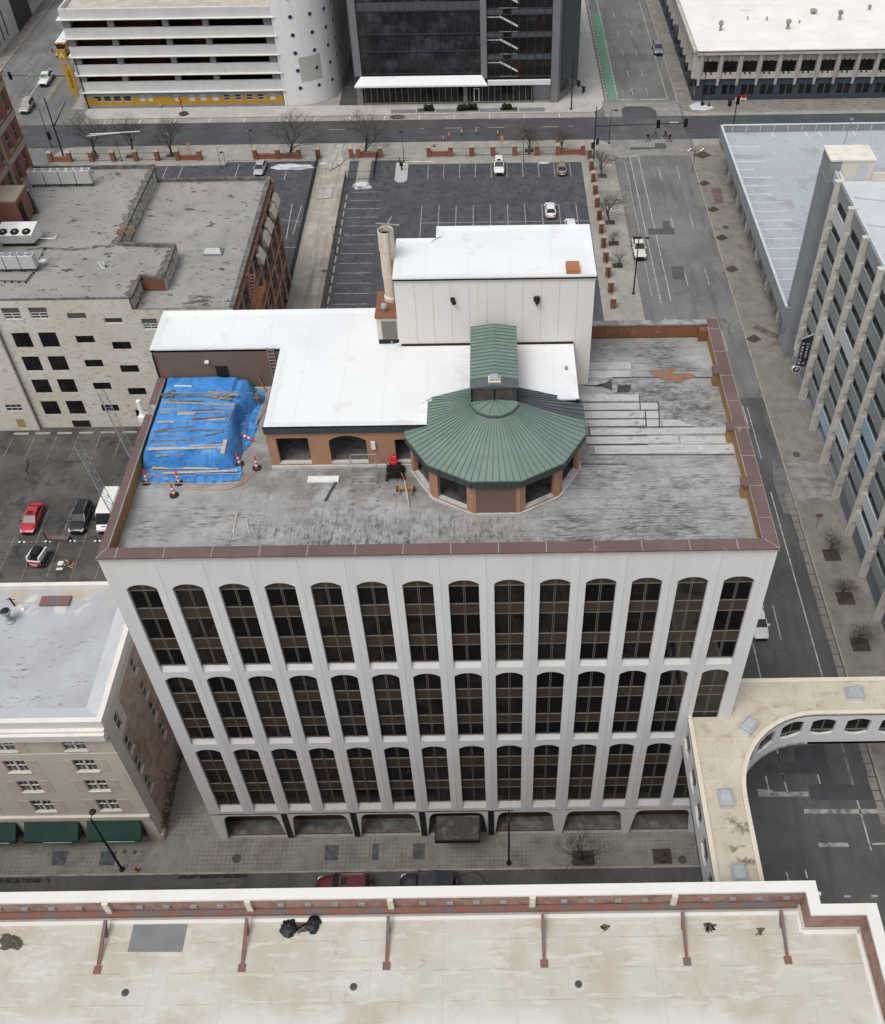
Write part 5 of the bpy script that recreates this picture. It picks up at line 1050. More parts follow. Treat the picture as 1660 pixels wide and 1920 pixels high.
def stain(name, pts, mat, lab):
    b = MB(); pp = []
    for i, (x, y) in enumerate(pts):
        x2, y2 = pts[(i + 1) % len(pts)]
        for k in range(5): t = k / 5; j = 5; pp.append((x + (x2 - x) * t + random.uniform(-j, j), y + (y2 - y) * t + random.uniform(-j * .6, j * .6)))
    b.poly([tuple(G(*q, NR + .006)) for q in pp]); return b.build(name, mat, label=lab, cat='leaf litter')
leaf = Mt('leaf_litter', (.11, .09, .07)).noise((.05, .045, .035), 5, .4, .6).noise((.3, .26, .2), 6, .62, .7, .8).m
stain('leaf_litter', [(0, 1750), (30, 1755), (52, 1770), (30, 1780), (0, 1782)], leaf, 'patch of dark debris on the cream roof at the left frame edge')
stain('leaf_litter', [(545, 1728), (575, 1728), (580, 1745), (560, 1752), (548, 1745)], leaf, 'small dark debris between the two black plastic heaps')
stain('leaf_litter', [(1320, 1731), (1342, 1732), (1342, 1745), (1328, 1751), (1320, 1742)], leaf, 'round dark stain of debris on the cream roof near the fifth brace')
stain('leaf_litter', [(1418, 1742), (1430, 1740), (1432, 1752), (1420, 1753)], leaf, 'small dark debris spot beside the last brace')
stain('leaf_litter', [(1128, 1735), (1140, 1735), (1140, 1745), (1130, 1746)], leaf, 'small dark debris spot between fourth and fifth braces')

# ---------------------------------------------------------------- cream building with green awnings (left, by the street)
kb_ = thing('cream_building', 'cream five storey building with pale blue roof and dark green awnings', 'building', (-20, 8, 0))
FK = wallF((-5.3, .0, 0), (-1, 0, 0), (0, 1, 0)); hol = []
for c in range(8):
    uc = 3.15 + 5.72 * c
    for z0, z1 in ((15.8, 17.3), (12.5, 14.3), (9.2, 11.0), (5.75, 7.65)): hol.append((uc - .9, uc + .9, z0, z1))
b = MB(); wall_holes(b, FK, 0, 42, 4.55, 20.0, hol, .25); fbox(b, FK, -.02, 42, 4.45, 4.95, -.25, .02); wall_holes(b, FK, 0, 42, 0, 4.55, [(1.1 + 5.6 * i, 5.7 + 5.6 * i, .1, 3.4) for i in range(7)], .5); b.build('front_wall', K['cream_paint'], kb_)
b = MB()
for h in hol:
    fbox(b, FK, h[0] - 1.0, h[0] - .06, h[2] - .1, h[3] + .05, -.02, .01); fbox(b, FK, h[1] + .06, h[1] + 1.0, h[2] - .1, h[3] + .05, -.02, .01)
b.build('shutter_panel', plain('shutter_panel', (.58, .51, .43)), kb_)
for h in hol:
    g = MB(); fbox(g, FK, *h[:4], .2, .24); wo = g.build('window', K['glass2'], kb_)
    f = MB(); um = (h[0] + h[1]) / 2; fbox(f, FK, um - .08, um + .08, h[2], h[3], .08, .199); fbox(f, FK, h[0], h[1], (h[2] + h[3]) / 2 - .03, (h[2] + h[3]) / 2 + .03, .12, .198)
    for q in ((h[0] + .45), (h[1] - .45)): fbox(f, FK, q - .02, q + .02, h[2], h[3], .14, .197)
    f.build('frame', K['cornice'], wo); f = MB(); fbox(f, FK, h[0] - .08, h[1] + .08, h[2] - .12, h[2] - .002, -.1, .05); f.build('sill', K['cornice'], wo)
b = MB(); fbox(b, FK, 0, 42, .05, 4.4, .8, .9); b.build('shopfront', K['dark'], kb_)
b = MB(); fbox(b, FK, -.05, 42, 18.1, 18.9, -.62, .0); fbox(b, FK, -.04, 42, 18.9, 19.15, -.35, 0); fbox(b, FK, -.05, 42, 15.3, 15.36, -.03, .005); b.build('cornice', K['cornice'], kb_)
b = MB(); b.box(-48, -5.25, -.05, .4, 19.15, 20.05); b.box(-5.7, -5.25, .4, 14.2, 19.15, 20.05); b.box(-48, -5.25, 13.9, 14.3, 19.15, 20.05); b.build('parapet', K['cornice'], kb_)
b = MB(); b.box(-48, -5.7, .4, 13.9, 19, 19.55); b.build('roof', K['k_roof'], kb_)
b = MB(); b.hexa([(-48, .4, 19.5), (-5.7, .4, 19.5), (-7, 1.6, 19.5), (-48, 1.6, 19.5)], [(-48, .4, 19.9), (-5.7, .4, 19.9), (-7, 1.6, 19.56), (-48, 1.6, 19.56)]); b.hexa([(-7, 1.6, 19.5), (-5.7, .4, 19.5), (-5.7, 13.9, 19.5), (-7, 12.7, 19.5)], [(-7, 1.6, 19.56), (-5.7, .4, 19.9), (-5.7, 13.9, 19.9), (-7, 12.7, 19.56)]); b.build('roof_cant', Mt('cant_pale', (.47, .485, .51)).noise((.42, .43, .45), .5, .45, .65).m, kb_)
FE = wallF((-5.3, .02, 0), (0, 1, 0), (-1, 0, 0)); he = []
for (u, zs) in ((2.0, [(15.9, 17.9), (12.5, 14.7), (9.3, 11.4), (6.0, 8.1)]), (7.5, [(16.0, 17.8), (12.4, 14.5), (9.1, 11.4), (5.8, 7.9)]), (11.5, [(16.0, 17.8), (12.4, 14.5)])):
    for z in zs: he.append((u - .42, u + .42, *z))
b = MB(); wall_holes(b, FE, 0, 14.2, 0, 19.2, he, .2); fbox(b, FE, -.05, .9, 0, 1.0, -.25, 0); b.build('side_wall', K['side_brick'], kb_)
b = MB(); wall_holes(b, lambda u, v, d=0: FE(u, v, d - .012), 0, 14.2, 18.2, 19.15, [], 0); wall_holes(b, lambda u, v, d=0: FE(u, v, d - .012), 0, 1.3, 0, 18.2, [], 0); wall_holes(b, lambda u, v, d=0: FE(u, v, d - .012), 1.3, 3.4, 15.2, 18.2, [he[0]], 0); b.build('side_render', K['cream_paint'], kb_)
for h in he: window_part(FE, *h, .15, kb_, K['glass2'], K['cream_paint'], 1, 2, .07, sill=K['bridge_edge'])
b = MB(); b.box(-48, -5.32, 14.18, 14.3, 0, 19.1); b.build('back_wall', K['side_brick'], kb_)
# the ivy-like dark creeper at the foot of the side wall
b = MB()
for i in range(900):
    y = random.uniform(.6, 12); z = abs(random.gauss(0, 1.1)) * (1.2 if y < 6 else .9) + random.random() * .3; x = -5.28 + random.random() * .22; a = Vector((random.gauss(0, 1), random.gauss(0, 1), random.gauss(0, 1))).normalized() * .12; c = Vector((random.gauss(0, 1), random.gauss(0, 1), random.gauss(0, 1))).normalized() * .1; p = Vector((x, y, .12 + z)); b.poly([p - a, p + c, p + a])
b.build('creeper', Mt('creeper', (.05, .045, .035)).noise((.1, .09, .075), 2, .5, .6).m, recalc=False, label='dark leafless creeper at the foot of the brick side wall in the gap', cat='creeper')
Fa = FK
for i in range(4):
    u0 = 1.05 + 5.6 * i; u1 = u0 + 4.85; t = kb_
    b = MB(); b.poly([Fa(u0, 3.85, -.02), Fa(u1, 3.85, -.02), Fa(u1, 2.75, -1.35), Fa(u0, 2.75, -1.35)]); b.poly([Fa(u0, 3.85, -.02), Fa(u0, 2.75, -1.35), Fa(u0, 2.45, -1.35), Fa(u0, 2.45, -.02)]); b.poly([Fa(u1, 3.85, -.02), Fa(u1, 2.75, -1.35), Fa(u1, 2.45, -1.35), Fa(u1, 2.45, -.02)]); b.poly([Fa(u0, 2.75, -1.35), Fa(u1, 2.75, -1.35), Fa(u1, 2.45, -1.36), Fa(u0, 2.45, -1.36)])
    b.build('awning', K['awning'], t)
    b = MB(); fbox(b, Fa, u0 + .6, u1 - 1.7, 2.5, 2.6, -1.39, -1.365); b.build('awning_lettering', K['slab_grey'], t)
# roof kit of the cream building
p = G(20, 1165, 19.55); t = thing('roof_fan', 'grey mushroom exhaust fan on a pipe on the pale blue roof', 'exhaust fan', (p.x, p.y, 19.55)); OFF[t.name] = Vector()
b = MB(); b.lathe((0, 0, 0), [(.42, 0), (.42, .12), (.2, .2), (.2, .95), (.4, 1.15), (.45, 1.35), (.4, 1.45)], 16); b.build('pipe', K['grey_metal'], t); b = MB(); b.lathe((0, 0, 1.45), [(.38, 0), (.3, .06), (.1, .12)], 14); b.build('cowl', K['black'], t)
p = G(28, 1136, 19.55); b = MB(); b.tube((p.x, p.y, 19.5), (p.x - .1, p.y, 20.6), .08, n=8); b.tube((p.x - .4, p.y, 20.4), (p.x + .3, p.y, 20.4), .04); b.build('antenna_stub', K['black'], label='short black antenna stub behind the grey roof fan', cat='antenna')
p0 = G(73, 1135, 19.75); b = MB(); b.box(p0.x, p0.x + 2.55, p0.y, p0.y + 1.0, 19.6, 19.8); b.build('rusty_panel', K['rust_beam'], label='flat rusty red hatch board on the pale blue roof', cat='hatch'); 
p = G(44, 1144, 19.55); b = MB(); b.lathe((p.x, p.y, 19.55), [(.2, 0), (.16, .2), (.05, .25)], 10); b.build('white_vent', K['white_metal'], label='small white roof vent right of the grey fan', cat='vent')

# ---------------------------------------------------------------- old building with the grey tar roof
jb = thing('old_loft_building', 'old four storey building with patched grey roof, peeling cream front and brick side', 'building', (-20, 74, 0))
YJ = 58.0
FJ = wallF((-5.0, YJ, 0), (-1, 0, 0), (0, 1, 0))
cols = [(-32.42, -30.3), (-29.2, -27.05), (-24.85, -22.65), (-20.7, -18.45), (-16.25, -14.4)]
rows = {0: [(17.1, 18.72), (12.95, 15.13), (9.35, 11.56), (5.8, 7.96), (2.2, 4.42)], 2: [(17.1, 17.87), (13.5, 14.55), (9.82, 10.92), (6.22, 7.32), (2.6, 3.68)], 3: [(16.28, 17.1), (12.46, 13.59), (8.89, 10.0), (5.26, 6.37), (1.6, 2.75)], 4: [(15.35, 16.9), (11.3, 12.45), (7.75, 8.9), (4.2, 5.3)]}
hj = []
for ci, c in enumerate(cols):
    for ri, z in enumerate(rows[0 if ci < 2 else ci]): hj.append((-5.0 - c[1], -5.0 - c[0], z[0], z[1], ci, ri))
for i in range(3):
    for z in ((15.3, 16.9), (11.3, 12.9), (7.7, 9.2), (4.2, 5.6)): hj.append((1.2 + 2.8 * i, 2.9 + 2.8 * i, z[0], z[1], 5, 1))
b = MB(); hs_ = [h[:4] for h in hj]
wall_holes(b, FJ, 0, 12, 0, 18.2, [h for h in hs_ if h[1] < 12], .22); wall_holes(b, FJ, 12, 28.76, 0, 19.95, [h for h in hs_ if h[0] > 12], .22) if 0 else None
hA = [h for h in hs_ if h[1] < 11.9]; hB = [h for h in hs_ if h[0] >= 11.9]; hC = [h for h in hs_ if h[0] < 11.9 < h[1]]
b = MB(); wall_holes(b, FJ, 0, 11.95, 0, 18.2, [h for h in hs_ if h[0] < 11.95], .22); wall_holes(b, FJ, 11.95, 28.75, 0, 19.9, [h for h in hs_ if h[1] > 11.95], .22)
FJ2 = wallF((-33.75, YJ - .55, 0), (-1, 0, 0), (0, 1, 0)); wall_holes(b, FJ2, 0, 30, 0, 19.9, [(1.0, 3.1, 3.3, 4.4), (8.0, 10, 7, 8.6), (8, 10, 11, 12.6)], .2); b.poly([FJ2(0, 0), FJ2(0, 19.9), FJ(28.75, 19.9), FJ(28.75, 0)])
b.build('front_wall', K['cream_wall'], jb)
for h in hj:
    big = h[4] < 2
    if h[5] == 0: window_part(FJ, h[0], h[1], h[2], h[3] - .75 if h[4] != 3 else h[3], .17, jb, K['glass2'], K['slab_grey'], 2 if h[4] != 3 else 1, 2 if h[4] != 3 else 1, .1, sill=None)
    else: window_part(FJ, *h[:4], .17, jb, K['glass'], K['black'], 3 if big else 2, 2 if big else 1, .06)
bp_ = plain('blind_panel', (.10, .095, .085))
for h in hj:
    if h[5] == 0 and h[4] != 3: b = MB(); fbox(b, FJ, h[0], h[1], h[3] - .72, h[3], .1, .2); b.build('window_blind_panel', bp_, jb)
window_part(FJ2, 1.0, 3.1, 3.3, 4.4, .15, jb, K['glass2'], K['slab_grey'], 3, 2, .07)
b = MB(); fbox(b, FJ2, 1.5, 2.55, .6, 1.95, -.02, .02); b.build('plywood_panel', plain('plywood', (.33, .23, .13)), jb)
b = MB(); b.box(-33.78, -33.7, YJ - .1, YJ - .02, 0, 19.8); b.build('downpipe', K['black'], jb)
b = MB(); fbox(b, FJ, 22.1, 24.4, .02, 1.1, -.03, .02); b.build('basement_door', K['dark'], jb)
lo, hi = 17.75, 19.45
b = MB(); b.prism([(-5.3, YJ + .25), (-5.3, 89.4), (-20.9, 89.4), (-21.0, 70.2), (-13.8, 70), (-13.8, 62.9), (-16.7, 62.9), (-16.7, YJ + .25)], 10, lo)
hp = [(-16.95, YJ + .25), (-16.75, 63.1), (-13.85, 62.6), (-13.9, 69.9), (-21.3, 70.3), (-21.3, 74.4), (-20.95, 90.1), (-63, 90.1), (-63, YJ + .25)]
b.prism(hp, 10, hi); b.build('roof', K['tar_roof'], jb)
b = MB(); b.box(-17.0, -5.0, YJ + .003, YJ + .22, 18.0, 18.22); b.box(-63, -16.95, YJ - .02, YJ + .24, 19.75, 19.92); b.box(-21, -5.0, 89.4, 89.75, lo - 1, 18.25); b.box(-38, -20.95, 90.1, 90.45, hi - 1, 19.95); b.box(-5.4, -5.02, YJ + .25, 89.38, 17.2, 18.12); b.box(-5.5, -4.9, YJ + .25, 89.38, 18.205, 18.3); b.build('parapet', K['tar'], jb)
st = MB()
def lip(pts, z, w=.4, h=.4):
    for a, c in zip(pts, pts[1:]):
        a = Vector((*a, z)); c = Vector((*c, z)); st.bar(a, c, w, h)
lip([(-16.9, YJ + .3), (-16.75, 63.0), (-13.95, 62.7), (-13.95, 69.8), (-21.2, 70.35), (-21.25, 74.3), (-21.1, 90.0)], hi + .0, .38, .35)
st.build('step_parapet', K['tar'], jb)
b = MB(); W = [(-16.93, YJ + .28), (-16.73, 63.0), (-13.83, 62.6), (-13.85, 69.9), (-21.15, 70.25), (-21.1, 74.4), (-20.9, 89.4)]
for a, c in zip(W, W[1:]): b.poly([(a[0] + .02, a[1], lo), (c[0] + .02, c[1], lo), (c[0] + .02, c[1], hi), (a[0] + .02, a[1], hi)])
b.build('step_wall', Mt('peeled_wall', (.36, .33, .28)).noise((.5, .48, .43), 1.2, .45, .6).noise((.1, .09, .08), 1.6, .55, .62, .9).m, jb)
b = MB(); b.poly([(-16.6, 62.58, lo + .05), (-13.9, 62.55, lo + .05), (-13.9, 62.55, hi - .1), (-16.6, 62.58, hi - .1)]); b.build('brick_infill', K['rust_wall'], jb)
# ragged tar bands
def ragged(name, path, wd, z, parent, mat=K['tar'], n=9):
    b = MB(); Lp = []; Rp = []
    for a, c in zip(path, path[1:]):
        a = Vector(a); c = Vector(c); d = (c - a); nrm = Vector((-d.y, d.x)).normalized(); m = max(2, int(d.length / .45))
        for i in range(m): p = a + d * (i / m); Lp.append(p + nrm * wd * random.uniform(.25, 1.5)); Rp.append(p - nrm * wd * random.uniform(.1, .6))
    for i in range(len(Lp) - 1): b.poly([(Lp[i].x, Lp[i].y, z), (Rp[i].x, Rp[i].y, z), (Rp[i + 1].x, Rp[i + 1].y, z), (Lp[i + 1].x, Lp[i + 1].y, z)])
    return b.build(name, mat, parent)
hz = hi + .012
ragged('tar_band', [(-17.2, 58.5), (-17.1, 62.9)], .7, hz, jb); ragged('tar_band', [(-17.1, 62.9), (-14.4, 63.0), (-14.3, 69.4)], .55, hz + .003, jb)
ragged('tar_band', [(-14.2, 69.5), (-21.2, 70.2)], -.45, hz + .001, jb); ragged('tar_band', [(-21.5, 70.3), (-21.6, 74.5), (-21.4, 90)], .6, hz + .002, jb)
ragged('tar_band', [(-21.5, 70.3), (-25, 70.0)], .5, hz + .004, jb); ragged('tar_band', [(-24.6, 69.8), (-27, 69.5), (-30, 70), (-33.3, 69.6)], .32, hz + .005, jb)
# rubble at the corner
b = MB()
for i in range(22):
    p = Vector((-21.3 + random.gauss(0, .5), 73.2 + random.gauss(0, .7), hi + random.random() * .3)); b.bar(p, p + Vector((random.uniform(-1, .8), random.uniform(-1, .6), random.uniform(0, .4))), .14, .06)
b.build('rusty_debris', K['rust_spot'], label='rusty timber and metal debris at the corner of the grey roof step', cat='debris')
p = G(400, 470, lo + .3); b = MB(); b.box(p.x - 1.2, p.x + 1.2, p.y - .8, p.y + .8, lo, lo + .3); b.hexa([(p.x - 1.1, p.y - .7, lo + .3), (p.x + 1.1, p.y - .7, lo + .3), (p.x + 1.1, p.y + .7, lo + .3), (p.x - 1.1, p.y + .7, lo + .3)], [(p.x - .9, p.y - .1, lo + .75), (p.x + .9, p.y - .1, lo + .75), (p.x + .9, p.y + .1, lo + .75), (p.x - .9, p.y + .1, lo + .75)]); b.build('roof_skylight', K['grey_metal'], label='small ridged grey skylight on the lower patched roof', cat='skylight')
b = MB(); p0 = G(372, 568, lo)
for i in range(16): y = p0.y + random.uniform(-1.2, 1.4); x = p0.x + random.uniform(-2, .5); b.bar((x, y, lo + .02 + .02 * i), (x + random.uniform(1, 2), y + random.uniform(-.2, .2), lo + .03 + .02 * i), .1, .03)
b.build('dark_slats', K['wood_dark'], label='pile of dark thin slats near the front edge of the lower grey roof', cat='slats')
# east wall with cream-canopied windows
FE2 = wallF((-5.0, YJ, 0), (0, 1, 0), (-1, 0, 0)); he = []
b = MB()
yy = 1.2; hE = []
for i in range(8):
    for j in range(4): hE.append((1.3 + 3.95 * i, 3.9 + 3.95 * i, 1.2 + 4.1 * j, 4.2 + 4.1 * j))
wall_holes(b, FE2, 0, 31.75, 0, 18.2, hE, .35); b.build('brick_side', K['brick'], jb)
for h in hE: window_part(FE2, *h, .3, jb, K['glass2'], K['stone_cap'], 2, 2, .09)
b = MB()
for i in range(9): fbox(b, FE2, .2 + 3.95 * i, .75 + 3.95 * i, 0, 17.4, -.18, .0)
for j in range(4): fbox(b, FE2, 0, 31.75, 4.45 + 4.1 * j, 4.8 + 4.1 * j, -.12, -.001)
b.build('brick_pier', Mt('worn_pier', (.33, .2, .14)).noise((.42, .34, .27), 1, .45, .62).m, jb)
for py_, px_ in ((293 + 80, 512), (393, 507), (421, 499), (445, 494), (477, 484)):
    p = CAMP + ray(px_, py_) * ((-5.0 - CAMP.x) / ray(px_, py_).x); b = MB(); b.hexa([(-4.98, p.y - 1.2, p.z - .75), (-4.2, p.y - 1.2, p.z - .75), (-4.2, p.y + 1.2, p.z - .75), (-4.98, p.y + 1.2, p.z - .75)], [(-4.98, p.y - 1.2, p.z + .55), (-4.6, p.y - 1.2, p.z + .3), (-4.6, p.y + 1.2, p.z + .3), (-4.98, p.y + 1.2, p.z + .55)]); b.build('window_hood', K['bridge_edge'], jb)
fe = thing('fire_escape', 'rusty zigzag fire escape on the brick side wall above the alley', 'fire escape', (-4.2, 63, 5)); b = MB(); tr = MB()
for j in range(3):
    z = 5.4 + 4.1 * j; b.box(-4.8, -3.5, 60.5, 69.5, z, z + .06)
    for z2 in (z + .5, z + 1.0): b.tube((-3.5, 60.5, z2), (-3.5, 69.5, z2), .035, n=4)
    for k in range(10): b.tube((-3.5, 60.5 + k, z), (-3.5, 60.5 + k, z + 1), .025, n=4)
    for x in (-4.5, -3.8): tr.tube((x, 62, z), (x, 66.5, z + 4.1), .05, n=4)
    for k in range(15): t_ = k / 15; tr.box(-4.5, -3.8, 62 + 4.5 * t_ - .12, 62 + 4.5 * t_ + .12, z + 4.1 * t_, z + 4.1 * t_ + .04)
b.build('platform', K['rust_spot'], fe); tr.build('stair', K['rust_beam'], fe)
# roof machinery
def condenser(name, p, n, lab, L=1.9, hgt=1.9, z=hi, fans=2):
    t = thing(name, lab, 'condenser', (p.x, p.y, z)); OFF[t.name] = Vector()
    fr = MB()
    for i in range(n):
        x = i * (L + .12)
        b = MB(); b.hexa([(x, 0, .5), (x + L, 0, .5), (x + L, 1.1, .5), (x, 1.1, .5)], [(x, -.1, hgt + .35), (x + L, -.1, hgt + .35), (x + L, .95, hgt + .35), (x, .95, hgt + .35)]); c = b.build('cabinet', Mt('cabinet_white', (.5, .51, .52)).lines(2, .45, .03, (.3, .3, .31), .7).m if i == 0 else c.data.materials[0], t)
        f = MB()
        for k in range(fans): xx = x + L * (k + .5) / fans; f.lathe((xx, .42, hgt + .36), [(.36, 0), (.36, .1), (.3, .1), (.28, .03)], 14)
        f.build('fan', K['grey_metal'], c)
        fr.box(x + .1, x + .2, .1, .2, 0, .5); fr.box(x + L - .2, x + L - .1, .1, .2, 0, .5); fr.box(x + .1, x + .2, .9, 1, 0, .5)
    fr.box(-.1, n * (L + .12), .05, .15, .42, .5); fr.build('stand', K['black'], t); return t
c1_ = condenser('condenser_bank', G(60, 352, hi), 4, 'row of four white condenser cabinets at the back left of the grey roof', 2.0, 2.0)
c2_ = condenser('condenser_bank', G(-42, 512, hi), 4, 'row of louvred condenser cabinets with fan tops near the left frame edge', 1.75, 1.9)
p = G(2, 465, hi); t = thing('rooftop_chiller', 'large white rooftop unit with three round fans at the left frame edge', 'rooftop unit', (p.x, p.y, hi)); OFF[t.name] = Vector()
b = MB(); b.hexa([(.1, .3, .45), (4.2, .3, .45), (4.7, 2.2, .45), (.1, 2.2, .45)], [(-.1, -.3, 1.9), (4.5, -.3, 1.9), (4.7, 2.2, 2.4), (.2, 2.2, 2.4)]); b.build('casing', K['white_metal'], t)
n_ = Vector((0, -.22, 1)).normalized()
for k in range(3):
    b = MB(); cc = Vector((.85 + 1.45 * k, .35, 2.05)); b.tube(cc - n_ * .02, cc + n_ * .1, .55, .52, 18); fo = b.build('fan', K['black'], t); b = MB(); b.tube(cc + n_ * .09, cc + n_ * .13, .15, .15, 10); b.build('hub', K['grey_metal'], fo)
b = MB(); b.box(.1, 4.4, .35, .45, 0, .45); b.box(.1, 4.4, 2.0, 2.1, 0, .45); b.build('stand', K['black'], t); b = MB(); b.tube((4.6, 1.4, .5), (6.4, 1.5, .35), .06); b.tube((6.4, 1.5, .35), (6.45, 2.4, .35), .06); b.build('pipe', K['white_metal'], t)
b = MB(); P_ = [G(*q, hi + .25) for q in [(84, 464), (62, 510), (48, 527), (-5, 526)]]
for a, c in zip(P_, P_[1:]): b.tube(a, c, .05, n=5)
for a, c in zip(P_, P_[1:]):
    for k in range(5): q = a.lerp(c, k / 4); b.tube((q.x, q.y, hi), (q.x, q.y, hi + .25), .12, .08, n=6)
b.build('gas_pipe', K['black'], label='black pipe on short feet running round the condensers', cat='pipe')
b = MB(); p = G(82, 498, hi); b.lathe((p.x, p.y, hi + .5), [(.05, -.5), (.06, 0), (.42, .15), (.45, .2), (.05, .1)], 14); b.build('satellite_dish', K['white_metal'], label='small white satellite dish on the grey roof right of the pipe', cat='satellite dish')
b = MB(); p = G(100, 494, hi); b.tube((p.x, p.y, hi), (p.x - 1.2, p.y + 1.6, hi + .6), .05); b.tube((p.x - .8, p.y + .6, hi + .4), (p.x + .6, p.y + .9, hi + .5), .04); b.tube((p.x + .1, p.y - .5, hi), (p.x, p.y, hi + .5), .05); b.build('aerial_debris', K['grey_metal'], label='toppled aerial parts beside the white satellite dish', cat='aerial')
b = MB(); p = G(192, 500, hi); [b.tube((p.x + random.uniform(-.5, .5), p.y + random.uniform(-.5, .5), hi), (p.x + random.uniform(-.5, .5), p.y + random.uniform(-.5, .5), hi + .5), .06) for _ in range(7)]; b.build('antenna_bracket', K['slab_grey'], label='small white antenna bracket alone on the middle of the grey roof', cat='antenna')
# ladder and stair frame by the brick box
b = MB(); p = G(68, 402, hi); b.bar((p.x - 2.0, p.y + 3.4, hi + 1.3), (p.x - .2, p.y, hi + .1), .9, .08); b.tube((p.x - 2.4, p.y + 3.4, hi + 2.1), (p.x - .6, p.y, hi + 1.0), .04); b.tube((p.x - 1.4, p.y + 3.6, hi + 2.1), (p.x + .3, p.y + .2, hi + 1.0), .04); b.tube((p.x - .6, p.y, hi), (p.x - .6, p.y, hi + 1), .04); b.tube((p.x + .3, p.y + .2, hi), (p.x + .3, p.y + .2, hi + 1), .04); b.build('roof_stair', K['black'], label='small black metal stair with rails beside the brick roof hut', cat='stair')
t = thing('brick_roof_hut', 'red brick stair hut on the grey roof at the left frame edge', 'roof hut', (-37, 77, hi)); b = MB(); b.box(-42, -34.3, 74.6, 78.6, hi, 23.2); b.build('wall', K['brick'], t); b = MB(); b.box(-42, -34.25, 74.55, 78.65, 23.2, 23.4); b.box(-42, -34.28, 74.57, 74.62, hi + .6, hi + .8); b.build('cap', K['stone_cap'], t); b = MB(); b.box(-34.3, -34.24, 74.9, 76.2, hi, 22.6); b.build('door', K['dark'], t)

# ---------------------------------------------------------------- tall brick building at the left edge
ib = thing('brick_warehouse', 'tall red brick building with cream bands at the left frame edge', 'building', (-44, 76, 0))
XI, YI = -38.2, 91.2; FI = wallF((XI, YI, 0), (0, -1, 0), (-1, 0, 0)); hI = []
for i in range(9):
    for z0, z1 in ((28.2, 30.6), (24.2, 26.6), (20.0, 22.6), (15.9, 18.4)): hI.append((1.0 + 2.9 * i, 2.3 + 2.9 * i, z0, z1))
b = MB(); wall_holes(b, FI, 0, 26, 0, 32.6, hI, .3); b.poly([(XI, YI, 0), (-58, YI, 0), (-58, YI, 32.6), (XI, YI, 32.6)]); b.build('wall', K['brick'], ib)
for h in hI: window_part(FI, *h, .26, ib, K['glass2'], K['stone_cap'], 1, 2, .07, sill=K['stone_cap'])
b = MB()
for z in (31.0, 27.0, 22.9, 18.9): fbox(b, FI, -.05, 26, z, z + .75, -.1, -.001)
fbox(b, FI, -.3, 26, 32.6, 33.0, -.35, .5); b.build('stone_band', K['stone_cap'], ib)
b = MB()
for u in (7.2, 18.6): fbox(b, FI, u, u + .3, 14, 32.6, -.35, -.001)
b.build('pier', K['stone_cap'], ib); b = MB(); b.box(-58, XI, YI - 26, YI, 32.3, 32.6); b.build('roof', K['tar_roof'], ib)
# ---------------------------------------------------------------- parking garage with pale bands (top left)
gb = thing('banded_parking_garage', 'parking garage with pale horizontal bands and a yellow ground floor at the top left', 'parking garage', (-33, 160, 0))
YG = 152.6; bands = [(16.75, 18.4), (13.35, 15.05), (9.95, 11.7), (6.5, 8.3), (3.2, 5.05)]
for i, (z0, z1) in enumerate(bands):
    ex = 0 if i else 0
    b = MB(); b.box(-52.8, -14.1, YG, YG + .35, z0, z1); b.box(-52.8, -52.45, YG + .35, 185, z0, z1); bo = b.build('band', K['slab_grey'], gb)
    b = MB(); b.box(-53.5, -13.5, YG - .55, YG + .3, z0 - .14, z0 - .003); b.box(-53.5, -52.3, YG + .3, 185, z0 - .14, z0 - .003); b.build('slab_lip', K['cornice'], bo)
b = MB(); b.box(-52.7, -14.2, YG + .05, YG + .3, 18.405, 18.5); b.box(-52.75, -52.5, YG + .3, 185, 18.405, 18.5); b.build('parapet_cap', K['cornice'], gb)
b = MB(); b.box(-52.4, -14, YG + .36, 200, 17.2, 17.7); b.build('roof', K['gravel'], gb)
b = MB()
for z0, z1 in bands[1:]: b.box(-52.4, -14, YG + .36, 200, z1 - 1.35, z1 - 1.1)
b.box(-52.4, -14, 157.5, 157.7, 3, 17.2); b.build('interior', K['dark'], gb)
b = MB()
for z0, z1 in bands[1:]:
    for x0, x1 in ((-51, -45), (-43.2, -36), (-30 + 0, -28)): b.box(x0, x1, 155.6, 155.8, z1 - 1.1, z1 + 1.5)
b.build('red_screen', K['red_dark'], gb)
b = MB()
for x0, w in ((-52.7, 1.4), (-44.4, 1.1), (-34.3, 1.1), (-26.9, 1.1), (-15.6, 1.4)):
    for (a, c) in zip(bands, bands[1:]): b.box(x0, x0 + w, YG + .06, YG + .9, c[1] + .002, a[0] - .15)
b.build('column', plain('column_grey', (.2, .205, .215), var=.1), gb)
yw = MB(); hg = []
for i, (px, w) in enumerate(((552, 1.5), (605, 1.5), (660, 1.5), (715, 1.5), (795, 1.0), (840, 1.1), (985, 1.0), (1068, 1.25), (1133, 1.25), (1198, 1.25), (1263, 1.25), (1326, 1.25), (1388, 1.25), (1450, 1.25), (1515, 1.25))):
    x = (G(px * .3373, 555 * .3373, 1.3)).x; hg.append((x + 52.8 - w / 2, x + 52.8 + w / 2, 1.15, 2.35))
FG = wallF((-52.8, YG + .02, 0), (1, 0, 0), (0, 1, 0))
wall_holes(yw, FG, 0, 38.6, .42, 2.0, [(h[0], h[1], h[2], 2.0) for h in hg], .2); yw.build('yellow_wall', K['yellow'], gb)
b = MB(); wall_holes(b, FG, 0, 38.6, 2.0, 3.05, [(h[0], h[1], 2.0, 2.35) for h in hg], .2); fbox(b, FG, 0, 38.6, 0, .42, -.03, .2); b.build('dark_wall', K['garage_grey'], gb)
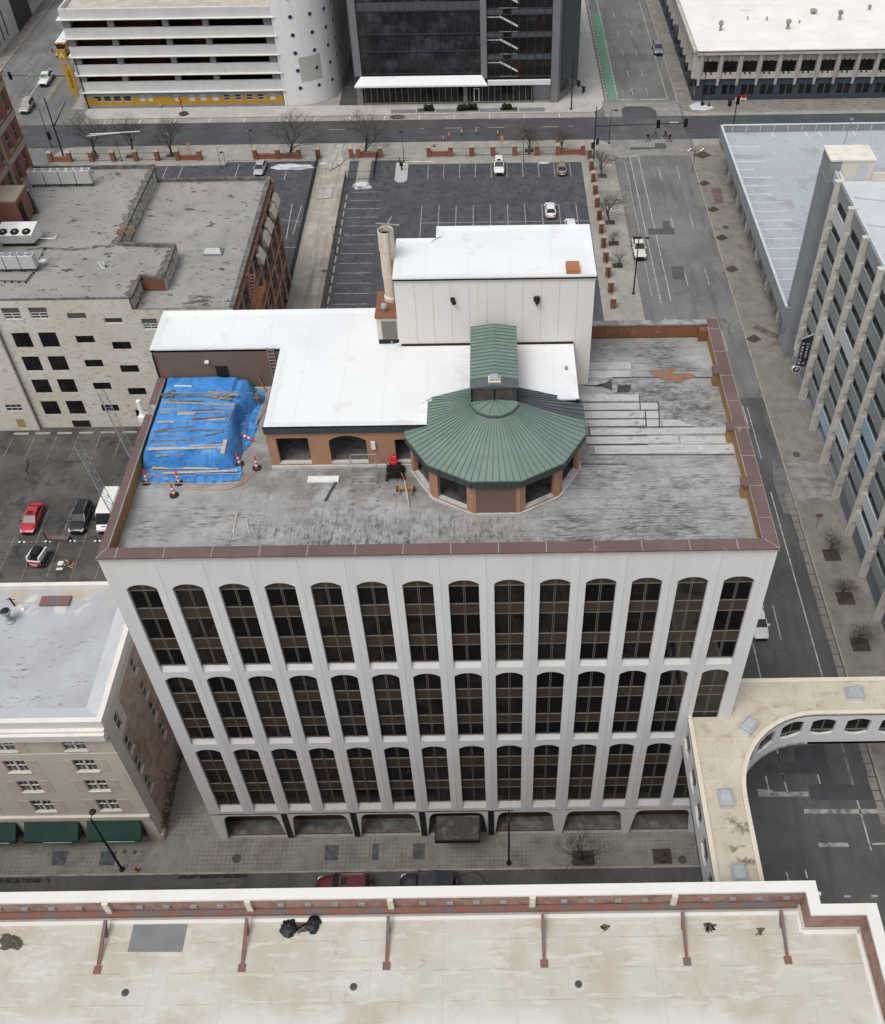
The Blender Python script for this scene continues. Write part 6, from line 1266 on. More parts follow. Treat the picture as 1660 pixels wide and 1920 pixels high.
b = MB(); fbox(b, FG, .1, 2.6, .45, 1.95, -.03, -.001); b.build('perforated_screen', K['yellow_dot'], gb)
for i, h in enumerate(hg): window_part(FG, *h, .16, gb, K['glass2'] if i in (0, 1, 2, 3, 10, 11, 12, 13) else K['slab_grey'], K['slab_grey'], 1, 2 if i > 5 else 1, .08)
b = MB(); p = G(302, 193, .6); b.lathe((p.x, YG - .3, .3), [(.16, 0), (.18, .25), (.05, .4)], 10); b.build('wall_hose_box', K['stone_cap'], gb)
# yellow blade sign on the garage corner
t = thing('blade_sign', 'yellow blade sign in three pieces on the corner of the banded garage', 'sign', (-54.4, 151.4, 5)); b = MB()
sx = -54.6
def blade(z0, z1, x0, x1): b.box(x0, x1, 151.6, 151.9, z0, z1)
blade(9.6, 11.6, -55.0, -53.4); blade(8.2, 9.0, -54.7, -54.0); blade(3.9, 8.2, -54.7, -53.1); blade(2.6, 3.6, -54.2, -53.5)
b.tube((-53.3, 151.75, 2.5), (-53.3, 151.75, 11.8), .07); b.build('panel', K['yellow'], t)
text_mesh('lettering', 'A', 1.3, (-54.2, 151.58, 10.6), (1, 0, 0), (0, 0, 1), K['white_metal'], t)
text_mesh('lettering', 'WICHITA', .75, (-53.85, 151.58, 6.1), (0, 0, -1), (1, 0, 0), K['wood_brown'], t)
# small projecting red neon sign reading on the walk: red sculpture pole
t = thing('red_sculpture_pole', 'thin pole with a twisted red figure on the pavement before the yellow wall', 'street sculpture', (*g2(345, 215), .12)); OFF[t.name] = Vector()
b = MB(); b.lathe((0, 0, 0), [(.9, 0), (.9, .22), (.7, .25)], 12); b.build('planter_ring', K['fascia'], t); b = MB(); b.tube((0, 0, 0), (-.1, 0, 3.6), .05); b.build('pole', K['black'], t)
b = MB()
pts = [Vector((-.1 + .25 * math.sin(i * 1.3), .1 * math.cos(i), 1.2 + i * .22)) for i in range(12)]
for p, q in zip(pts, pts[1:]): b.tube(p, q, .09, n=6)
b.build('red_figure', K['red'], t)
# ---------------------------------------------------------------- white rounded tower with portholes
cb_ = thing('round_white_tower', 'windowless white rounded tower dotted with blue portholes', 'building', (-11, 165, 0))
pts = [(-14.0, 152.45), (-11.8, 152.35)]
cx_, cy_, rr = -11.8, 160.6, 8.25
pts = [(-14.0, cy_ - rr)] + [(cx_ + rr * math.cos(R(a)), cy_ + rr * math.sin(R(a))) for a in range(-90, 1, 5)] + [(cx_ + rr, 195), (-14, 195)]
b = MB(); b.prism(pts, 0, 27); b.build('wall', K['cyl'], cb_)
ph = MB()
for j, z in enumerate((3.4, 6.77, 10.05, 13.33, 16.6, 19.9, 23.2)):
    for a in (-81, -55, -31.6, -12, 2) if j % 1 == 0 else ():
        if z > 20.5 and a > 0: continue
        d = Vector((math.cos(R(a)), math.sin(R(a)), 0)); c = Vector((cx_, cy_, z + (0.45 if a == -12 else 0))) + d * rr
        if a == 2: c = Vector((cx_ + rr, 164.5, z + .6)); d = Vector((1, 0, 0))
        g = MB(); g.tube(c - d * .05, c + d * .04, .38, .36, 16); w_ = g.build('porthole', K['porthole'], cb_)
        g = MB()
        u_ = d.cross(Vector((0, 0, 1)))
        for k in range(16): a0 = k * math.pi / 8; a1 = a0 + math.pi / 8; g.tube(c + d * .03 + u_ * .4 * math.cos(a0) + Vector((0, 0, .4 * math.sin(a0))), c + d * .03 + u_ * .4 * math.cos(a1) + Vector((0, 0, .4 * math.sin(a1))), .035, n=4)
        g.build('rim', K['slab_grey'], w_)
b = MB()
for k in range(6):
    a0, a1 = R(-78 + k * 5), R(-73 + k * 5); b.poly([(cx_ + (rr + .012) * math.cos(a), cy_ + (rr + .012) * math.sin(a), z) for a, z in ((a0, 4.5), (a1, 4.5), (a1, 9.2), (a0, 9.2))])
b.build('repair_panel', K['beige_patch'], cb_)
b = MB(); sheet('tower_lane', [rc(-3.4, .3, 152.2, 200)], .135, K['asphalt_new'])
# ---------------------------------------------------------------- glass office block
ge = thing('glass_office_building', 'dark glass office block with grey frames and a white canopy, top of the view', 'office building', (20, 165, 0))
YE = 152.15; FGl = wallF((0, YE, 0), (1, 0, 0), (0, 1, 0)); ZTP = 27
b = MB(); b.box(1.64, 24.4, YE + .3, YE + .5, 5.7, ZTP); b.build('curtain_wall', K['curtain'], ge)
b = MB(); b.box(25.6, 37.8, YE + .3, YE + .5, 4.95, ZTP); b.build('stair_glazing', K['curtain2'], ge)
mu = MB()
for i in range(16): x = 1.64 + 22.76 * i / 15; mu.box(x - .035, x + .035, YE + .16, YE + .298, 5.7, ZTP)
for z in (5.9, 10.06, 13.25, 17.35, 21.5): mu.box(1.64, 24.4, YE + .14, YE + .297, z - .06, z + .06)
for i in range(9): x = 25.6 + 12.2 * i / 8; mu.box(x - .035, x + .035, YE + .16, YE + .298, 4.95, ZTP)
for z in (5.1, 8.3, 9.3, 12.4, 13.4, 16.5, 17.6, 20.7, 21.7): mu.box(25.6, 37.8, YE + .14, YE + .297, z - .05, z + .05)
mu.build('mullion', plain('curtain_mullion', (.05, .053, .06), .4), ge)
b = MB()
for z in (8.3, 12.4, 16.5, 20.7):
    for i in range(8):
        if i not in (2,): x = 25.6 + 12.2 * i / 8; b.box(x + .06, x + 1.45, YE + .2, YE + .296, z + .1, z + .95)
b.build('spandrel_panel', K['spandrel_glass'], ge)
b = MB(); b.box(1.64, 24.4, YE + .2, YE + .296, 17.5, 18.9); b.build('pale_spandrel', K['spandrel_glass'], ge)
b = MB()
for z in (4.6, 8.8, 12.9, 17.1):
    b.hexa([(28.0, YE + .22, z + 3.1), (31.4, YE + .22, z + 1.3), (31.4, YE + .27, z + 1.3), (28.0, YE + .27, z + 3.1)], [(28.0, YE + .22, z + 3.5), (31.4, YE + .22, z + 1.7), (31.4, YE + .27, z + 1.7), (28.0, YE + .27, z + 3.5)]); b.box(25.7, 28.4, YE + .21, YE + .26, z + 3.1, z + 3.25); b.box(28, 31.4, YE + .21, YE + .26, z + .45, z + .58)
b.build('stair_flight', K['slab_grey'], ge)
b = MB(); b.box(.3, 1.62, YE - .3, YE + 2, 5.72, ZTP); b.box(24.42, 25.58, YE - .3, YE + 2, 5.0, ZTP); b.box(37.82, 39.2, YE - .3, YE + 2, 0.12, ZTP); b.box(.3, 1.4, YE - .1, YE + 1, .12, 4.3); b.box(20.9, 21.7, YE - .1, YE + .5, .12, 4.3)
b.prism([(39.2, YE - .3), (41.3, 155.4), (43.6, 160), (43.6, 190), (39.2, 190)], .12, ZTP); b.build('grey_frame', K['cladding'], ge)
b = MB(); dd = Vector((2.1, 3.55, 0)).normalized(); nn = Vector((dd.y, -dd.x, 0)); o_ = Vector((39.5, YE + .2, 0)) + nn * .03
Fc = wallF(o_, dd, -nn); fbox(b, Fc, .4, 4.0, 1.6, ZTP, -.02, .1); b.build('corner_glazing', K['curtain2'], ge)
b = MB()
for z in range(4, 26, 2): fbox(b, Fc, .4, 4.0, z, z + .1, -.05, -.021)
for u in (1.6, 2.8): fbox(b, Fc, u, u + .06, 1.6, ZTP, -.06, -.022)
b.build('corner_mullion', K['fascia'], ge)
b = MB(); b.box(-.0, 43, YE + .5, 190, 4.4, ZTP - .1); b.build('core', K['fascia'], ge)
b = MB(); b.hexa([(.15, YE - 1.9, 4.2), (25.6, YE - 1.9, 4.2), (24.5, YE - .32, 4.3), (1.4, YE - .32, 4.3)], [(.15, YE - 1.9, 4.5), (25.6, YE - 1.9, 4.5), (24.5, YE - .32, 5.7), (1.4, YE - .32, 5.7)]); b.box(25.65, 37.7, YE - .9, YE - .31, 3.9, 4.75); b.build('canopy', K['membrane'], ge)
b = MB(); b.box(1.4, 34.2, YE + .35, YE + .45, .3, 4.2); b.build('shopfront_glass', K['glass'], ge); mu = MB()
for i in range(28): x = 1.8 + i * 1.2; mu.box(x - .03, x + .03, YE + .25, YE + .349, .2, 4.1)
mu.box(1.4, 34.2, YE + .24, YE + .347, 3.5, 3.6); mu.box(1.4, 34.2, YE + .24, YE + .4, .12, .3); mu.build('shopfront_frame', K['steel'], ge)
b = MB(); b.box(22.9, 24.0, YE + .22, YE + .34, .2, 2.9); dr = b.build('entrance_door', K['slab_grey'], ge); b = MB(); b.box(23.08, 23.82, YE + .2, YE + .219, .4, 2.75); b.build('door_glass', K['glass'], dr)
b = MB(); b.box(34.4, 37.8, YE + 1.5, YE + 1.7, .1, 4.2); b.build('recess_wall', K['garage_grey'], ge)
# planters before the glass block
PLN = [(6.9, 11.7, 'dark empty'), (12.0, 15.3, 'shrub'), (15.6, 19.3, 'dark empty'), (19.5, 23.8, 'shrub'), (24.1, 27.7, 'grate'), (27.9, 31.3, 'shrub'), (31.6, 36.6, 'dark empty')]
ns = 0
for i, (x0, x1, k) in enumerate(PLN):
    t = thing('planter_bed', f'{"low kerbed bed with round shrubs" if k == "shrub" else "dark paved bed"}, {ORD[i]} from the left before the glass block', 'planter', ((x0 + x1) / 2, 148.9, .12), 'planting beds before the glass block')
    b = MB(); b.box(x0, x1, 148.15, 149.6, .1, .2 if k != 'shrub' else .3); b.build('bed', K['cladding'] if k != 'shrub' else K['dirt'], t)
    if k == 'shrub':
        b = MB(); b.box(x0 - .1, x1 + .1, 148.05, 148.15, .1, .36); b.box(x0 - .1, x1 + .1, 149.6, 149.7, .1, .36); b.build('kerb', K['kerb'], t)
def leafball(b, c, r, n, s=.1):
    for _ in range(n):
        d = Vector((random.gauss(0, 1), random.gauss(0, 1), random.gauss(0, 1))).normalized(); p = Vector(c) + d * r * random.uniform(.5, 1.05); a = Vector((random.gauss(0, 1), random.gauss(0, 1), random.gauss(0, 1))).normalized() * s; e = a.cross(d).normalized() * s; b.poly([p - a, p + e, p + a, p - e])
for i, (px, py) in enumerate(((800, 203), (809, 203), (863, 203), (871, 202), (881, 201), (890, 201), (946, 201), (955, 201))):
    p = G(px, py + 4, .3); b = MB(); leafball(b, (p.x, p.y, .95), .55, 260, .13); b.build('round_shrub', K['shrub'], recalc=False, label=f'dark round clipped shrub, {ORD[i]} from the left in the beds before the glass block', cat='shrub', group='clipped shrubs before the glass block')
# brush heaps (round dark grates with twigs)
for px, py, lab in ((746, 220, 'ring of dark leafless ground cover left of the planting beds'),):
    p = G(px, py, .12); b = MB()
    for i in range(220): a = random.random() * 6.28; r_ = random.uniform(.6, 1.5); x, y = p.x + r_ * math.cos(a), p.y + .5 * r_ * math.sin(a); b.tube((x, y, .12), (x + random.uniform(-.3, .3), y + random.uniform(-.2, .2), .12 + random.uniform(.1, .4)), .02, n=3, cap=False)
    b.build('ground_cover', K['bark'], label=lab, cat='ground cover', kind='stuff')

# ---------------------------------------------------------------- low precast building with the white roof (top right)
db = thing('precast_office_building', 'two storey precast building with white roof and navy ground floor at the top right', 'building', (84, 165, 0))
YD = 151.8; XD = 65.5; FD = wallF((XD, YD, 0), (1, 0, 0), (0, 1, 0)); hd = []; hd2 = []
for i in range(16):
    u = .35 + 1.0 + 3.72 * i; hd.append((u, u + 2.75, 5.4, 7.65)); hd2 += [(u + .1, u + 1.2, 1.0, 3.0), (u + 1.5, u + 2.6, 1.0, 3.0)]
b = MB(); wall_holes(b, FD, 0, 60, 4.3, 9.6, hd, .6); b.build('upper_wall', K['precast'], db)
FD3 = wallF((XD + .35, YD + .3, 0), (1, 0, 0), (0, 1, 0)); b = MB(); wall_holes(b, FD3, 0, 60, .1, 4.3, hd2, .25); b.build('navy_wall', K['navy'], db)
for i, h in enumerate(hd[:11]): window_part(FD, *h, .5, db, K['glass'], K['dark'], 1, 1, .1)
b = MB()
for h in hd2[:22]: fbox(b, FD3, h[0], h[1], h[2], h[3], .2, .23)
b.build('ground_glazing', K['glass'], db)
b = MB()
for i in range(17):
    u = .35 + 3.72 * i; b.hexa([FD(u + .1, 3.0, -.02), FD(u + .55, 3.0, -.02), FD(u + .55, 3.0, .1), FD(u + .1, 3.0, .1)], [FD(u, 9.3, -.85), FD(u + .75, 9.3, -.85), FD(u + .75, 9.3, .0), FD(u, 9.3, 0)])
b.build('fin', K['precast'], db)
b = MB()
for i in range(16):
    u = .35 + 3.72 * i + .8
    for uu in (u + .6, u + 1.6): fbox(b, FD, uu, uu + .0001 + .35, 7.6, 7.85, -.02, .3); fbox(b, FD, uu, uu + .35, 5.15, 5.42, -.02, .3)
b.build('window_notch', K['dark'], db)
b = MB(); fbox(b, FD, -.25, 60, 9.2, 9.75, -1.0, .1); b.box(XD - .9, XD + .1, YD + .12, 200, 9.2, 9.75); b.build('eave_band', K['precast'], db)
b = MB(); fbox(b, FD, -.3, 60, 9.75, 9.9, -1.05, .1); b.build('gutter_line', K['navy'], db)
b = MB(); b.box(XD - .35, XD + 62, YD - 1.0, 215, 9.9, 10.08); b.build('roof', K['d_roof'], db)
FDW = wallF((XD, YD + .02, 0), (0, 1, 0), (1, 0, 0)); hw = [(1.2 + 3.72 * i, 3.9 + 3.72 * i, 5.4, 8.6) for i in range(12)]
b = MB(); wall_holes(b, FDW, 0, 60, 4.3, 9.2, hw, .5); b.build('side_wall', K['precast'], db)
b = MB(); wall_holes(b, FDW, 0, 60, .1, 4.3, [(2 + 7 * i, 6 + 7 * i, .5, 3.3) for i in range(8)], .4); b.build('side_base', K['navy'], db)
for h in hw[:9]: window_part(FDW, *h, .45, db, K['glass'], K['dark'], 1, 1, .1)
b = MB()
for i in range(14): fbox(b, FDW, .3 + 3.72 * i, 1.0 + 3.72 * i, 4.3, 9.2, -.7, 0)
b.build('side_fin', K['precast'], db)
b = MB(); b.box(XD - 1.2, XD - .02, 172, 175, 4.6, 5.8); b.build('balcony_box', K['navy'], db)
b = MB()
for i in range(3): b.box(XD + .3, XD + 60, YD + 3 + 18 * i, YD + 3.04 + 18 * i, 10.081, 10.09)
b.build('roof_seam', K['joint'], db)
for i, (px, py, h_, r_, lab) in enumerate(((1351, 57, 1.9, .45, 'tall turbine roof vent on the white roof, leftmost of three'), (1477, 54, 1.9, .5, 'tall turbine roof vent on the white roof, middle of three'), (1574, 37, 1.9, .5, 'tall turbine roof vent on the white roof, rightmost of three'), (1525, 25, .9, .7, 'squat round exhaust vent on the white roof between two tall vents'), (1630, 18, 1.0, .4, 'mushroom vent in the far right corner of the white roof'), (1402, 37, .6, .12, 'thin short pipe right of the leftmost tall vent'), (1438, 38, .6, .16, 'thin short pipe with a cap between the tall vents'), (1499, 43, .5, .15, 'small pipe just right of the middle tall vent'))):
    p = G(px, py, 10.08); b = MB()
    if r_ > .3: b.lathe((p.x, p.y, 10.05), [(r_ * .55, 0), (r_ * .55, h_ * .5), (r_ * .6, h_ * .55), (r_, h_ * .62), (r_ * 1.05, h_ * .8), (r_ * .8, h_ * .95), (r_ * .3, h_)], 14)
    else: b.lathe((p.x, p.y, 10.05), [(r_, 0), (r_, h_), (r_ * 1.5, h_), (r_ * .5, h_ + .15)], 10)
    b.build('roof_vent', Mt('vent_metal%d' % i, (.3, .28, .26), .6).noise((.15, .12, .1), 3, .45, .65).m, label=lab, cat='roof vent')

# ---------------------------------------------------------------- low parking deck (blue roof) and finned garage (right)
dk_ = thing('parking_deck', 'low parking deck with a pale blue painted top and grey parapet', 'parking deck', (85, 100, 0))
XB = 65.8; y0, y1 = 72.4, 126.2; ZD = 6.1
b = MB(); b.box(XB + .3, 200, y0 + .0, y1 - .3, ZD - .5, ZD); b.build('deck', K['deck'], dk_)
b = MB(); b.box(XB, XB + .28, y0, y1, 5.0, 7.2); b.box(XB + .28, 200, y1 - .28, y1, 3.9, 7.3); b.box(XB, 68, y0 - .3, y0, 3.9, 7.2); b.build('parapet', K['garage_grey'], dk_)
b = MB(); b.box(XB - .06, XB + .34, y0, y1 + .06, 7.2, 7.32); b.box(XB + .34, 200, y1 - .34, y1 + .06, 7.3, 7.42); b.build('parapet_cap', K['garage_top'], dk_)
b = MB()
for i in range(19): y = y0 + 2.9 * i + 1; b.box(XB + .281, XB + .45, y, y + .12, ZD, 7.15)
for i in range(30): x = XB + 2 + 2.4 * i; b.box(x, x + .12, y1 - .45, y1 - .281, ZD, 7.25)
b.build('parapet_rib', K['garage_top'], dk_)
b = MB()
for i in range(6): y = 78.8 + 8.3 * i * 1.0 - .3; b.box(67.1, 67.8, y, y + .7, 0, 5.4)
b.build('column', K['fin'], dk_)
b = MB()
y = 76.0; fl = 0
while y < 124: b.tube((66.9, y, 4.9 if fl else .6), (66.9, y + 2.1, .6 if fl else 4.9), .1, n=4); fl = 1 - fl; y += 2.1
for z in (.9, 2.4): b.tube((66.95, 75, z), (66.95, 124, z), .06, n=4)
b.build('truss_rail', K['steel'], dk_)
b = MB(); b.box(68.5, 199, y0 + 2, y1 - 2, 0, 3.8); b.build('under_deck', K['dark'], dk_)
S = []; pd = lambda px, py: tuple(G(px, py, ZD))[:2]; Zd = lambda x, y: pd(1100 + x * .3373, 220 + y * .3373)
for i, (x0, x1, y) in enumerate(((800, 965, 162), (830, 990, 245), (850, 935, 290), (865, 1035, 334), (880, 1030, 380), (895, 1035, 427), (905, 1095, 472), (935, 1105, 522), (950, 1140, 572), (965, 1180, 622), (985, 1180, 674), (1000, 1190, 728), (1015, 1185, 784), (1055, 1175, 840), (1070, 1170, 900), (1090, 1150, 955))): S.append((Zd(x0, y), Zd(x1, y - (x1 - x0) * .012)))
for a, c in (((1030, 75), (1045, 108)), ((1212, 70), (1228, 105)), ((1293, 70), (1310, 105)), ((1478, 68), (1495, 103))): S.append((Zd(*a), Zd(*c)))
S.append(((68.5, 123), (69, 110))) if 0 else None
b = MB()
for (a, c) in S: b.bar((*a, ZD + .004), (*c, ZD + .004), .13, .004)
b.build('stall_line', K['near_cap'], dk_)
b = MB()
for q in ([(1005, 442), (1055, 442), (1057, 470), (1010, 468)], [(1055, 462), (1140, 455), (1160, 490), (1150, 515), (1100, 495), (1060, 480)], [(1100, 580), (1160, 585), (1195, 600), (1195, 635), (1150, 635), (1140, 605), (1102, 598)], [(800, 205), (985, 208), (975, 235), (815, 228)], [(875, 335), (1000, 340), (960, 372), (880, 360)]): b.poly([(*Zd(*p), ZD + .003) for p in q])
b.build('deck_patch', plain('deck_patch', (.3, .32, .35), var=.1), dk_)

gc = thing('finned_parking_garage', 'tall parking garage clad in grey panels between pale concrete fins on the right', 'parking garage', (90, 35, 0))
XC = 67.0; fy = [67.65 - 6.2 * k for k in range(11)]; YS, YN = 4.0, 70.3
b = MB(); b.box(XC + .9, 150, YS, YN, 26.2, 26.8); b.build('roof', K['garage_top'], gc)
b = MB(); b.box(XC + 2.2, 150, YS + .1, YN - .1, 0, 26.0)
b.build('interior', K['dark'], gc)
b = MB()
for k in range(9): z = 24.0 - 2.95 * k; b.box(XC + .5, XC + 4, YS, YN, z - .35, z)
b.build('floor_slab', K['garage_grey'], gc)
seq = ['panel_grey'] * 60; random.seed(11)
light = {(1, 1): 'panel_light', (1, 2 + 1): 'panel_grey', (2, 5): 'panel_light', (3, 4): 'panel_light', (4, 3): 'panel_grey', (3, 8): 'panel_blue', (4, 7): 'panel_light', (5, 5): 'panel_blue', (5, 6): 'panel_blue', (5, 8): 'panel_grey', (6, 4): 'panel_blue', (6, 7): 'panel_light', (6, 8): 'panel_light', (7, 3): 'panel_blue', (7, 5): 'panel_light', (8, 6): 'panel_blue', (8, 7): 'panel_blue', (9, 5): 'panel_blue'}
for bay in range(11):
    ya = fy[bay - 1] if bay else YN - .2; yb = fy[bay]
    for lv in range(9):
        zt = 27.95 if lv == 0 else 24.95 - 2.95 * (lv - 1); zb = zt - (1.65 if lv == 0 else 1.75)
        if zb < 1 and bay < 3: continue
        b = MB(); b.box(XC + .25, XC + .42, yb + .24, ya - .24, zb, zt)
        if lv: b.box(XC + .2, XC + .3, yb + .24, ya - .24, zt, zt + .06)
        b.build('spandrel_panel', K[light.get((bay, lv), 'panel_grey')], gc)
b = MB()
for bay in range(11):
    ya = fy[bay - 1] if bay else YN - .2; yb = fy[bay]
    for lv in range(8):
        z = 24.95 - 2.95 * lv
        for zz in (z + .3, z + .55): b.tube((XC + .5, yb + .3, zz), (XC + .5, ya - .3, zz), .02, n=4)
        y = yb + .6
        while y < ya - .4: b.tube((XC + .5, y, z), (XC + .5, y, z + .6), .025, n=4); y += 1.2
b.build('guard_rail', K['black'], gc)
for k, y in enumerate(fy):
    b = MB(); zb = 0.1 if k > 0 else 3.5
    b.box(XC - .35, XC + .6, y - .24, y + .24, zb, 28.1)
    for lv in range(9):
        z = 24.3 - 2.95 * lv
        if z < 2.5: continue
        for s_ in (-1, 1):
            pr = [(y + s_ * .238, z - 1.3), (y + s_ * .238, z + .95), (y + s_ * .32, z + .75), (y + s_ * .36, z + .4), (y + s_ * .36, z - .7), (y + s_ * .32, z - 1.1)]
            b.loft([[(XC - .18, a_, b_) for a_, b_ in pr], [(XC + .4, a_, b_) for a_, b_ in pr]])
    b.box(XC - .42, XC + .7, y - .3, y + .3, 28.1, 28.3)
    b.build('fin', K['fin'], gc)
for k in (0,): b = MB(); b.box(XC + .2, XC + .5, fy[0] - .2, YN, 26.8, 28.15); b.build('roof_kerb', K['panel_light'], gc)
b = MB(); b.box(XC + .43, XC + .75, YS, YN - .2, 26.5, 28.05); b.box(XC + .4, XC + .8, YS, YN - .2, 28.05, 28.15); b.build('parapet', K['garage_top'], gc)
b = MB(); b.box(XC + .45, XC + .6, YS, 43, .1, 3.6); b.build('base_wall', plain('base_blue_grey', (.13, .15, .18), var=.1), gc)
b = MB(); b.box(XC + 1.0, 150, YN - 60, YN - 60.2, 26, 26.1)
for i in range(9): y = 66.4 - 6.2 * i; b.hexa([(68.1, y, 26.801), (90, y - 6, 26.801), (90, y - 5.7, 26.801), (68.1, y + .25, 26.801)], [(68.1, y, 26.81), (90, y - 6, 26.81), (90, y - 5.7, 26.81), (68.1, y + .25, 26.81)])
b.build('roof_joint', plain('roof_joint', (.33, .35, .37)), gc)
b = MB(); b.box(66.5, 67.9, 70.35, 74.0, 0, 26.8); b.box(66.55, 67.9, 70.4, 74.0, 26.8, 29.3); b.build('stair_tower', K['garage_grey'], gc)
b = MB(); b.box(67.9, 71.8, 70.4, 74.0, 26.7, 29.3); b.build('stair_head', K['cream_paint'], gc)
b = MB(); b.box(66.4, 71.9, 70.3, 74.1, 29.3, 29.5); b.build('stair_head_roof', Mt('stair_head_roof', (.66, .63, .57)).noise((.58, .54, .47), .7, .45, .65).m, gc)
b = MB(); b.box(69.9, 71.0, 70.32, 70.4, 26.85, 29.0); b.build('stair_door', K['panel_light'], gc)
b = MB(); b.box(71.8, 90, 70.0, 70.3, 26.8, 27.9); b.build('roof_wall', K['cream_paint'], gc)
# parking blade sign
t = thing('parking_sign', 'navy blade sign with PARKING lettering and a round P on the finned garage', 'sign', (65.9, 62, 4.5)); b = MB()
b.prism([(0, 0)] * 0 or [(65.25, 61.9), (66.62, 61.9), (66.62, 62.1), (65.25, 62.1)], 5.2, 9.45); b.hexa([(65.25, 61.9, 9.45), (66.62, 61.9, 9.45), (66.62, 62.1, 9.45), (65.25, 62.1, 9.45)], [(65.25, 61.9, 9.46), (66.62, 61.9, 10.2), (66.62, 62.1, 10.2), (65.25, 62.1, 9.46)]); b.build('panel', plain('sign_navy', (.022, .028, .045), .5, var=.1), t)
b = MB(); b.box(65.2, 65.26, 61.87, 62.13, 5.2, 9.5); b.bar((65.22, 62, 9.5), (66.65, 62, 10.25), .28, .06); b.box(65.33, 65.37, 61.88, 61.899, 5.4, 9.3); b.build('trim', K['steel'], t)
text_mesh('lettering', 'P\nA\nR\nK\nI\nN\nG', .5, (65.62, 61.89, 7.3), (1, 0, 0), (0, 0, 1), K['near_cap'], t)
text_mesh('lettering', 'M\nA\nR\nK\nE\nT', .42, (66.22, 61.89, 7.75), (1, 0, 0), (0, 0, 1), K['near_cap'], t); text_mesh('lettering', 'ST', .34, (66.2, 61.89, 5.7), (1, 0, 0), (0, 0, 1), K['near_cap'], t)
b = MB(); b.tube((65.5, 61.85, 4.75), (65.5, 62.2, 4.75), .56, n=24); b.build('round_rim', K['near_cap'], t); b = MB(); b.tube((65.5, 61.83, 4.75), (65.5, 61.86, 4.75), .47, n=24); b.build('round_disc', plain('disc_navy', (.022, .028, .045), .5, var=0), t); text_mesh('lettering', 'P', .85, (65.52, 61.81, 4.73), (1, 0, 0), (0, 0, 1), K['near_cap'], t)
b = MB(); b.tube((66.6, 62, 9), (67, 62, 9), .08); b.tube((66.6, 62, 6), (67, 62, 6), .08); b.build('bracket', K['steel'], t)
# ---------------------------------------------------------------- grey building at the top left corner
hb = thing('grey_corner_building', 'plain grey building with tall dark slit windows in the top left corner', 'building', (-86, 190, 0))
XH = -78.2; FH = wallF((XH, 176.5, 0), (0, 1, 0), (-1, 0, 0)); hh_ = [(3.6 + 2.6 * i, 4.6 + 2.6 * i, 1.2, 6.6) for i in range(3)]
b = MB(); wall_holes(b, FH, 0, 15, 0, 9, hh_, .3); wall_holes(b, FH, 24, 60, 0, 9, [], 0); b.poly([(XH, 176.5, 0), (-120, 176.5, 0), (-120, 176.5, 9), (XH, 176.5, 9)]); b.build('wall', Mt('corner_wall', (.52, .515, .5)).noise((.48, .475, .46), .2, .4, .65).m, hb)
b = MB(); [fbox(b, FH, *h, .25, .28) for h in hh_]; b.build('slit_window', K['glass'], hb)
b = MB(); [fbox(b, FH, h[0] - .55, h[0] - .3, 2.6, 6.2, -.06, .0) for h in hh_ + [(11.4, 0, 0, 0)]]; b.build('light_strip', K['near_cap'], hb)
b = MB(); fbox(b, FH, 15, 24, 0, 9.4, -.25, .3); fbox(b, FH, 27, 30, 3.2, 9.4, -2.2, .3); b.build('dark_section', plain('brown_dark', (.05, .045, .04)), hb)
b = MB(); fbox(b, FH, 24.2, 27, 3.5, 6, -1.2, 0); b.build('red_awning', K['red'], hb)
b = MB(); b.box(-120, XH - .02, 176.52, 236, 8.8, 8.9); b.build('roof', K['d_roof'], hb)
# ---------------------------------------------------------------- fill: plain blocks just beyond the frame on the right and far left
# ---------------------------------------------------------------- brick pillars, low walls and iron fences round the lots
random.seed(21)
def pillar_master():
    t = thing('brick_pillar', 'x', 'pillar'); OFF[t.name] = Vector()
    b = MB(); b.box(-.38, .38, -.38, .38, 0, 1.75); b.build('shaft', K['brick'], t)
    b = MB(); b.box(-.46, .46, -.46, .46, 1.75, 1.88); b.hexa([(-.42, -.42, 1.88), (.42, -.42, 1.88), (.42, .42, 1.88), (-.42, .42, 1.88)], [(-.25, -.25, 2.02), (.25, -.25, 2.02), (.25, .25, 2.02), (-.25, .25, 2.02)]); b.build('cap', K['stone_cap'], t); return t
pm = pillar_master(); first = [True]
def pillar(x, y, lab, group):
    if first[0]: t = pm; first[0] = False
    else: t = copy_tree(pm)
    t.location = (x, y, .1); t['label'] = lab; t['group'] = group; return t
NX = [(98, 133, 174, 214, 256, 296, 334, 375), (479, 521, 560, 596), (658, 672, 713), (804, 845, 885, 925, 966, 1008, 1048, 1095)]
YP = 130.7; px2x = lambda px: G(px, 303, 0).x
names = ['west lot stretch', 'left of the alley', 'right of the alley', 'main lot stretch']
xs_all = []
for s_, l in enumerate(NX):
    xl = []
    for i, px in enumerate(l): x = px2x(px); xl.append(x); pillar(x, YP, f'brick pillar, {ORD[i]} from the left in the north fence, {names[s_]}', 'brick pillars of the north fence')
    xs_all.append(xl)
for i in range(12): pillar(43.75, 129.0 - 4.18 * i - (.0), f'brick pillar with stone cap, {ORD[i]} from the street corner along the main lot east side', 'brick pillars of the east side')
low = [(xs_all[0][0], xs_all[0][1], 'at the far left end of the north fence'), (xs_all[0][6], xs_all[0][7], 'at the right end of the west lot stretch'), (xs_all[1][0], xs_all[1][2], 'left of the alley mouth'), (xs_all[2][1], xs_all[2][2], 'right of the alley mouth'), (xs_all[3][0], xs_all[3][1], 'at the left end of the main lot fence'), (xs_all[3][6], xs_all[3][7], 'at the street corner end of the main lot fence')]
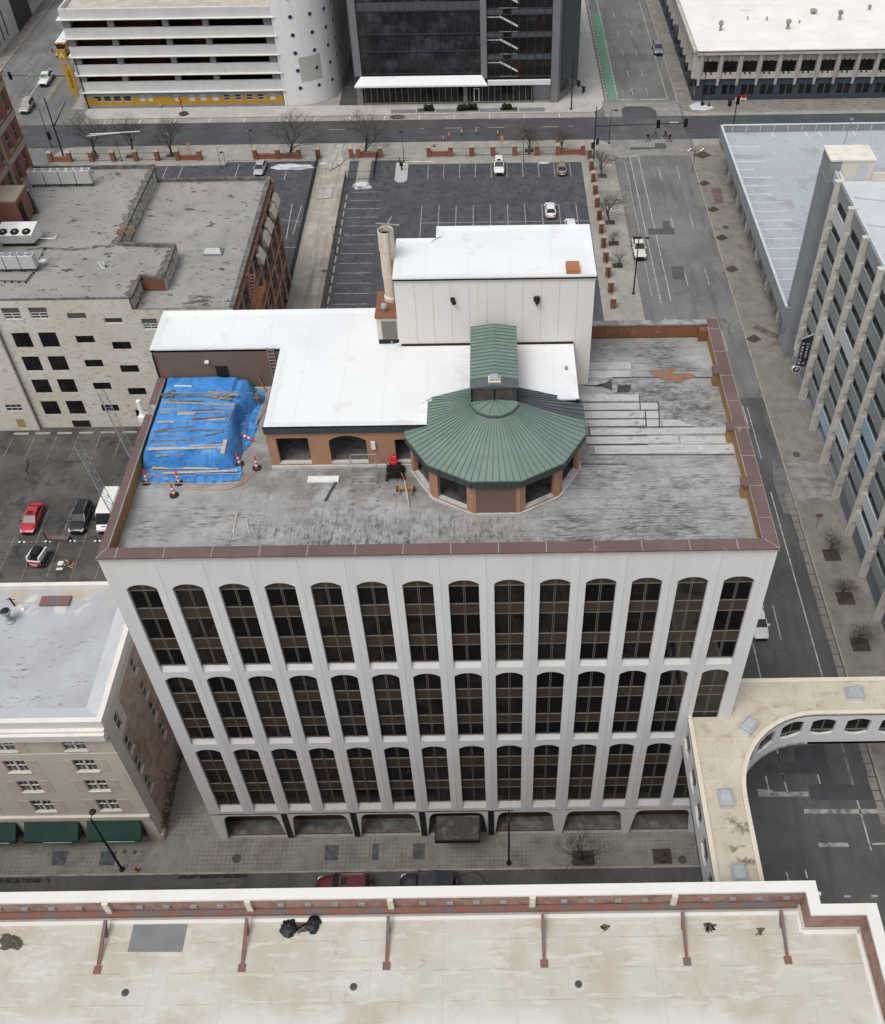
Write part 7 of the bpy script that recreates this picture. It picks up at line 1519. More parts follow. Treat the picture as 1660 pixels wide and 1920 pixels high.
for x0, x1, w_ in low: b = MB(); b.box(x0 + .4, x1 - .4, YP - .2, YP + .2, .1, .95); b.box(x0 + .4, x1 - .4, YP - .25, YP + .25, .95, 1.02); b.build('low_brick_wall', K['brick'], label=f'low brick wall between two pillars {w_}', cat='low wall', group='low brick walls of the north fence')
def fence(name, segs, lab, h=1.6, sp=.35, mat=None):
    mat = mat or K['black']; t = thing(name, lab, 'fence', ((segs[0][0][0] + segs[0][1][0]) / 2, (segs[0][0][1] + segs[0][1][1]) / 2, 0)); r_ = MB(); p_ = MB(); k_ = MB()
    for (a, c) in segs:
        a = Vector((*a, .1)); c = Vector((*c, .1)); L = (c - a).length
        for z in (.15, h - .05): r_.tube(a + Vector((0, 0, z)), c + Vector((0, 0, z)), .03, n=4)
        n = int(L / sp)
        for i in range(n + 1): q = a.lerp(c, i / max(1, n)); k_.tube(q, q + Vector((0, 0, h)), .013, n=3, cap=False)
        m = max(1, int(L / 2.6))
        for i in range(m + 1): q = a.lerp(c, i / m); p_.tube(q, q + Vector((0, 0, h + .1)), .045, n=4)
    r_.build('rail', mat, t); k_.build('pickets', mat, t); p_.build('posts', mat, t); return t
seg = []
for xl in xs_all[:1] + xs_all[3:]: seg.append([((a + .4, YP), (c - .4, YP)) for a, c in list(zip(xl, xl[1:]))[1:-1]])
fence('iron_fence', seg[0], 'thin black iron fence between pillars of the west lot stretch', 1.5)
fence('iron_fence', seg[1], 'thin black iron fence between pillars of the main lot stretch', 1.5)
fence('iron_fence', [((-4.95, 84), (-4.95, 130))], 'long black picket fence on the left side of the alley', 1.7, .16)
fence('iron_fence', [((.7, 60), (.7, 122.5))], 'long black picket fence on the right side of the alley', 1.7, .16)
fence('iron_fence', [((.7, 122.5), (5.5, 122.5)), ((5.5, 122.5), (5.6, 130.3))], 'black iron fence round the small concrete yard right of the alley mouth', 1.6, .2)
fence('iron_fence', [((43.75, a), (43.75, a - 3.4)) for a in [128.6 - 4.18 * i for i in range(11)]], 'thin black iron fence between pillars along the main lot east side', 1.4)
# ---------------------------------------------------------------- bare trees
def bare_tree(H, spread, seed, mat, name='bare_tree', nb=5, low=.28, lv=5):
    rnd = random.Random(seed); t = thing(name, 'x', 'tree'); OFF[t.name] = Vector(); tr = MB(); cr = MB()
    def grow(p, d, L, r, lev):
        n = 3 if lev < 2 else 2; pts = [p]
        for i in range(n):
            d = (d + Vector((rnd.gauss(0, .13), rnd.gauss(0, .13), rnd.gauss(.04, .09)))).normalized(); pts.append(pts[-1] + d * (L / n))
        rr_ = [r * (1 - .45 * i / n) for i in range(n + 1)]; m = tr if lev < 2 else cr
        for i in range(n): m.tube(pts[i], pts[i + 1], rr_[i], rr_[i + 1], n=6 if lev < 2 else 3, cap=False)
        if lev >= lv: return
        k = nb if lev == 0 else rnd.choice((3, 4, 4)) if lev < 3 else 3
        for j in range(k):
            f = 1 - (j * .16 if lev == 0 else j * .22); f = max(.3, f); idx = min(n - 1, int(f * n - 1e-6)); q = pts[idx].lerp(pts[idx + 1], f * n - idx)
            a = 2 * math.pi * (j / k) + rnd.uniform(-.5, .5); u = d.cross(Vector((.3, .8, .2))).normalized(); v = d.cross(u); ang_ = rnd.uniform(.45, .95) * (spread if lev == 0 else 1)
            nd = (d * math.cos(ang_) + (u * math.cos(a) + v * math.sin(a)) * math.sin(ang_)).normalized(); nd.z = max(nd.z, .02 + .1 * rnd.random()); nd.normalize()
            grow(q, nd, L * rnd.uniform(.62, .85) * (1.25 if lev == 0 else 1), rr_[-1] * rnd.uniform(.56, .74) + (.011 if lev < 3 else .005), lev + 1)
    grow(Vector((0, 0, 0)), Vector((rnd.uniform(-.06, .06), rnd.uniform(-.06, .06), 1)).normalized(), H * low, H * .022 + .02, 0)
    tr.build('trunk', mat, t); cr.build('crown', mat, t, recalc=False); return t
TM = [bare_tree(11.5, .95, 3, K['bark'], low=.25), bare_tree(10.0, .75, 12, K['bark'], low=.26), bare_tree(8.6, .62, 8, K['bark_pale'], low=.24, nb=6)]
for i, t in enumerate(TM): t.location = (0, 0, -300)
used = [0, 0, 0]
def put_tree(k, x, y, s, rz, lab, group, z=.1):
    t = TM[k] if not used[k] else copy_tree(TM[k]); used[k] = 1
    t.location = (x, y, z); t.scale = (s, s, s); t.rotation_euler.z = rz; t['label'] = lab; t['category'] = 'tree'
    if group: t['group'] = group
gN = 'bare street trees along the north fence'
for i, (px, py, k, s, w_) in enumerate(((180, 291, 0, 1.0, 'wide bare tree at the far left of the north fence, beside the tall black pole'), (250, 284, 1, .95, 'bare tree second from the left along the north fence'), (322, 291, 1, .95, 'bare tree third from the left along the north fence'), (545, 291, 0, .98, 'bare tree just left of the alley mouth'), (686, 291, 0, .98, 'bare tree just right of the alley mouth'), (992, 289, 2, 1.05, 'slim bare tree behind the parked white suv lot row, left of the pole'), (1056, 285, 2, .85, 'small bare tree nearest the signal pole at the lot corner'))):
    p = G(px, py, .1); put_tree(k, p.x, p.y, s, i * 1.3, w_, gN)
for i, (px, py, k, s, w_) in enumerate(((1128, 330, 2, .95, 'upright bare tree at the top of the east pavement by the lot corner'), (1143, 418, 2, 1.05, 'spreading bare tree on the east pavement, second from the corner'), (1151, 458, 2, .45, 'small bare sapling on the east pavement beside the white pickup'), (1159, 501, 2, .5, 'small bare sapling on the east pavement nearest the long lamp post'))):
    p = G(px, py, .1); put_tree(k, p.x, p.y, s, .7 + i, w_, 'bare trees on the east pavement')
for i, (x, y, s, w_) in enumerate(((64.1, 33.6, .62, 'young bare tree in a square pit by the finned garage, farthest of three'), (64.1, 27.3, .55, 'young bare tree in a square pit by the finned garage, middle of three'), (64.2, 20.9, .6, 'young bare tree in a square pit by the finned garage, nearest of three'), (64.6, 10.5, .8, 'bare tree at the right frame edge behind the skybridge'))): put_tree(2, x, y, s, 1.1 * i, w_, 'young trees by the finned garage')
put_tree(0, 33.3, -2.45, .55, 2.0, 'wide bare tree in a pit on the paved walk below the arcade', None)
put_tree(2, 40.6, -2.4, .22, .5, 'tiny bare sapling in a pit beside the skybridge', None)
# ---------------------------------------------------------------- poles and signals
def signal_head(b, p, facing):
    f = Vector(facing); b.hexa([(p[0] - .17, p[1] - .17, p[2] - .55), (p[0] + .17, p[1] - .17, p[2] - .55), (p[0] + .17, p[1] + .17, p[2] - .55), (p[0] - .17, p[1] + .17, p[2] - .55)], [(p[0] - .17, p[1] - .17, p[2] + .55), (p[0] + .17, p[1] - .17, p[2] + .55), (p[0] + .17, p[1] + .17, p[2] + .55), (p[0] - .17, p[1] + .17, p[2] + .55)])
    s_ = Vector((-f.y, f.x, 0)) * .33; c = Vector(p) - f * .1; u = Vector((0, 0, .75)); b.hexa([c - s_ - u, c + s_ - u, c + s_ - u - f * .03, c - s_ - u - f * .03], [c - s_ + u, c + s_ + u, c + s_ + u - f * .03, c - s_ + u - f * .03])
    for z in (-.35, 0, .35): b.tube(Vector(p) + f * .17 + Vector((0, 0, z)), Vector(p) + f * .36 + Vector((0, 0, z)), .13, n=8)
def pole(name, x, y, h, lab, cat, r=.11, arm=None, heads=(), facing=(0, -1, 0), sign=None, lamp=None, z0=.1):
    t = thing(name, lab, cat, (x, y, z0)); b = MB(); b.tube((x, y, z0), (x, y, h), r, r * .6, n=8); b.lathe((x, y, z0), [(r * 2.2, 0), (r * 2.2, .12), (r * 1.3, .2)], 10); b.build('post', K['black'], t)
    if arm:
        dx, dy, z, L, rise = arm; b = MB(); b.tube((x, y, z), (x + dx * L, y + dy * L, z + rise), r * .75, r * .45, n=6); b.build('mast_arm', K['black'], t)
        for q in heads: b = MB(); signal_head(b, (x + dx * q, y + dy * q - .15 * (dx != 0), z + rise * q / L), facing); b.build('signal_head', K['black'], t)
        if sign: q, w_ = sign; b = MB(); b.box(x + dx * q - w_ / 2, x + dx * q + w_ / 2, y - .16, y - .1, z - .05, z + .38); b.build('street_sign', K['street_sign'], t)
    if lamp: dx, dy = lamp; b = MB(); b.tube((x, y, h - .05), (x + dx * .9, y + dy * .9, h + .05), .04, n=5); b.build('bracket', K['black'], t); b = MB(); c = Vector((x + dx * 1.2, y + dy * 1.2, h)); b.lathe(c, [(.12, .14), (.3, .04), (.32, -.02), (.1, -.05)], 10); b.build('lamp_head', K['black'], t)
    return t
K['street_sign'] = plain('street_sign_green', (.12, .3, .2), .5, var=.2)
t = pole('signal_pole', 44.5, 129.25, 9.6, 'tall black signal pole with a long arm and two signal heads over the crossing', 'traffic signal', .13, (1, 0, 6.0, 16.2, .35), (11, 15.8), (0, -1, 0))
b = MB(); signal_head(b, (44.95, 129.2, 3.2), (1, 0, 0)); signal_head(b, (44.2, 128.9, 2.6), (-1, 0, 0)); b.build('side_signal', K['black'], t); b = MB(); b.box(57.4, 58.9, 129.1, 129.15, 6.45, 6.62); b.build('arm_sign', K['white_metal'], t)
pole('signal_pole', -52.4, 152.6, 9.8, 'black signal pole with an arm reaching over the west street at the garage corner', 'traffic signal', .13, (-1, 0, 6.3, 18.0, .3), (13.2, 17.6), (0, -1, 0), sign=(8.3, 3.2))
t = pole('signal_pole', 41.7, 148.8, 9.6, 'black signal pole by the glass block with its arm pointing towards the viewer', 'traffic signal', .13, (.25, -.97, 6.5, 6.5, .2), (3.4, 6.3), (.97, .25, 0))
pole('signal_pole', -51.5, 132.1, 11.2, 'thick black pole with a bare slanting arm beside the left brick pillars', 'traffic signal', .16, (0, 1, 6.0, 8.5, .8))
t = pole('lamp_post', -54.9, 136.2, 7.4, 'slim black lamp post with a low signal box left of the thick pole', 'lamp post', .08, lamp=(-.8, .3)); b = MB(); signal_head(b, (-54.7, 136.0, 2.4), (0, -1, 0)); b.build('side_signal', K['black'], t)
t = pole('signal_pole', 67.0, 149.7, 9.4, 'black pole at the snowy corner before the precast building', 'traffic signal', .11); b = MB(); signal_head(b, (67.1, 149.5, 3), (0, -1, 0)); b.box(66.8, 67.5, 149.6, 149.8, .1, .7); b.build('side_signal', K['black'], t)
t = pole('signal_pole', 69.8, 133.6, 9.4, 'black signal pole behind the far corner of the parking deck', 'traffic signal', .12); b = MB(); signal_head(b, (69.9, 133.4, 8.3), (0, -1, 0)); b.build('signal_head', K['black'], t)
pole('lamp_post', 47.7, 134.5, 6.4, 'slim black lamp post between the signal pole and the crossing', 'lamp post', .07, lamp=(.7, 0))
pole('lamp_post', 47.15, 86.5, 9.6, 'long black lamp post standing before the white pickup on the east pavement', 'lamp post', .12, lamp=(1, 0))
pole('lamp_post', 26.55, -2.8, 9.9, 'black lamp post on the paved walk right of the entrance canopy', 'lamp post', .11, lamp=(0, -.5))
pole('lamp_post', -8.35, -2.85, 9.75, 'black lamp post standing before the green awnings at the lower left', 'lamp post', .12, lamp=(0, .5))
p = G(630, 477, 0); pole('lamp_post', p.x, p.y, 4.9, 'black lamp post on the fence line right of the alley', 'lamp post', .06, lamp=(.6, 0))
p = G(758, 305, 0); pole('lamp_post', p.x, p.y, 5.6, 'black lamp post by the main lot entrance island', 'lamp post', .06, lamp=(-.2, .3))
p = G(982, 303, 0); pole('lamp_post', p.x, p.y, 5.6, 'black lamp post in the main lot fence near the parked white suv', 'lamp post', .06, lamp=(.2, .3))
p = G(476, 297, 0); pole('lamp_post', p.x, p.y, 5.2, 'black lamp post behind the silver sedan', 'lamp post', .05, lamp=(.2, .3))
p = G(229, 303, 0); t = pole('lamp_post', p.x, p.y, 5.3, 'black post carrying a long white T shaped light bar', 'lamp post', .06); b = MB(); b.bar((p.x - 4.2, p.y - .2, 5.3), (p.x + 4.6, p.y + .2, 5.5), .16, .1); b.bar((p.x - 4.6, p.y - .9, 5.3), (p.x + 1.6, p.y + .1, 5.4), .1, .08); b.build('light_bar', K['white_metal'], t)
p = G(415, 316, 0); pole('white_post', p.x, p.y, 3.9, 'thin pale post at the side lot entrance', 'post', .05)
p = G(424, 311, 0); pole('white_post', p.x, p.y, 2.6, 'short pale post with a bent top at the side lot entrance', 'post', .05, lamp=(-.3, 0))
p = G(1298, 322, .1); t = thing('twin_street_light', 'low twin street light with white heads on the far garage pavement', 'street light', (p.x, p.y, .1)); b = MB(); b.tube((p.x, p.y, .1), (p.x + .1, p.y, 4.2), .05); b.tube((p.x - 1.2, p.y, 4.1), (p.x + 1.4, p.y, 4.2), .04); b.build('post', K['black'], t)
for i, dx in enumerate((-1.2, -.8, 1.0, 1.4)): b = MB(); b.lathe((p.x + dx, p.y + (.3 if i % 2 else -.2), 4.1), [(.1, 0), (.19, .07), (.15, .16)], 10); b.build('lamp_globe', K['white_metal'], t)
t = thing('deck_light', 'tall thin grey light pole on the pale blue parking deck', 'light pole', (92, 105, 6.1)); p = G(1583, 270, 6.1); b = MB(); b.tube((p.x, p.y, 6.1), (p.x + .3, p.y, 10.4), .07, n=6); b.lathe((p.x + .3, p.y, 10.4), [(.3, 0), (.3, .15), (.1, .2)], 10); b.build('post', K['grey_metal'], t); t.location = (p.x, p.y, 6.1)
for ch in t.children: ch.data.transform(Matrix.Translation((92 - p.x, 105 - p.y, 0)))
# signs and small street things
p = G(1530, 990, .1); t = thing('street_sign_post', 'small brown sign on a thin post by the finned garage pavement', 'sign post', (p.x, p.y, .1)); b = MB(); b.tube((p.x, p.y, .1), (p.x, p.y, 2.5), .03, n=6); b.build('post', K['black'], t); b = MB(); b.box(p.x - .38, p.x + .38, p.y - .03, p.y + .03, 2.0, 2.5); b.build('panel', K['stack_base'], t)
p = G(1389, 190, .1); t = thing('striped_barricade', 'red and white barricade boards against the navy wall', 'barricade', (p.x, p.y, .1)); b = MB(); b.box(p.x - 1.1, p.x + 1.1, p.y, p.y + .08, .9, 1.25); b.build('top_board', K['red'], t); b = MB(); b.box(p.x - 1.1, p.x + 1.1, p.y, p.y + .08, .4, .7); b.box(p.x - 1, p.x - .9, p.y - .3, p.y + .3, .1, .9); b.box(p.x + .9, p.x + 1, p.y - .3, p.y + .3, .1, .9); b.box(p.x - .05, p.x + .05, p.y - .3, p.y + .3, .1, .9); b.build('lower_board', K['white_metal'], t)
def lathe_thing(name, p, prof, mat, lab, cat, n=12, group=None): b = MB(); b.lathe(p, prof, n); return b.build(name, mat, label=lab, cat=cat, group=group)
lathe_thing('litter_bin', G(1368, 198, .12), [(.35, 0), (.38, 1.0), (.3, 1.1)], K['black'], 'black litter bin on the pavement left of the striped barricade', 'litter bin')
lathe_thing('bollard', G(1330, 198, .12), [(.3, 0), (.3, .1), (.1, .2), (.1, .8), (.16, .9), (.05, 1)], K['black'], 'short dark post on the snowy corner', 'bollard')
p = G(258, 1634, .12); b = MB(); b.lathe(p, [(.14, 0), (.14, .08), (.1, .1), (.11, .5), (.14, .52), (.12, .65), (.03, .72)], 12); b.tube(p + Vector((-.2, 0, .4)), p + Vector((.2, 0, .4)), .06); b.build('fire_hydrant', K['red'], label='small red fire hydrant by the kerb near the lamp post foot', cat='fire hydrant')
p = G(1147, 545, .1); t = thing('ticket_machine', 'grey box on the pavement beside the last brick pillar of the east side', 'meter box', (p.x, p.y, .1)); b = MB(); b.box(p.x - .35, p.x + .3, p.y - .3, p.y + .3, .1, 1.7); b.build('cabinet', K['grey_metal'], t); b = MB(); b.box(p.x - .4, p.x + .35, p.y - .35, p.y + .35, 1.7, 1.85); b.build('lid', K['white_metal'], t)
CN = ((870, 762), (918, 730), (947, 712), (1013, 695), (1090, 692), (1200, 700), (1330, 715), (1222, 725), (1508, 735))
def street_cone(p, lab, h=1.05, group='orange channelizers in the north street'):
    t = thing('street_channelizer', lab, 'traffic cone', p, group); OFF[t.name] = Vector(); b = MB(); b.lathe((0, 0, 0), [(.3, 0), (.3, .06), (.1, .08)], 8); b.build('rubber_base', K['rubber'], t)
    b = MB(); b.tube((0, 0, .06), (0, 0, h), .12, .07, 8); b.build('cone_body', plain('cone_or', (.55, .12, .03), .5, var=0) if 'cone_or' not in bpy.data.materials else bpy.data.materials['cone_or'], t); b = MB(); b.tube((0, 0, h * .55), (0, 0, h * .75), .115, .1, 8); b.build('reflective_band', K['cone_white'], t); return t
for i, (x, y) in enumerate(sorted(CN)): p = G(500 + x * .3614, y * .3614, 0); street_cone((p.x, p.y, 0 if p.y > 136.2 else .12), f'orange channelizer post, {ORD[i]} from the left on the north street before the glass block')
p = G(500 + 1222 * .3614, 775 * .3614, .12); t = thing('orange_work_sign', 'orange work sign on a stand among low grates at the main lot fence', 'work sign', (p.x, p.y, .12)); b = MB(); b.tube((p.x, p.y, .1), (p.x, p.y, 2), .03); b.build('post', K['black'], t); b = MB(); b.bar((p.x, p.y, 1.4), (p.x + .02, p.y + .02, 2.6), .6, .03) if 0 else b.box(p.x - .25, p.x + .25, p.y - .02, p.y + .02, 1.6, 2.6); b.build('panel', K['orange_cord'], t)
p = G(350, 255, .12); t = thing('orange_work_sign', 'orange work sign on a pole before the third bare tree', 'work sign', (p.x, p.y, .12)); OFF[t.name] = Vector((p.x, p.y, .12)); b = MB(); b.tube((p.x, p.y, .1), (p.x, p.y, 2.4), .03); b.build('post', K['rust_spot'], t); b = MB(); b.box(p.x - .25, p.x + .25, p.y - .02, p.y + .02, 1.8, 2.6); b.build('panel', K['orange_cord'], t); t.location = (g2(358, 292)[0], g2(358, 292)[1], .12)
# west lot bollard posts, blade bucket, litter
for i, (bx_, by_, tx, ty) in enumerate(((41, 1017, 30, 996), (90, 1016, 82, 994), (136, 1015, 126, 993), (183, 1015, 174, 993))):
    p = G(bx_, by_, 0); b = MB(); b.tube((p.x, p.y, 0), (p.x, p.y, 1.55), .05, n=8); b.lathe((p.x, p.y, 0), [(.2, 0), (.2, .06), (.06, .1)], 10); 
    t = thing('delineator_post', f'thin black post on a pale foot, {ORD[i]} from the left in the west lot row', 'post', (p.x, p.y, 0), 'posts along the west lot line'); b.build('post', K['black'], t)
    b = MB(); b.box(p.x - .35, p.x - .12, p.y - .1, p.y + .12, 0, .1); b.box(p.x + .15, p.x + .4, p.y - .1, p.y + .12, 0, .1); b.build('foot_block', K['white_metal'], t)
    if i != 1: b = MB(); b.box(p.x - .12, p.x + .12, p.y - .07, p.y - .05, 1.1, 1.6); b.build('sign_plate', K['street_sign'] if i == 0 else K['steel'], t)
p0, p1 = G(93, 1012, 0), G(128, 1016, 0); b = MB(); b.hexa([(p0.x, p0.y - .3, .05), (p1.x, p0.y - .45, .05), (p1.x, p0.y + .4, .05), (p0.x, p0.y + .5, .05)], [(p0.x, p0.y - .35, .55), (p1.x + .05, p0.y - .5, .5), (p1.x + .1, p0.y + .25, .35), (p0.x, p0.y + .35, .35)]); o_ = b.build('loader_bucket', K['rust_beam'], label='rusty loader bucket lying behind the skid steer', cat='bucket'); b = MB(); b.box(p0.x + .1, p1.x - .1, p0.y - .25, p0.y + .2, .42, .56) ; b.build('bucket_soil', K['wood_light'], o_) if 0 else None
lathe_thing('drain_cover', G(84, 1072, 0.004), [(.3, 0), (.28, .02), (.1, .01)], iron, 'dark round drain in the west lot below the skid steer', 'manhole cover')
b = MB(); p = G(114, 1057, 0); b.box(p.x - .3, p.x + .3, p.y - .3, p.y + .3, .01, .12); b.box(p.x - .25, p.x + .45, p.y - 1.0, p.y - .7, .01, .1); b.build('white_debris', K['white_metal'], label='white scraps on the asphalt right of the skid steer', cat='debris')
b = MB(); p = G(133, 1060, 0)
for i in range(8): q = p + Vector((random.uniform(-.5, .5), random.uniform(-.5, .5), .03 + random.random() * .2)); b.bar(q, q + Vector((random.uniform(-.6, .6), random.uniform(-.4, .4), .05)), .1, .05)
b.build('orange_debris', K['orange_cord'], label='orange scraps on the asphalt near the white scraps', cat='debris')
# wheel stops along the cream wall, snow heaps
for i in range(9):
    x = -36.9 + 2.83 * i - .4 + .0
    b = MB(); b.box(x + .45, x + 2.35, 56.55, 56.85, 0, .14); b.build('wheel_stop', K['kerb'], label=f'pale concrete wheel stop, {ORD[i]} from the left below the peeling cream wall', cat='wheel stop', group='wheel stops below the cream wall')
k = 0; y = 118.0
while y > 84: b = MB(); b.box(1.1, 1.35, y - 2.3, y - .5, 0, .14); b.build('wheel_stop', K['kerb'], label=f'pale concrete wheel stop, {ORD[k]} from the far end along the alley fence', cat='wheel stop', group='wheel stops along the alley fence'); y -= 2.78; k += 1
def snow(px, py, sx, sy, h, lab, seed):
    p = G(px, py, 0); bm = bmesh.new(); bmesh.ops.create_icosphere(bm, subdivisions=4, radius=1)
    for v in bm.verts: n = mnoise.fractal(v.co * 1.6 + Vector((seed, 0, 0)), 1, 2, 4); v.co *= 1 + .4 * n; v.co = Vector((v.co.x * sx, v.co.y * sy, max(0, v.co.z) * h))
    b = MB(); bm.verts.index_update(); b.v = [(v.co.x + p.x, v.co.y + p.y, v.co.z) for v in bm.verts]; b.f = [tuple(v.index for v in f.verts) for f in bm.faces]; b.mi = [0] * len(b.f); bm.free(); b.build('snow_heap', K['snow'], smooth=True, label=lab, cat='snow heap', group='dirty snow heaps')
snow(550, 314, 3.6, .8, .55, 'long low heap of old snow beside the silver sedan', 2); snow(680, 351, 1.5, .8, .9, 'round heap of old snow in the fenced yard corner', 7); snow(1020, 306, 1.0, .25, .2, 'small strip of old snow at the main lot kerb', 4); snow(607, 307, .8, .4, .25, 'small snow patch at the alley mouth', 9)
# entrance island
t = thing('entrance_island', 'rounded concrete island with a small gate box at the main lot entrance', 'traffic island', (10.3, 126.5, 0)); b = MB(); b.prism(rounded(9.1, 11.3, 121.4, 128.4, 1.0, ['sw', 'se']), 0, .16); b.build('kerb', K['concrete_new'], t); b = MB(); b.tube((10.2, 125.6, .1), (10.2, 125.6, 1.4), .12); b.box(9.9, 10.5, 125.4, 125.8, 1.0, 1.5); b.tube((10.2, 126.2, .1), (9.8, 126.4, 2.2), .08); b.build('gate_box', K['black'], t); b = MB(); b.bar((10.8, 126.9, 1.1), (15.8, 126.6, 1.1), .12, .1); b.build('barrier_arm', K['white_metal'], t)
# ---------------------------------------------------------------- vehicles
def ring(x, hw, zb, zt, zs=None):
    zs = zs if zs is not None else zt - .16
    return [(x, -.86 * hw, zb), (x, -hw, zb + .14), (x, -hw, (zb + zs) / 2 + .05), (x, -.97 * hw, zs), (x, -.85 * hw, zt), (x, .85 * hw, zt), (x, .97 * hw, zs), (x, hw, (zb + zs) / 2 + .05), (x, hw, zb + .14), (x, .86 * hw, zb)]
SPEC = {
 'sedan': dict(L=4.75, st=[(-2.37, .66, .42, .80), (-2.3, .80, .3, .95), (-1.7, .89, .24, 1.0), (-.9, .91, .22, 1.0), (.6, .91, .22, .97), (1.3, .9, .22, .9), (2.0, .85, .24, .8), (2.28, .72, .3, .68), (2.38, .6, .4, .58)], gl=(-1.85, -1.15, .35, 1.2, 1.0, 1.42, .93), wb=(-1.4, 1.4), wr=.33),
 'suv': dict(L=4.85, st=[(-2.42, .74, .5, 1.0), (-2.36, .88, .36, 1.1), (-1.7, .94, .3, 1.12), (.6, .95, .3, 1.1), (1.3, .94, .3, 1.08), (2.05, .9, .32, 1.0), (2.35, .8, .36, .86), (2.42, .68, .45, .72)], gl=(-2.35, -2.0, .3, 1.05, 1.1, 1.75, 1.09), wb=(-1.45, 1.45), wr=.38),
 'pickup': dict(L=5.6, st=[(-2.8, .82, .55, 1.0), (-2.74, .93, .5, 1.12), (-1.0, .95, .42, 1.14), (.5, .96, .4, 1.14), (1.2, .96, .4, 1.14), (2.3, .93, .42, 1.08), (2.68, .86, .45, 1.0), (2.8, .76, .5, .85)], gl=(-.95, -.75, .35, 1.0, 1.12, 1.85, 1.12), wb=(-1.75, 1.75), wr=.41),
}
def car(kind, paintm, x, y, rz, lab, group=None, sunroof=False, spare=False, name=None, z=0, rack=False, boxy=False, scale=1):
    S_ = SPEC[kind]; nm = name or {'sedan': 'parked_car', 'suv': 'parked_suv', 'pickup': 'pickup_truck'}[kind]
    t = thing(nm, lab, {'sedan': 'car', 'suv': 'suv', 'pickup': 'pickup truck'}[kind], (0, 0, 0), group); OFF[t.name] = Vector()
    b = MB(); b.loft([ring(*q) for q in S_['st']]); body = b.build('body', paintm, t, smooth=True); md = body.modifiers.new('round', 'SUBSURF'); md.levels = 2; md.render_levels = 2
    a, bb, c, d, zb, zt, zf = S_['gl']
    if boxy: bb = a + .08; c = d - .35
    hb_, ht = S_['st'][3][1] * .9, S_['st'][3][1] * (.74 if not boxy else .84)
    g = MB(); g.hexa([(a, -hb_, zb - .05), (d, -hb_, zf - .05), (d, hb_, zf - .05), (a, hb_, zb - .05)], [(bb, -ht, zt - .03), (c, -ht, zt - .03), (c, ht, zt - .03), (bb, ht, zt - .03)]); g.build('windows', K['carglass'], t, bevel=.09)
    r_ = MB(); r_.loft([[(bb - .03, -ht * .9, zt - .05), (bb - .03, ht * .9, zt - .05), (bb - .03, ht * .85, zt), (bb - .03, -ht * .85, zt)], [((bb + c) / 2, -ht - .02, zt - .05), ((bb + c) / 2, ht + .02, zt - .05), ((bb + c) / 2, ht * .88, zt + .035), ((bb + c) / 2, -ht * .88, zt + .035)], [(c + .03, -ht * .92, zt - .06), (c + .03, ht * .92, zt - .06), (c + .03, ht * .85, zt - .01), (c + .03, -ht * .85, zt - .01)]])
    for s_ in (-1, 1):
        r_.bar((d + .02, s_ * hb_ * .98, zf - .02), (c, s_ * ht, zt - .05), .07, .04); r_.bar((a - .01, s_ * hb_ * .98, zb - .03), (bb, s_ * ht, zt - .05), .12, .04); m_ = (a + d) / 2 - .1; r_.bar((m_, s_ * hb_ * 1.0, zb), (m_, s_ * (ht + .01), zt - .05), .08, .03)
    ro = r_.build('roof', paintm, t)
    if sunroof: g = MB(); g.box(c - .75, c - .15, -ht * .5, ht * .5, zt + .02, zt + .042); g.build('sunroof', K['carglass'], ro)
    if rack: g = MB(); [g.tube((bb + .2, s_ * ht * .85, zt + .08), (c - .2, s_ * ht * .85, zt + .08), .025) for s_ in (-1, 1)]; g.build('roof_rail', K['steel'], ro)
    if kind == 'pickup': g = MB(); g.box(-2.66, -1.08, -.74, .74, .9, 1.145); g.build('bed_liner', K['dark'], t)
    for wx in S_['wb']:
        for s_ in (-1, 1):
            wy = s_ * (S_['st'][3][1] - .1); w_ = MB(); w_.tube((wx, wy - .12, S_['wr']), (wx, wy + .12, S_['wr']), S_['wr'], n=16); wo = w_.build('wheel', K['tyre'], t); w_ = MB(); w_.tube((wx, wy + s_ * .1, S_['wr']), (wx, wy + s_ * .13, S_['wr']), S_['wr'] * .62, n=12); w_.build('rim', K['rim'], wo)
    fx = S_['st'][-2][0]; fz = (S_['st'][-2][3]) - .08; hwf = S_['st'][-2][1]; rx = S_['st'][0][0]; rz_ = S_['st'][1][3] - .2
    for s_ in (-1, 1):
        g = MB(); g.hexa([(fx - .3, s_ * hwf * .7, fz - .02), (fx + .05, s_ * hwf * .7, fz - .06), (fx, s_ * (hwf + .04), fz - .06), (fx - .4, s_ * (hwf + .11), fz - .02)], [(fx - .3, s_ * hwf * .7, fz + .1), (fx + .02, s_ * hwf * .7, fz + .04), (fx - .03, s_ * (hwf + .02), fz + .04), (fx - .4, s_ * (hwf + .09), fz + .1)]); g.build('headlight', K['headlight'], t)
        g = MB(); g.box(rx - .02, rx + .12, s_ * .55 - .14 + .02 * s_, s_ * .55 + .16, rz_, rz_ + .16); g.build('taillight', K['taillight'], t)
        g = MB(); g.box(d - .45, d - .25, s_ * (hb_ + .12) - .12, s_ * (hb_ + .12) + .12, zf - .02, zf + .12); g.build('mirror', paintm if not sunroof else K['black'], t)
    g = MB(); g.box(fx + .0, S_['st'][-1][0] + .02, -.5, .5, .34, S_['st'][-1][3] - .02); g.box(S_['st'][-2][0] - .1, S_['st'][-1][0] + .03, -hwf * .85, hwf * .85, .28, .36); g.build('grille', K['black'], t)
    g = MB(); g.box(rx - .03, rx, -.26, .26, .5, .64); g.build('number_plate', K['white_metal'], t)
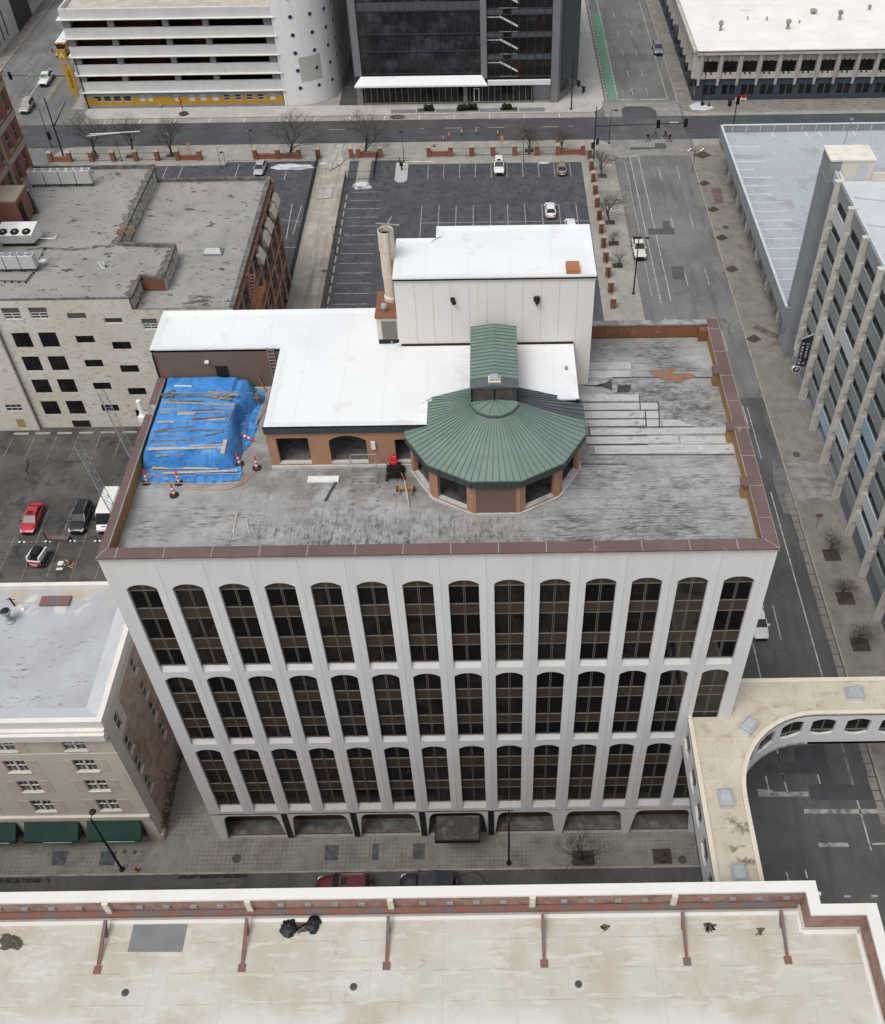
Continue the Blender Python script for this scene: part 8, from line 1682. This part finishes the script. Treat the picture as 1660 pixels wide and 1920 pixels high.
    if spare: g = MB(); g.tube((rx - .2, 0, .95), (rx - .02, 0, .95), .36, n=16); g.build('spare_wheel', K['tyre'], t); g = MB(); g.tube((rx - .22, 0, .95), (rx - .201, 0, .95), .3, n=16); g.build('spare_cover', K['slab_grey'], t)
    t.location = (x, y, z); t.rotation_euler.z = rz; t.scale = (scale,) * 3; return t
S90 = -math.pi / 2; N90 = math.pi / 2
pw_ = paint('paint_white', (.68, .68, .67)); pr_ = paint('paint_red', (.42, .018, .03)); pk_ = paint('paint_black', (.012, .014, .02)); ps_ = paint('paint_silver', (.36, .37, .38), .3)
car('sedan', pr_, -29.55, 40.9, S90, 'bright red sedan with a sunroof parked in the west lot', sunroof=True)
car('suv', pk_, -23.65, 40.8, S90, 'shiny black suv parked between the red sedan and the white van', rack=True)
car('suv', pw_, 27.45, 125.6, S90, 'white suv parked in the far row of the main lot', sunroof=True)
car('sedan', paint('paint_tan', (.21, .19, .17)), 38.45, 124.9, N90, 'grey brown sedan parked in the far row near the lot corner')
car('sedan', pw_, 35.8, 110.6, N90, 'white sedan alone in the middle row of the main lot')
car('sedan', pw_, 38.9, 105.3, N90, 'white car half hidden behind the tall white roof block')
car('sedan', ps_, -14.95, 126.4, S90 - .05, 'silver sedan by the long snow heap in the side lot')
car('suv', paint('paint_bluegrey', (.16, .19, .24)), 61.6, 175.6, S90, 'blue grey suv parked at the kerb beside the white roofed building', rack=True)
car('pickup', paint('paint_cream', (.58, .56, .5)), 49.2, 98.2, S90, 'cream white pickup parked at the kerb by the brick pillars')
car('sedan', pw_, 54.0, 23.9, S90, 'white car driving out from behind the white office block on the right')
car('pickup', pw_, -64.2, 165.0, S90 - .0, 'white pickup driving down the west street')
car('suv', paint('paint_champagne', (.33, .31, .27)), -64.3, 152.4, S90, 'champagne silver suv waiting in the west street')
car('suv', paint('paint_maroon', (.11, .012, .016)), 11.9, -4.95, math.pi, 'dark maroon suv parked at the kerb below the arcade', sunroof=True, rack=True)
car('suv', paint('paint_navy', (.022, .028, .036)), 19.3, -4.85, math.pi, 'boxy dark off-roader with a spare wheel on its tail parked below the arcade', spare=True, boxy=True, name='offroad_vehicle')
# white van
t = thing('delivery_van', 'white high roof delivery van parked beside the black suv', 'van'); OFF[t.name] = Vector()
b = MB(); st_ = [(-2.95, .98, .45, 2.45), (-2.85, 1.0, .4, 2.5), (1.0, 1.0, .4, 2.5), (1.5, .98, .4, 2.42)]; b.loft([ring(*q) for q in st_]); b.loft([ring(1.5, .97, .4, 1.5), ring(2.35, .95, .42, 1.22), ring(2.85, .82, .45, 1.0), ring(2.95, .7, .5, .8)]); b.build('body', pw_, t, bevel=.05)
b = MB(); b.hexa([(1.45, -.9, 1.38), (2.3, -.86, 1.2), (2.3, .86, 1.2), (1.45, .9, 1.38)], [(1.4, -.8, 2.35), (1.55, -.78, 2.32), (1.55, .78, 2.32), (1.4, .8, 2.35)]); b.build('windscreen', K['carglass'], t); b = MB(); b.box(.6, 1.35, -1.01, -.98, 1.3, 2.0); b.box(.6, 1.35, .98, 1.01, 1.3, 2.0); b.build('side_window', K['carglass'], t)
b = MB(); b.box(2.9, 3.0, -.6, .6, .45, .8); b.box(2.45, 2.6, -.25, .25, 1.15, 1.18); b.build('grille', K['black'], t)
for s_ in (-1, 1): b = MB(); b.box(2.7, 2.92, s_ * .7 - .14, s_ * .7 + .14, .78, .98); b.build('headlight', K['headlight'], t); b = MB(); b.box(1.6, 1.8, s_ * 1.2 - .14, s_ * 1.2 + .14, 1.4, 1.75); b.build('mirror', K['black'], t)
for wx in (-1.9, 1.9):
    for s_ in (-1, 1): b = MB(); b.tube((wx, s_ * .9 - .12, .36), (wx, s_ * .9 + .12, .36), .36, n=14); b.build('wheel', K['tyre'], t)
t.location = (-20.35, 41.3, 0); t.rotation_euler.z = S90
# school bus
t = thing('school_bus', 'yellow school bus with a white roof coming down the west street', 'bus'); OFF[t.name] = Vector(); py_ = paint('paint_bus', (.58, .26, .04))
b = MB(); b.loft([ring(-5.5, 1.15, .6, 2.85), ring(3.4, 1.2, .55, 2.85), ring(3.8, 1.15, .55, 2.7)]); b.loft([ring(3.8, 1.1, .55, 1.55), ring(5.2, 1.0, .55, 1.4), ring(5.45, .85, .6, 1.15)]); b.build('body', py_, t, bevel=.05)
b = MB(); b.box(-5.5, 3.6, -1.08, 1.08, 2.86, 2.98); b.build('roof', K['white_metal'], t, bevel=.04); b = MB(); b.box(3.78, 3.86, -.95, .95, 1.6, 2.5); [b.box(-5 + 1.15 * i, -4.1 + 1.15 * i, s_ * 1.19 - .02, s_ * 1.19 + .02, 1.75, 2.4) for i in range(7) for s_ in (-1, 1)]; b.build('windows', K['carglass'], t)
b = MB(); b.box(5.4, 5.55, -.95, .95, .55, .9); b.box(3.6, 3.95, -1.15, 1.15, 2.5, 2.66) ; b.build('bumper', K['black'], t); b = MB(); b.box(3.9, 3.97, -.5, .5, 2.62, 2.84); b.build('sign_band', K['red'], t)
for s_ in (-1, 1): b = MB(); b.box(5.3, 5.48, s_ * .75 - .15, s_ * .75 + .15, .98, 1.22); b.build('headlight', K['headlight'], t); b = MB(); b.tube((5.0, s_ * 1.0, 1.4), (5.3, s_ * 1.45, 2.0), .03); b.box(5.2, 5.35, s_ * 1.45 - .1, s_ * 1.45 + .1, 1.6, 2.2); b.build('mirror', K['black'], t)
for wx in (-3.4, 4.1):
    for s_ in (-1, 1): b = MB(); b.tube((wx, s_ * 1.0 - .14, .48), (wx, s_ * 1.0 + .14, .48), .48, n=14); b.build('wheel', K['tyre'], t)
t.location = (-64.3, 181.2, 0); t.rotation_euler.z = S90
# skid steer loader
t = thing('skid_steer_loader', 'white and red tracked skid steer loader in the west lot', 'skid steer'); OFF[t.name] = Vector()
for s_ in (-1, 1):
    b = MB(); b.loft([[(x, s_ * .85 - .2, z) for x, z in pr] for pr in [[(0, 0)]] ]) if 0 else None
    pf = [(-1.2, .35), (-1.0, .08), (.9, .08), (1.15, .35), (.9, .68), (-.8, .78), (-1.15, .6)]
    b.loft([[(x, s_ * .66, z) for x, z in pf], [(x, s_ * 1.02, z) for x, z in pf]]); tr_ = b.build('track', K['rubber'], t)
    b = MB(); [b.tube((x, s_ * 1.02, .3), (x, s_ * 1.05, .3), .16, n=10) for x in (-.75, -.25, .25, .7)]; b.build('roller', K['steel'], tr_)
    b = MB(); b.hexa([(-1.25, s_ * .7 - .09, 1.2), (-.75, s_ * .7 - .09, 1.2), (-.75, s_ * .7 + .09, 1.2), (-1.25, s_ * .7 + .09, 1.2)], [(-1.1, s_ * .7 - .09, 1.75), (-.8, s_ * .7 - .09, 1.75), (-.8, s_ * .7 + .09, 1.75), (-1.1, s_ * .7 + .09, 1.75)]); b.bar((-1.0, s_ * .7, 1.55), (.9, s_ * .7, 1.3), .18, .2); b.bar((.85, s_ * .7, 1.35), (1.45, s_ * .7, .5), .18, .16); b.build('lift_arm', K['white_metal'], t)
b = MB(); b.box(-1.2, .7, -.6, .6, .35, 1.15); b.box(-1.3, -1.15, -.72, .72, 1.15, 1.35); b.build('body', K['white_metal'], t, bevel=.05); b = MB(); b.box(-1.38, -1.2, -.62, .62, .45, 1.1); b.build('rear_door', K['red'], t, bevel=.04); b = MB(); b.box(-1.4, -1.381, -.5, .5, .86, .95); b.box(-1.4, -1.381, -.35, .35, .62, .72); b.build('rear_stripe', K['cone_white'], t)
b = MB(); b.hexa([(-.8, -.5, 1.15), (.75, -.5, 1.15), (.75, .5, 1.15), (-.8, .5, 1.15)], [(-.6, -.46, 2.0), (.55, -.46, 2.0), (.55, .46, 2.0), (-.6, .46, 2.0)]); cbn = b.build('cab', K['black'], t, bevel=.05); b = MB(); b.box(-.3, .2, -.25, .25, 2.001, 2.03); b.build('roof_window', K['carglass'], cbn); b = MB(); b.box(-1.15, -.8, -.45, .45, 1.2, 1.45); b.build('engine_cover', K['black'], t)
t.location = (-26.8, 34.6, 0); t.rotation_euler.z = N90 - .12
# ---------------------------------------------------------------- four people on the crossing
def skin_mesh(name, verts, edges, mat, parent, sub=1):
    me = bpy.data.meshes.new(name + '_sk'); me.from_pydata([v[0] for v in verts], edges, []); o = bpy.data.objects.new(name + '_sk', me); COL.objects.link(o)
    o.modifiers.new('skin', 'SKIN'); s_ = o.modifiers.new('sub', 'SUBSURF'); s_.levels = sub; s_.render_levels = sub
    if not me.skin_vertices: bpy.context.view_layer.objects.active = o
    for i, v in enumerate(verts): me.skin_vertices[0].data[i].radius = (v[1], v[1] * (v[2] if len(v) > 2 else 1)); me.skin_vertices[0].data[i].use_root = (i == 0)
    dg = bpy.context.evaluated_depsgraph_get(); m2 = bpy.data.meshes.new_from_object(o.evaluated_get(dg)); bpy.data.objects.remove(o); m2.materials.clear(); m2.materials.append(mat); m2.name = name
    for p in m2.polygons: p.use_smooth = True
    n = bpy.data.objects.new(name, m2); COL.objects.link(n); n.parent = parent; OFF[n.name] = Vector(); return n
skin_m = plain('skin', (.35, .2, .14), .6, var=.05)
def person(x, y, rz, ph, top, leg, hair, lab, bag=None, H=1.74):
    t = thing('person', lab, 'person', (0, 0, 0), 'people walking over the crossing'); OFF[t.name] = Vector(); k = H / 1.75
    s = ph
    V = [((0, 0, .95), .13, .85), ((0, 0, 1.2), .12, .8), ((.01, 0, 1.4), .135, .7), ((.015, 0, 1.5), .06), ((.03, 0, 1.6), .085), ((.03, 0, 1.72), .075)]; E_ = [(0, 1), (1, 2), (2, 3), (3, 4), (4, 5)]
    def add(p, r, fr): V.append((p, r)); E_.append((fr, len(V) - 1)); return len(V) - 1
    legs = []; arms = []
    for sd_, q in ((1, s), (-1, -s)):
        h = add((0, .09 * sd_, .9), .085, 0); kn = add((.22 * q + .04, .1 * sd_, .5), .06, h); an = add((.42 * q - (.08 if q < 0 else 0), .1 * sd_, .1), .04, kn); ft = add((.42 * q + .1, .11 * sd_, .04), .035, an); ft2 = add((.42 * q + .2, .12 * sd_, .03), .028, ft); legs.append((h, kn, an))
        sh = add((.01, .18 * sd_, 1.4), .055, 2); el = add((-.1 * q, .23 * sd_, 1.13), .04, sh); wr = add((.05 - .22 * q, .22 * sd_, .92), .028, el); pa = add((.07 - .25 * q, .22 * sd_, .86), .03, wr); arms.append((sh, el, wr))
        bx_, bz_ = .07 - .25 * q, .86
        for f in range(4): a1 = add((bx_ + .025 - .017 * f, .22 * sd_, bz_ - .055), .009, pa); add((bx_ + .03 - .017 * f, .215 * sd_, bz_ - .085 - (.008 if f in (1, 2) else 0)), .008, a1)
        a1 = add((bx_ + .035, .2 * sd_, bz_ - .01), .010, pa); add((bx_ + .05, .195 * sd_, bz_ - .04), .008, a1)
    skin_mesh('body', V, E_, skin_m, t)
    V2 = [((0, 0, .88), .165, .85), ((0, 0, 1.15), .15, .82), ((.01, 0, 1.38), .165, .72), ((.015, 0, 1.47), .08)]; E2 = [(0, 1), (1, 2), (2, 3)]
    for a in arms:
        i0 = 2
        for j in a: p = V[j][0]; V2.append((p, V[j][1] + .022)); E2.append((i0, len(V2) - 1)); i0 = len(V2) - 1
    skin_mesh('jacket', V2, E2, top, t)
    V3 = [((0, 0, .95), .15, .85)]; E3 = []
    for l in legs:
        i0 = 0
        for j in l: V3.append((V[j][0], V[j][1] + .022)); E3.append((i0, len(V3) - 1)); i0 = len(V3) - 1
    skin_mesh('trousers', V3, E3, leg, t)
    skin_mesh('hair', [((-.0, 0, 1.70), .088), ((-.02, 0, 1.62), .085), ((-.04, 0, 1.52), .05)], [(0, 1), (1, 2)], hair, t)
    b = MB(); [b.tube((.113, q, 1.655), (.121, q, 1.655), .012, n=6) for q in (-.03, .03)]; b.tube((.1, -.02, 1.575), (.112, .02, 1.575), .008, n=4); b.build('eyes_and_mouth', K['dark'], t); b = MB(); b.hexa([(.1, -.015, 1.6), (.135, -.01, 1.6), (.135, .01, 1.6), (.1, .015, 1.6)], [(.1, -.008, 1.65), (.112, -.005, 1.65), (.112, .005, 1.65), (.1, .008, 1.65)]); b.build('nose', skin_m, t)
    b = MB(); [b.box(V[j][0][0] - .06, V[j][0][0] + .2, V[j][0][1] - .05, V[j][0][1] + .05, 0, .09) for j in (legs[0][2], legs[1][2])]; b.build('shoes', K['rubber'] if bag != 'white' else K['white_metal'], t, bevel=.02)
    if bag and bag != 'white': b = MB(); b.box(-.34, -.16, -.16, .16, 1.0, 1.42); b.build('backpack', bag, t, bevel=.05)
    t.location = (x, y, 0); t.rotation_euler.z = rz; t.scale = (k, k, k); return t
blk = plain('cloth_black', (.012, .012, .014), .9, var=0); gry = plain('cloth_grey', (.12, .12, .13), .9, var=0); jean = plain('cloth_denim', (.06, .075, .1), .9, var=0); hr = plain('hair_dark', (.015, .012, .01), .7, var=0)
person(55.0, 135.3, R(0), 1, blk, gry, hr, 'person in a black jacket and grey trousers, leftmost on the crossing', bag=blk)
person(56.5, 137.0, R(0), -1, gry, jean, hr, 'person in a grey top with long dark hair, second from the left on the crossing')
person(58.3, 136.7, R(180), 1, blk, blk, hr, 'person all in black with white shoes, behind at the right of the crossing', bag='white')
person(58.8, 135.2, R(170), -1, blk, blk, hr, 'person in black carrying a large dark backpack, nearest right on the crossing', bag=blk)
b = MB(); p = G(1248, 1580, .12)
t = thing('parking_meter', 'dark figure-high meter on the walk under the skybridge edge', 'parking meter', (*g2(1300, 1590), .12)) if 0 else None
# ---------------------------------------------------------------- pieces that stand apart become parts of their own
def split_pieces(o, cap=90):
    me = o.data
    if me.users > 1 or len(me.vertices) > 40000: return
    bm = bmesh.new(); bm.from_mesh(me)
    key = {}; rep = []
    for v in bm.verts:
        k = (round(v.co.x, 3), round(v.co.y, 3), round(v.co.z, 3)); rep.append(key.setdefault(k, v.index))
    par = list(range(len(bm.verts)))
    def find(a):
        while par[a] != a: par[a] = par[par[a]]; a = par[a]
        return a
    for i, r in enumerate(rep): par[find(i)] = find(r)
    for e in bm.edges: par[find(e.verts[0].index)] = find(e.verts[1].index)
    isl = {}
    for i in range(len(par)): isl.setdefault(find(i), []).append(i)
    ids = list(isl)
    if len(ids) < 2 or len(ids) > 500: bm.free(); return
    vs = [v.co.copy() for v in bm.verts]; box = {}
    for k in ids:
        p = [vs[i] for i in isl[k]]; box[k] = ([min(q[a] for q in p) for a in range(3)], [max(q[a] for q in p) for a in range(3)])
    pp = {k: k for k in ids}
    def f2(a):
        while pp[a] != a: a = pp[a]
        return a
    size = {k: math.dist(*box[k]) for k in ids}
    for i, a in enumerate(ids):
        for c in ids[i + 1:]:
            g = math.sqrt(sum(max(0, box[a][0][x] - box[c][1][x], box[c][0][x] - box[a][1][x]) ** 2 for x in range(3)))
            if g < .5 * max(size[a], size[c]) and f2(a) != f2(c): pp[f2(c)] = f2(a)
    gr = {}
    for k in ids: gr.setdefault(f2(k), []).append(k)
    if len(gr) < 2 or len(gr) > cap: bm.free(); return
    v2g = {}
    for gi, k in enumerate(gr):
        for j in gr[k]:
            for i in isl[j]: v2g[i] = gi
    for gi in range(len(gr)):
        if gi == 0: tgt = o; continue
        n = o.copy(); m2 = me.copy(); n.data = m2; COL.objects.link(n); b2 = bmesh.new(); b2.from_mesh(m2)
        bmesh.ops.delete(b2, geom=[v for v in b2.verts if v2g[v.index] != gi], context='VERTS'); b2.to_mesh(m2); b2.free(); m2.update()
    bmesh.ops.delete(bm, geom=[v for v in bm.verts if v2g[v.index] != 0], context='VERTS'); bm.to_mesh(me); bm.free(); me.update()
KEEP = {'arcade', 'arcade_ceiling', 'pickets', 'mullion', 'standing_seam', 'crown', 'trunk', 'lettering', 'panel_joint', 'shopfront_frame', 'curtain_mullion', 'coping_joint', 'frame', 'facade_wall', 'chalk_graffiti', 'rubble', 'wall_joint', 'ridge_seam', 'standing_seam_dark', 'porthole', 'rim', 'rung', 'roof_joint', 'stall_line', 'eyes_and_mouth', 'ring_trim', 'corner_mullion', 'joint'}
for o in list(bpy.data.objects):
    if o.type == 'MESH' and o.parent is not None and o.name.split('.')[0] not in KEEP: split_pieces(o)
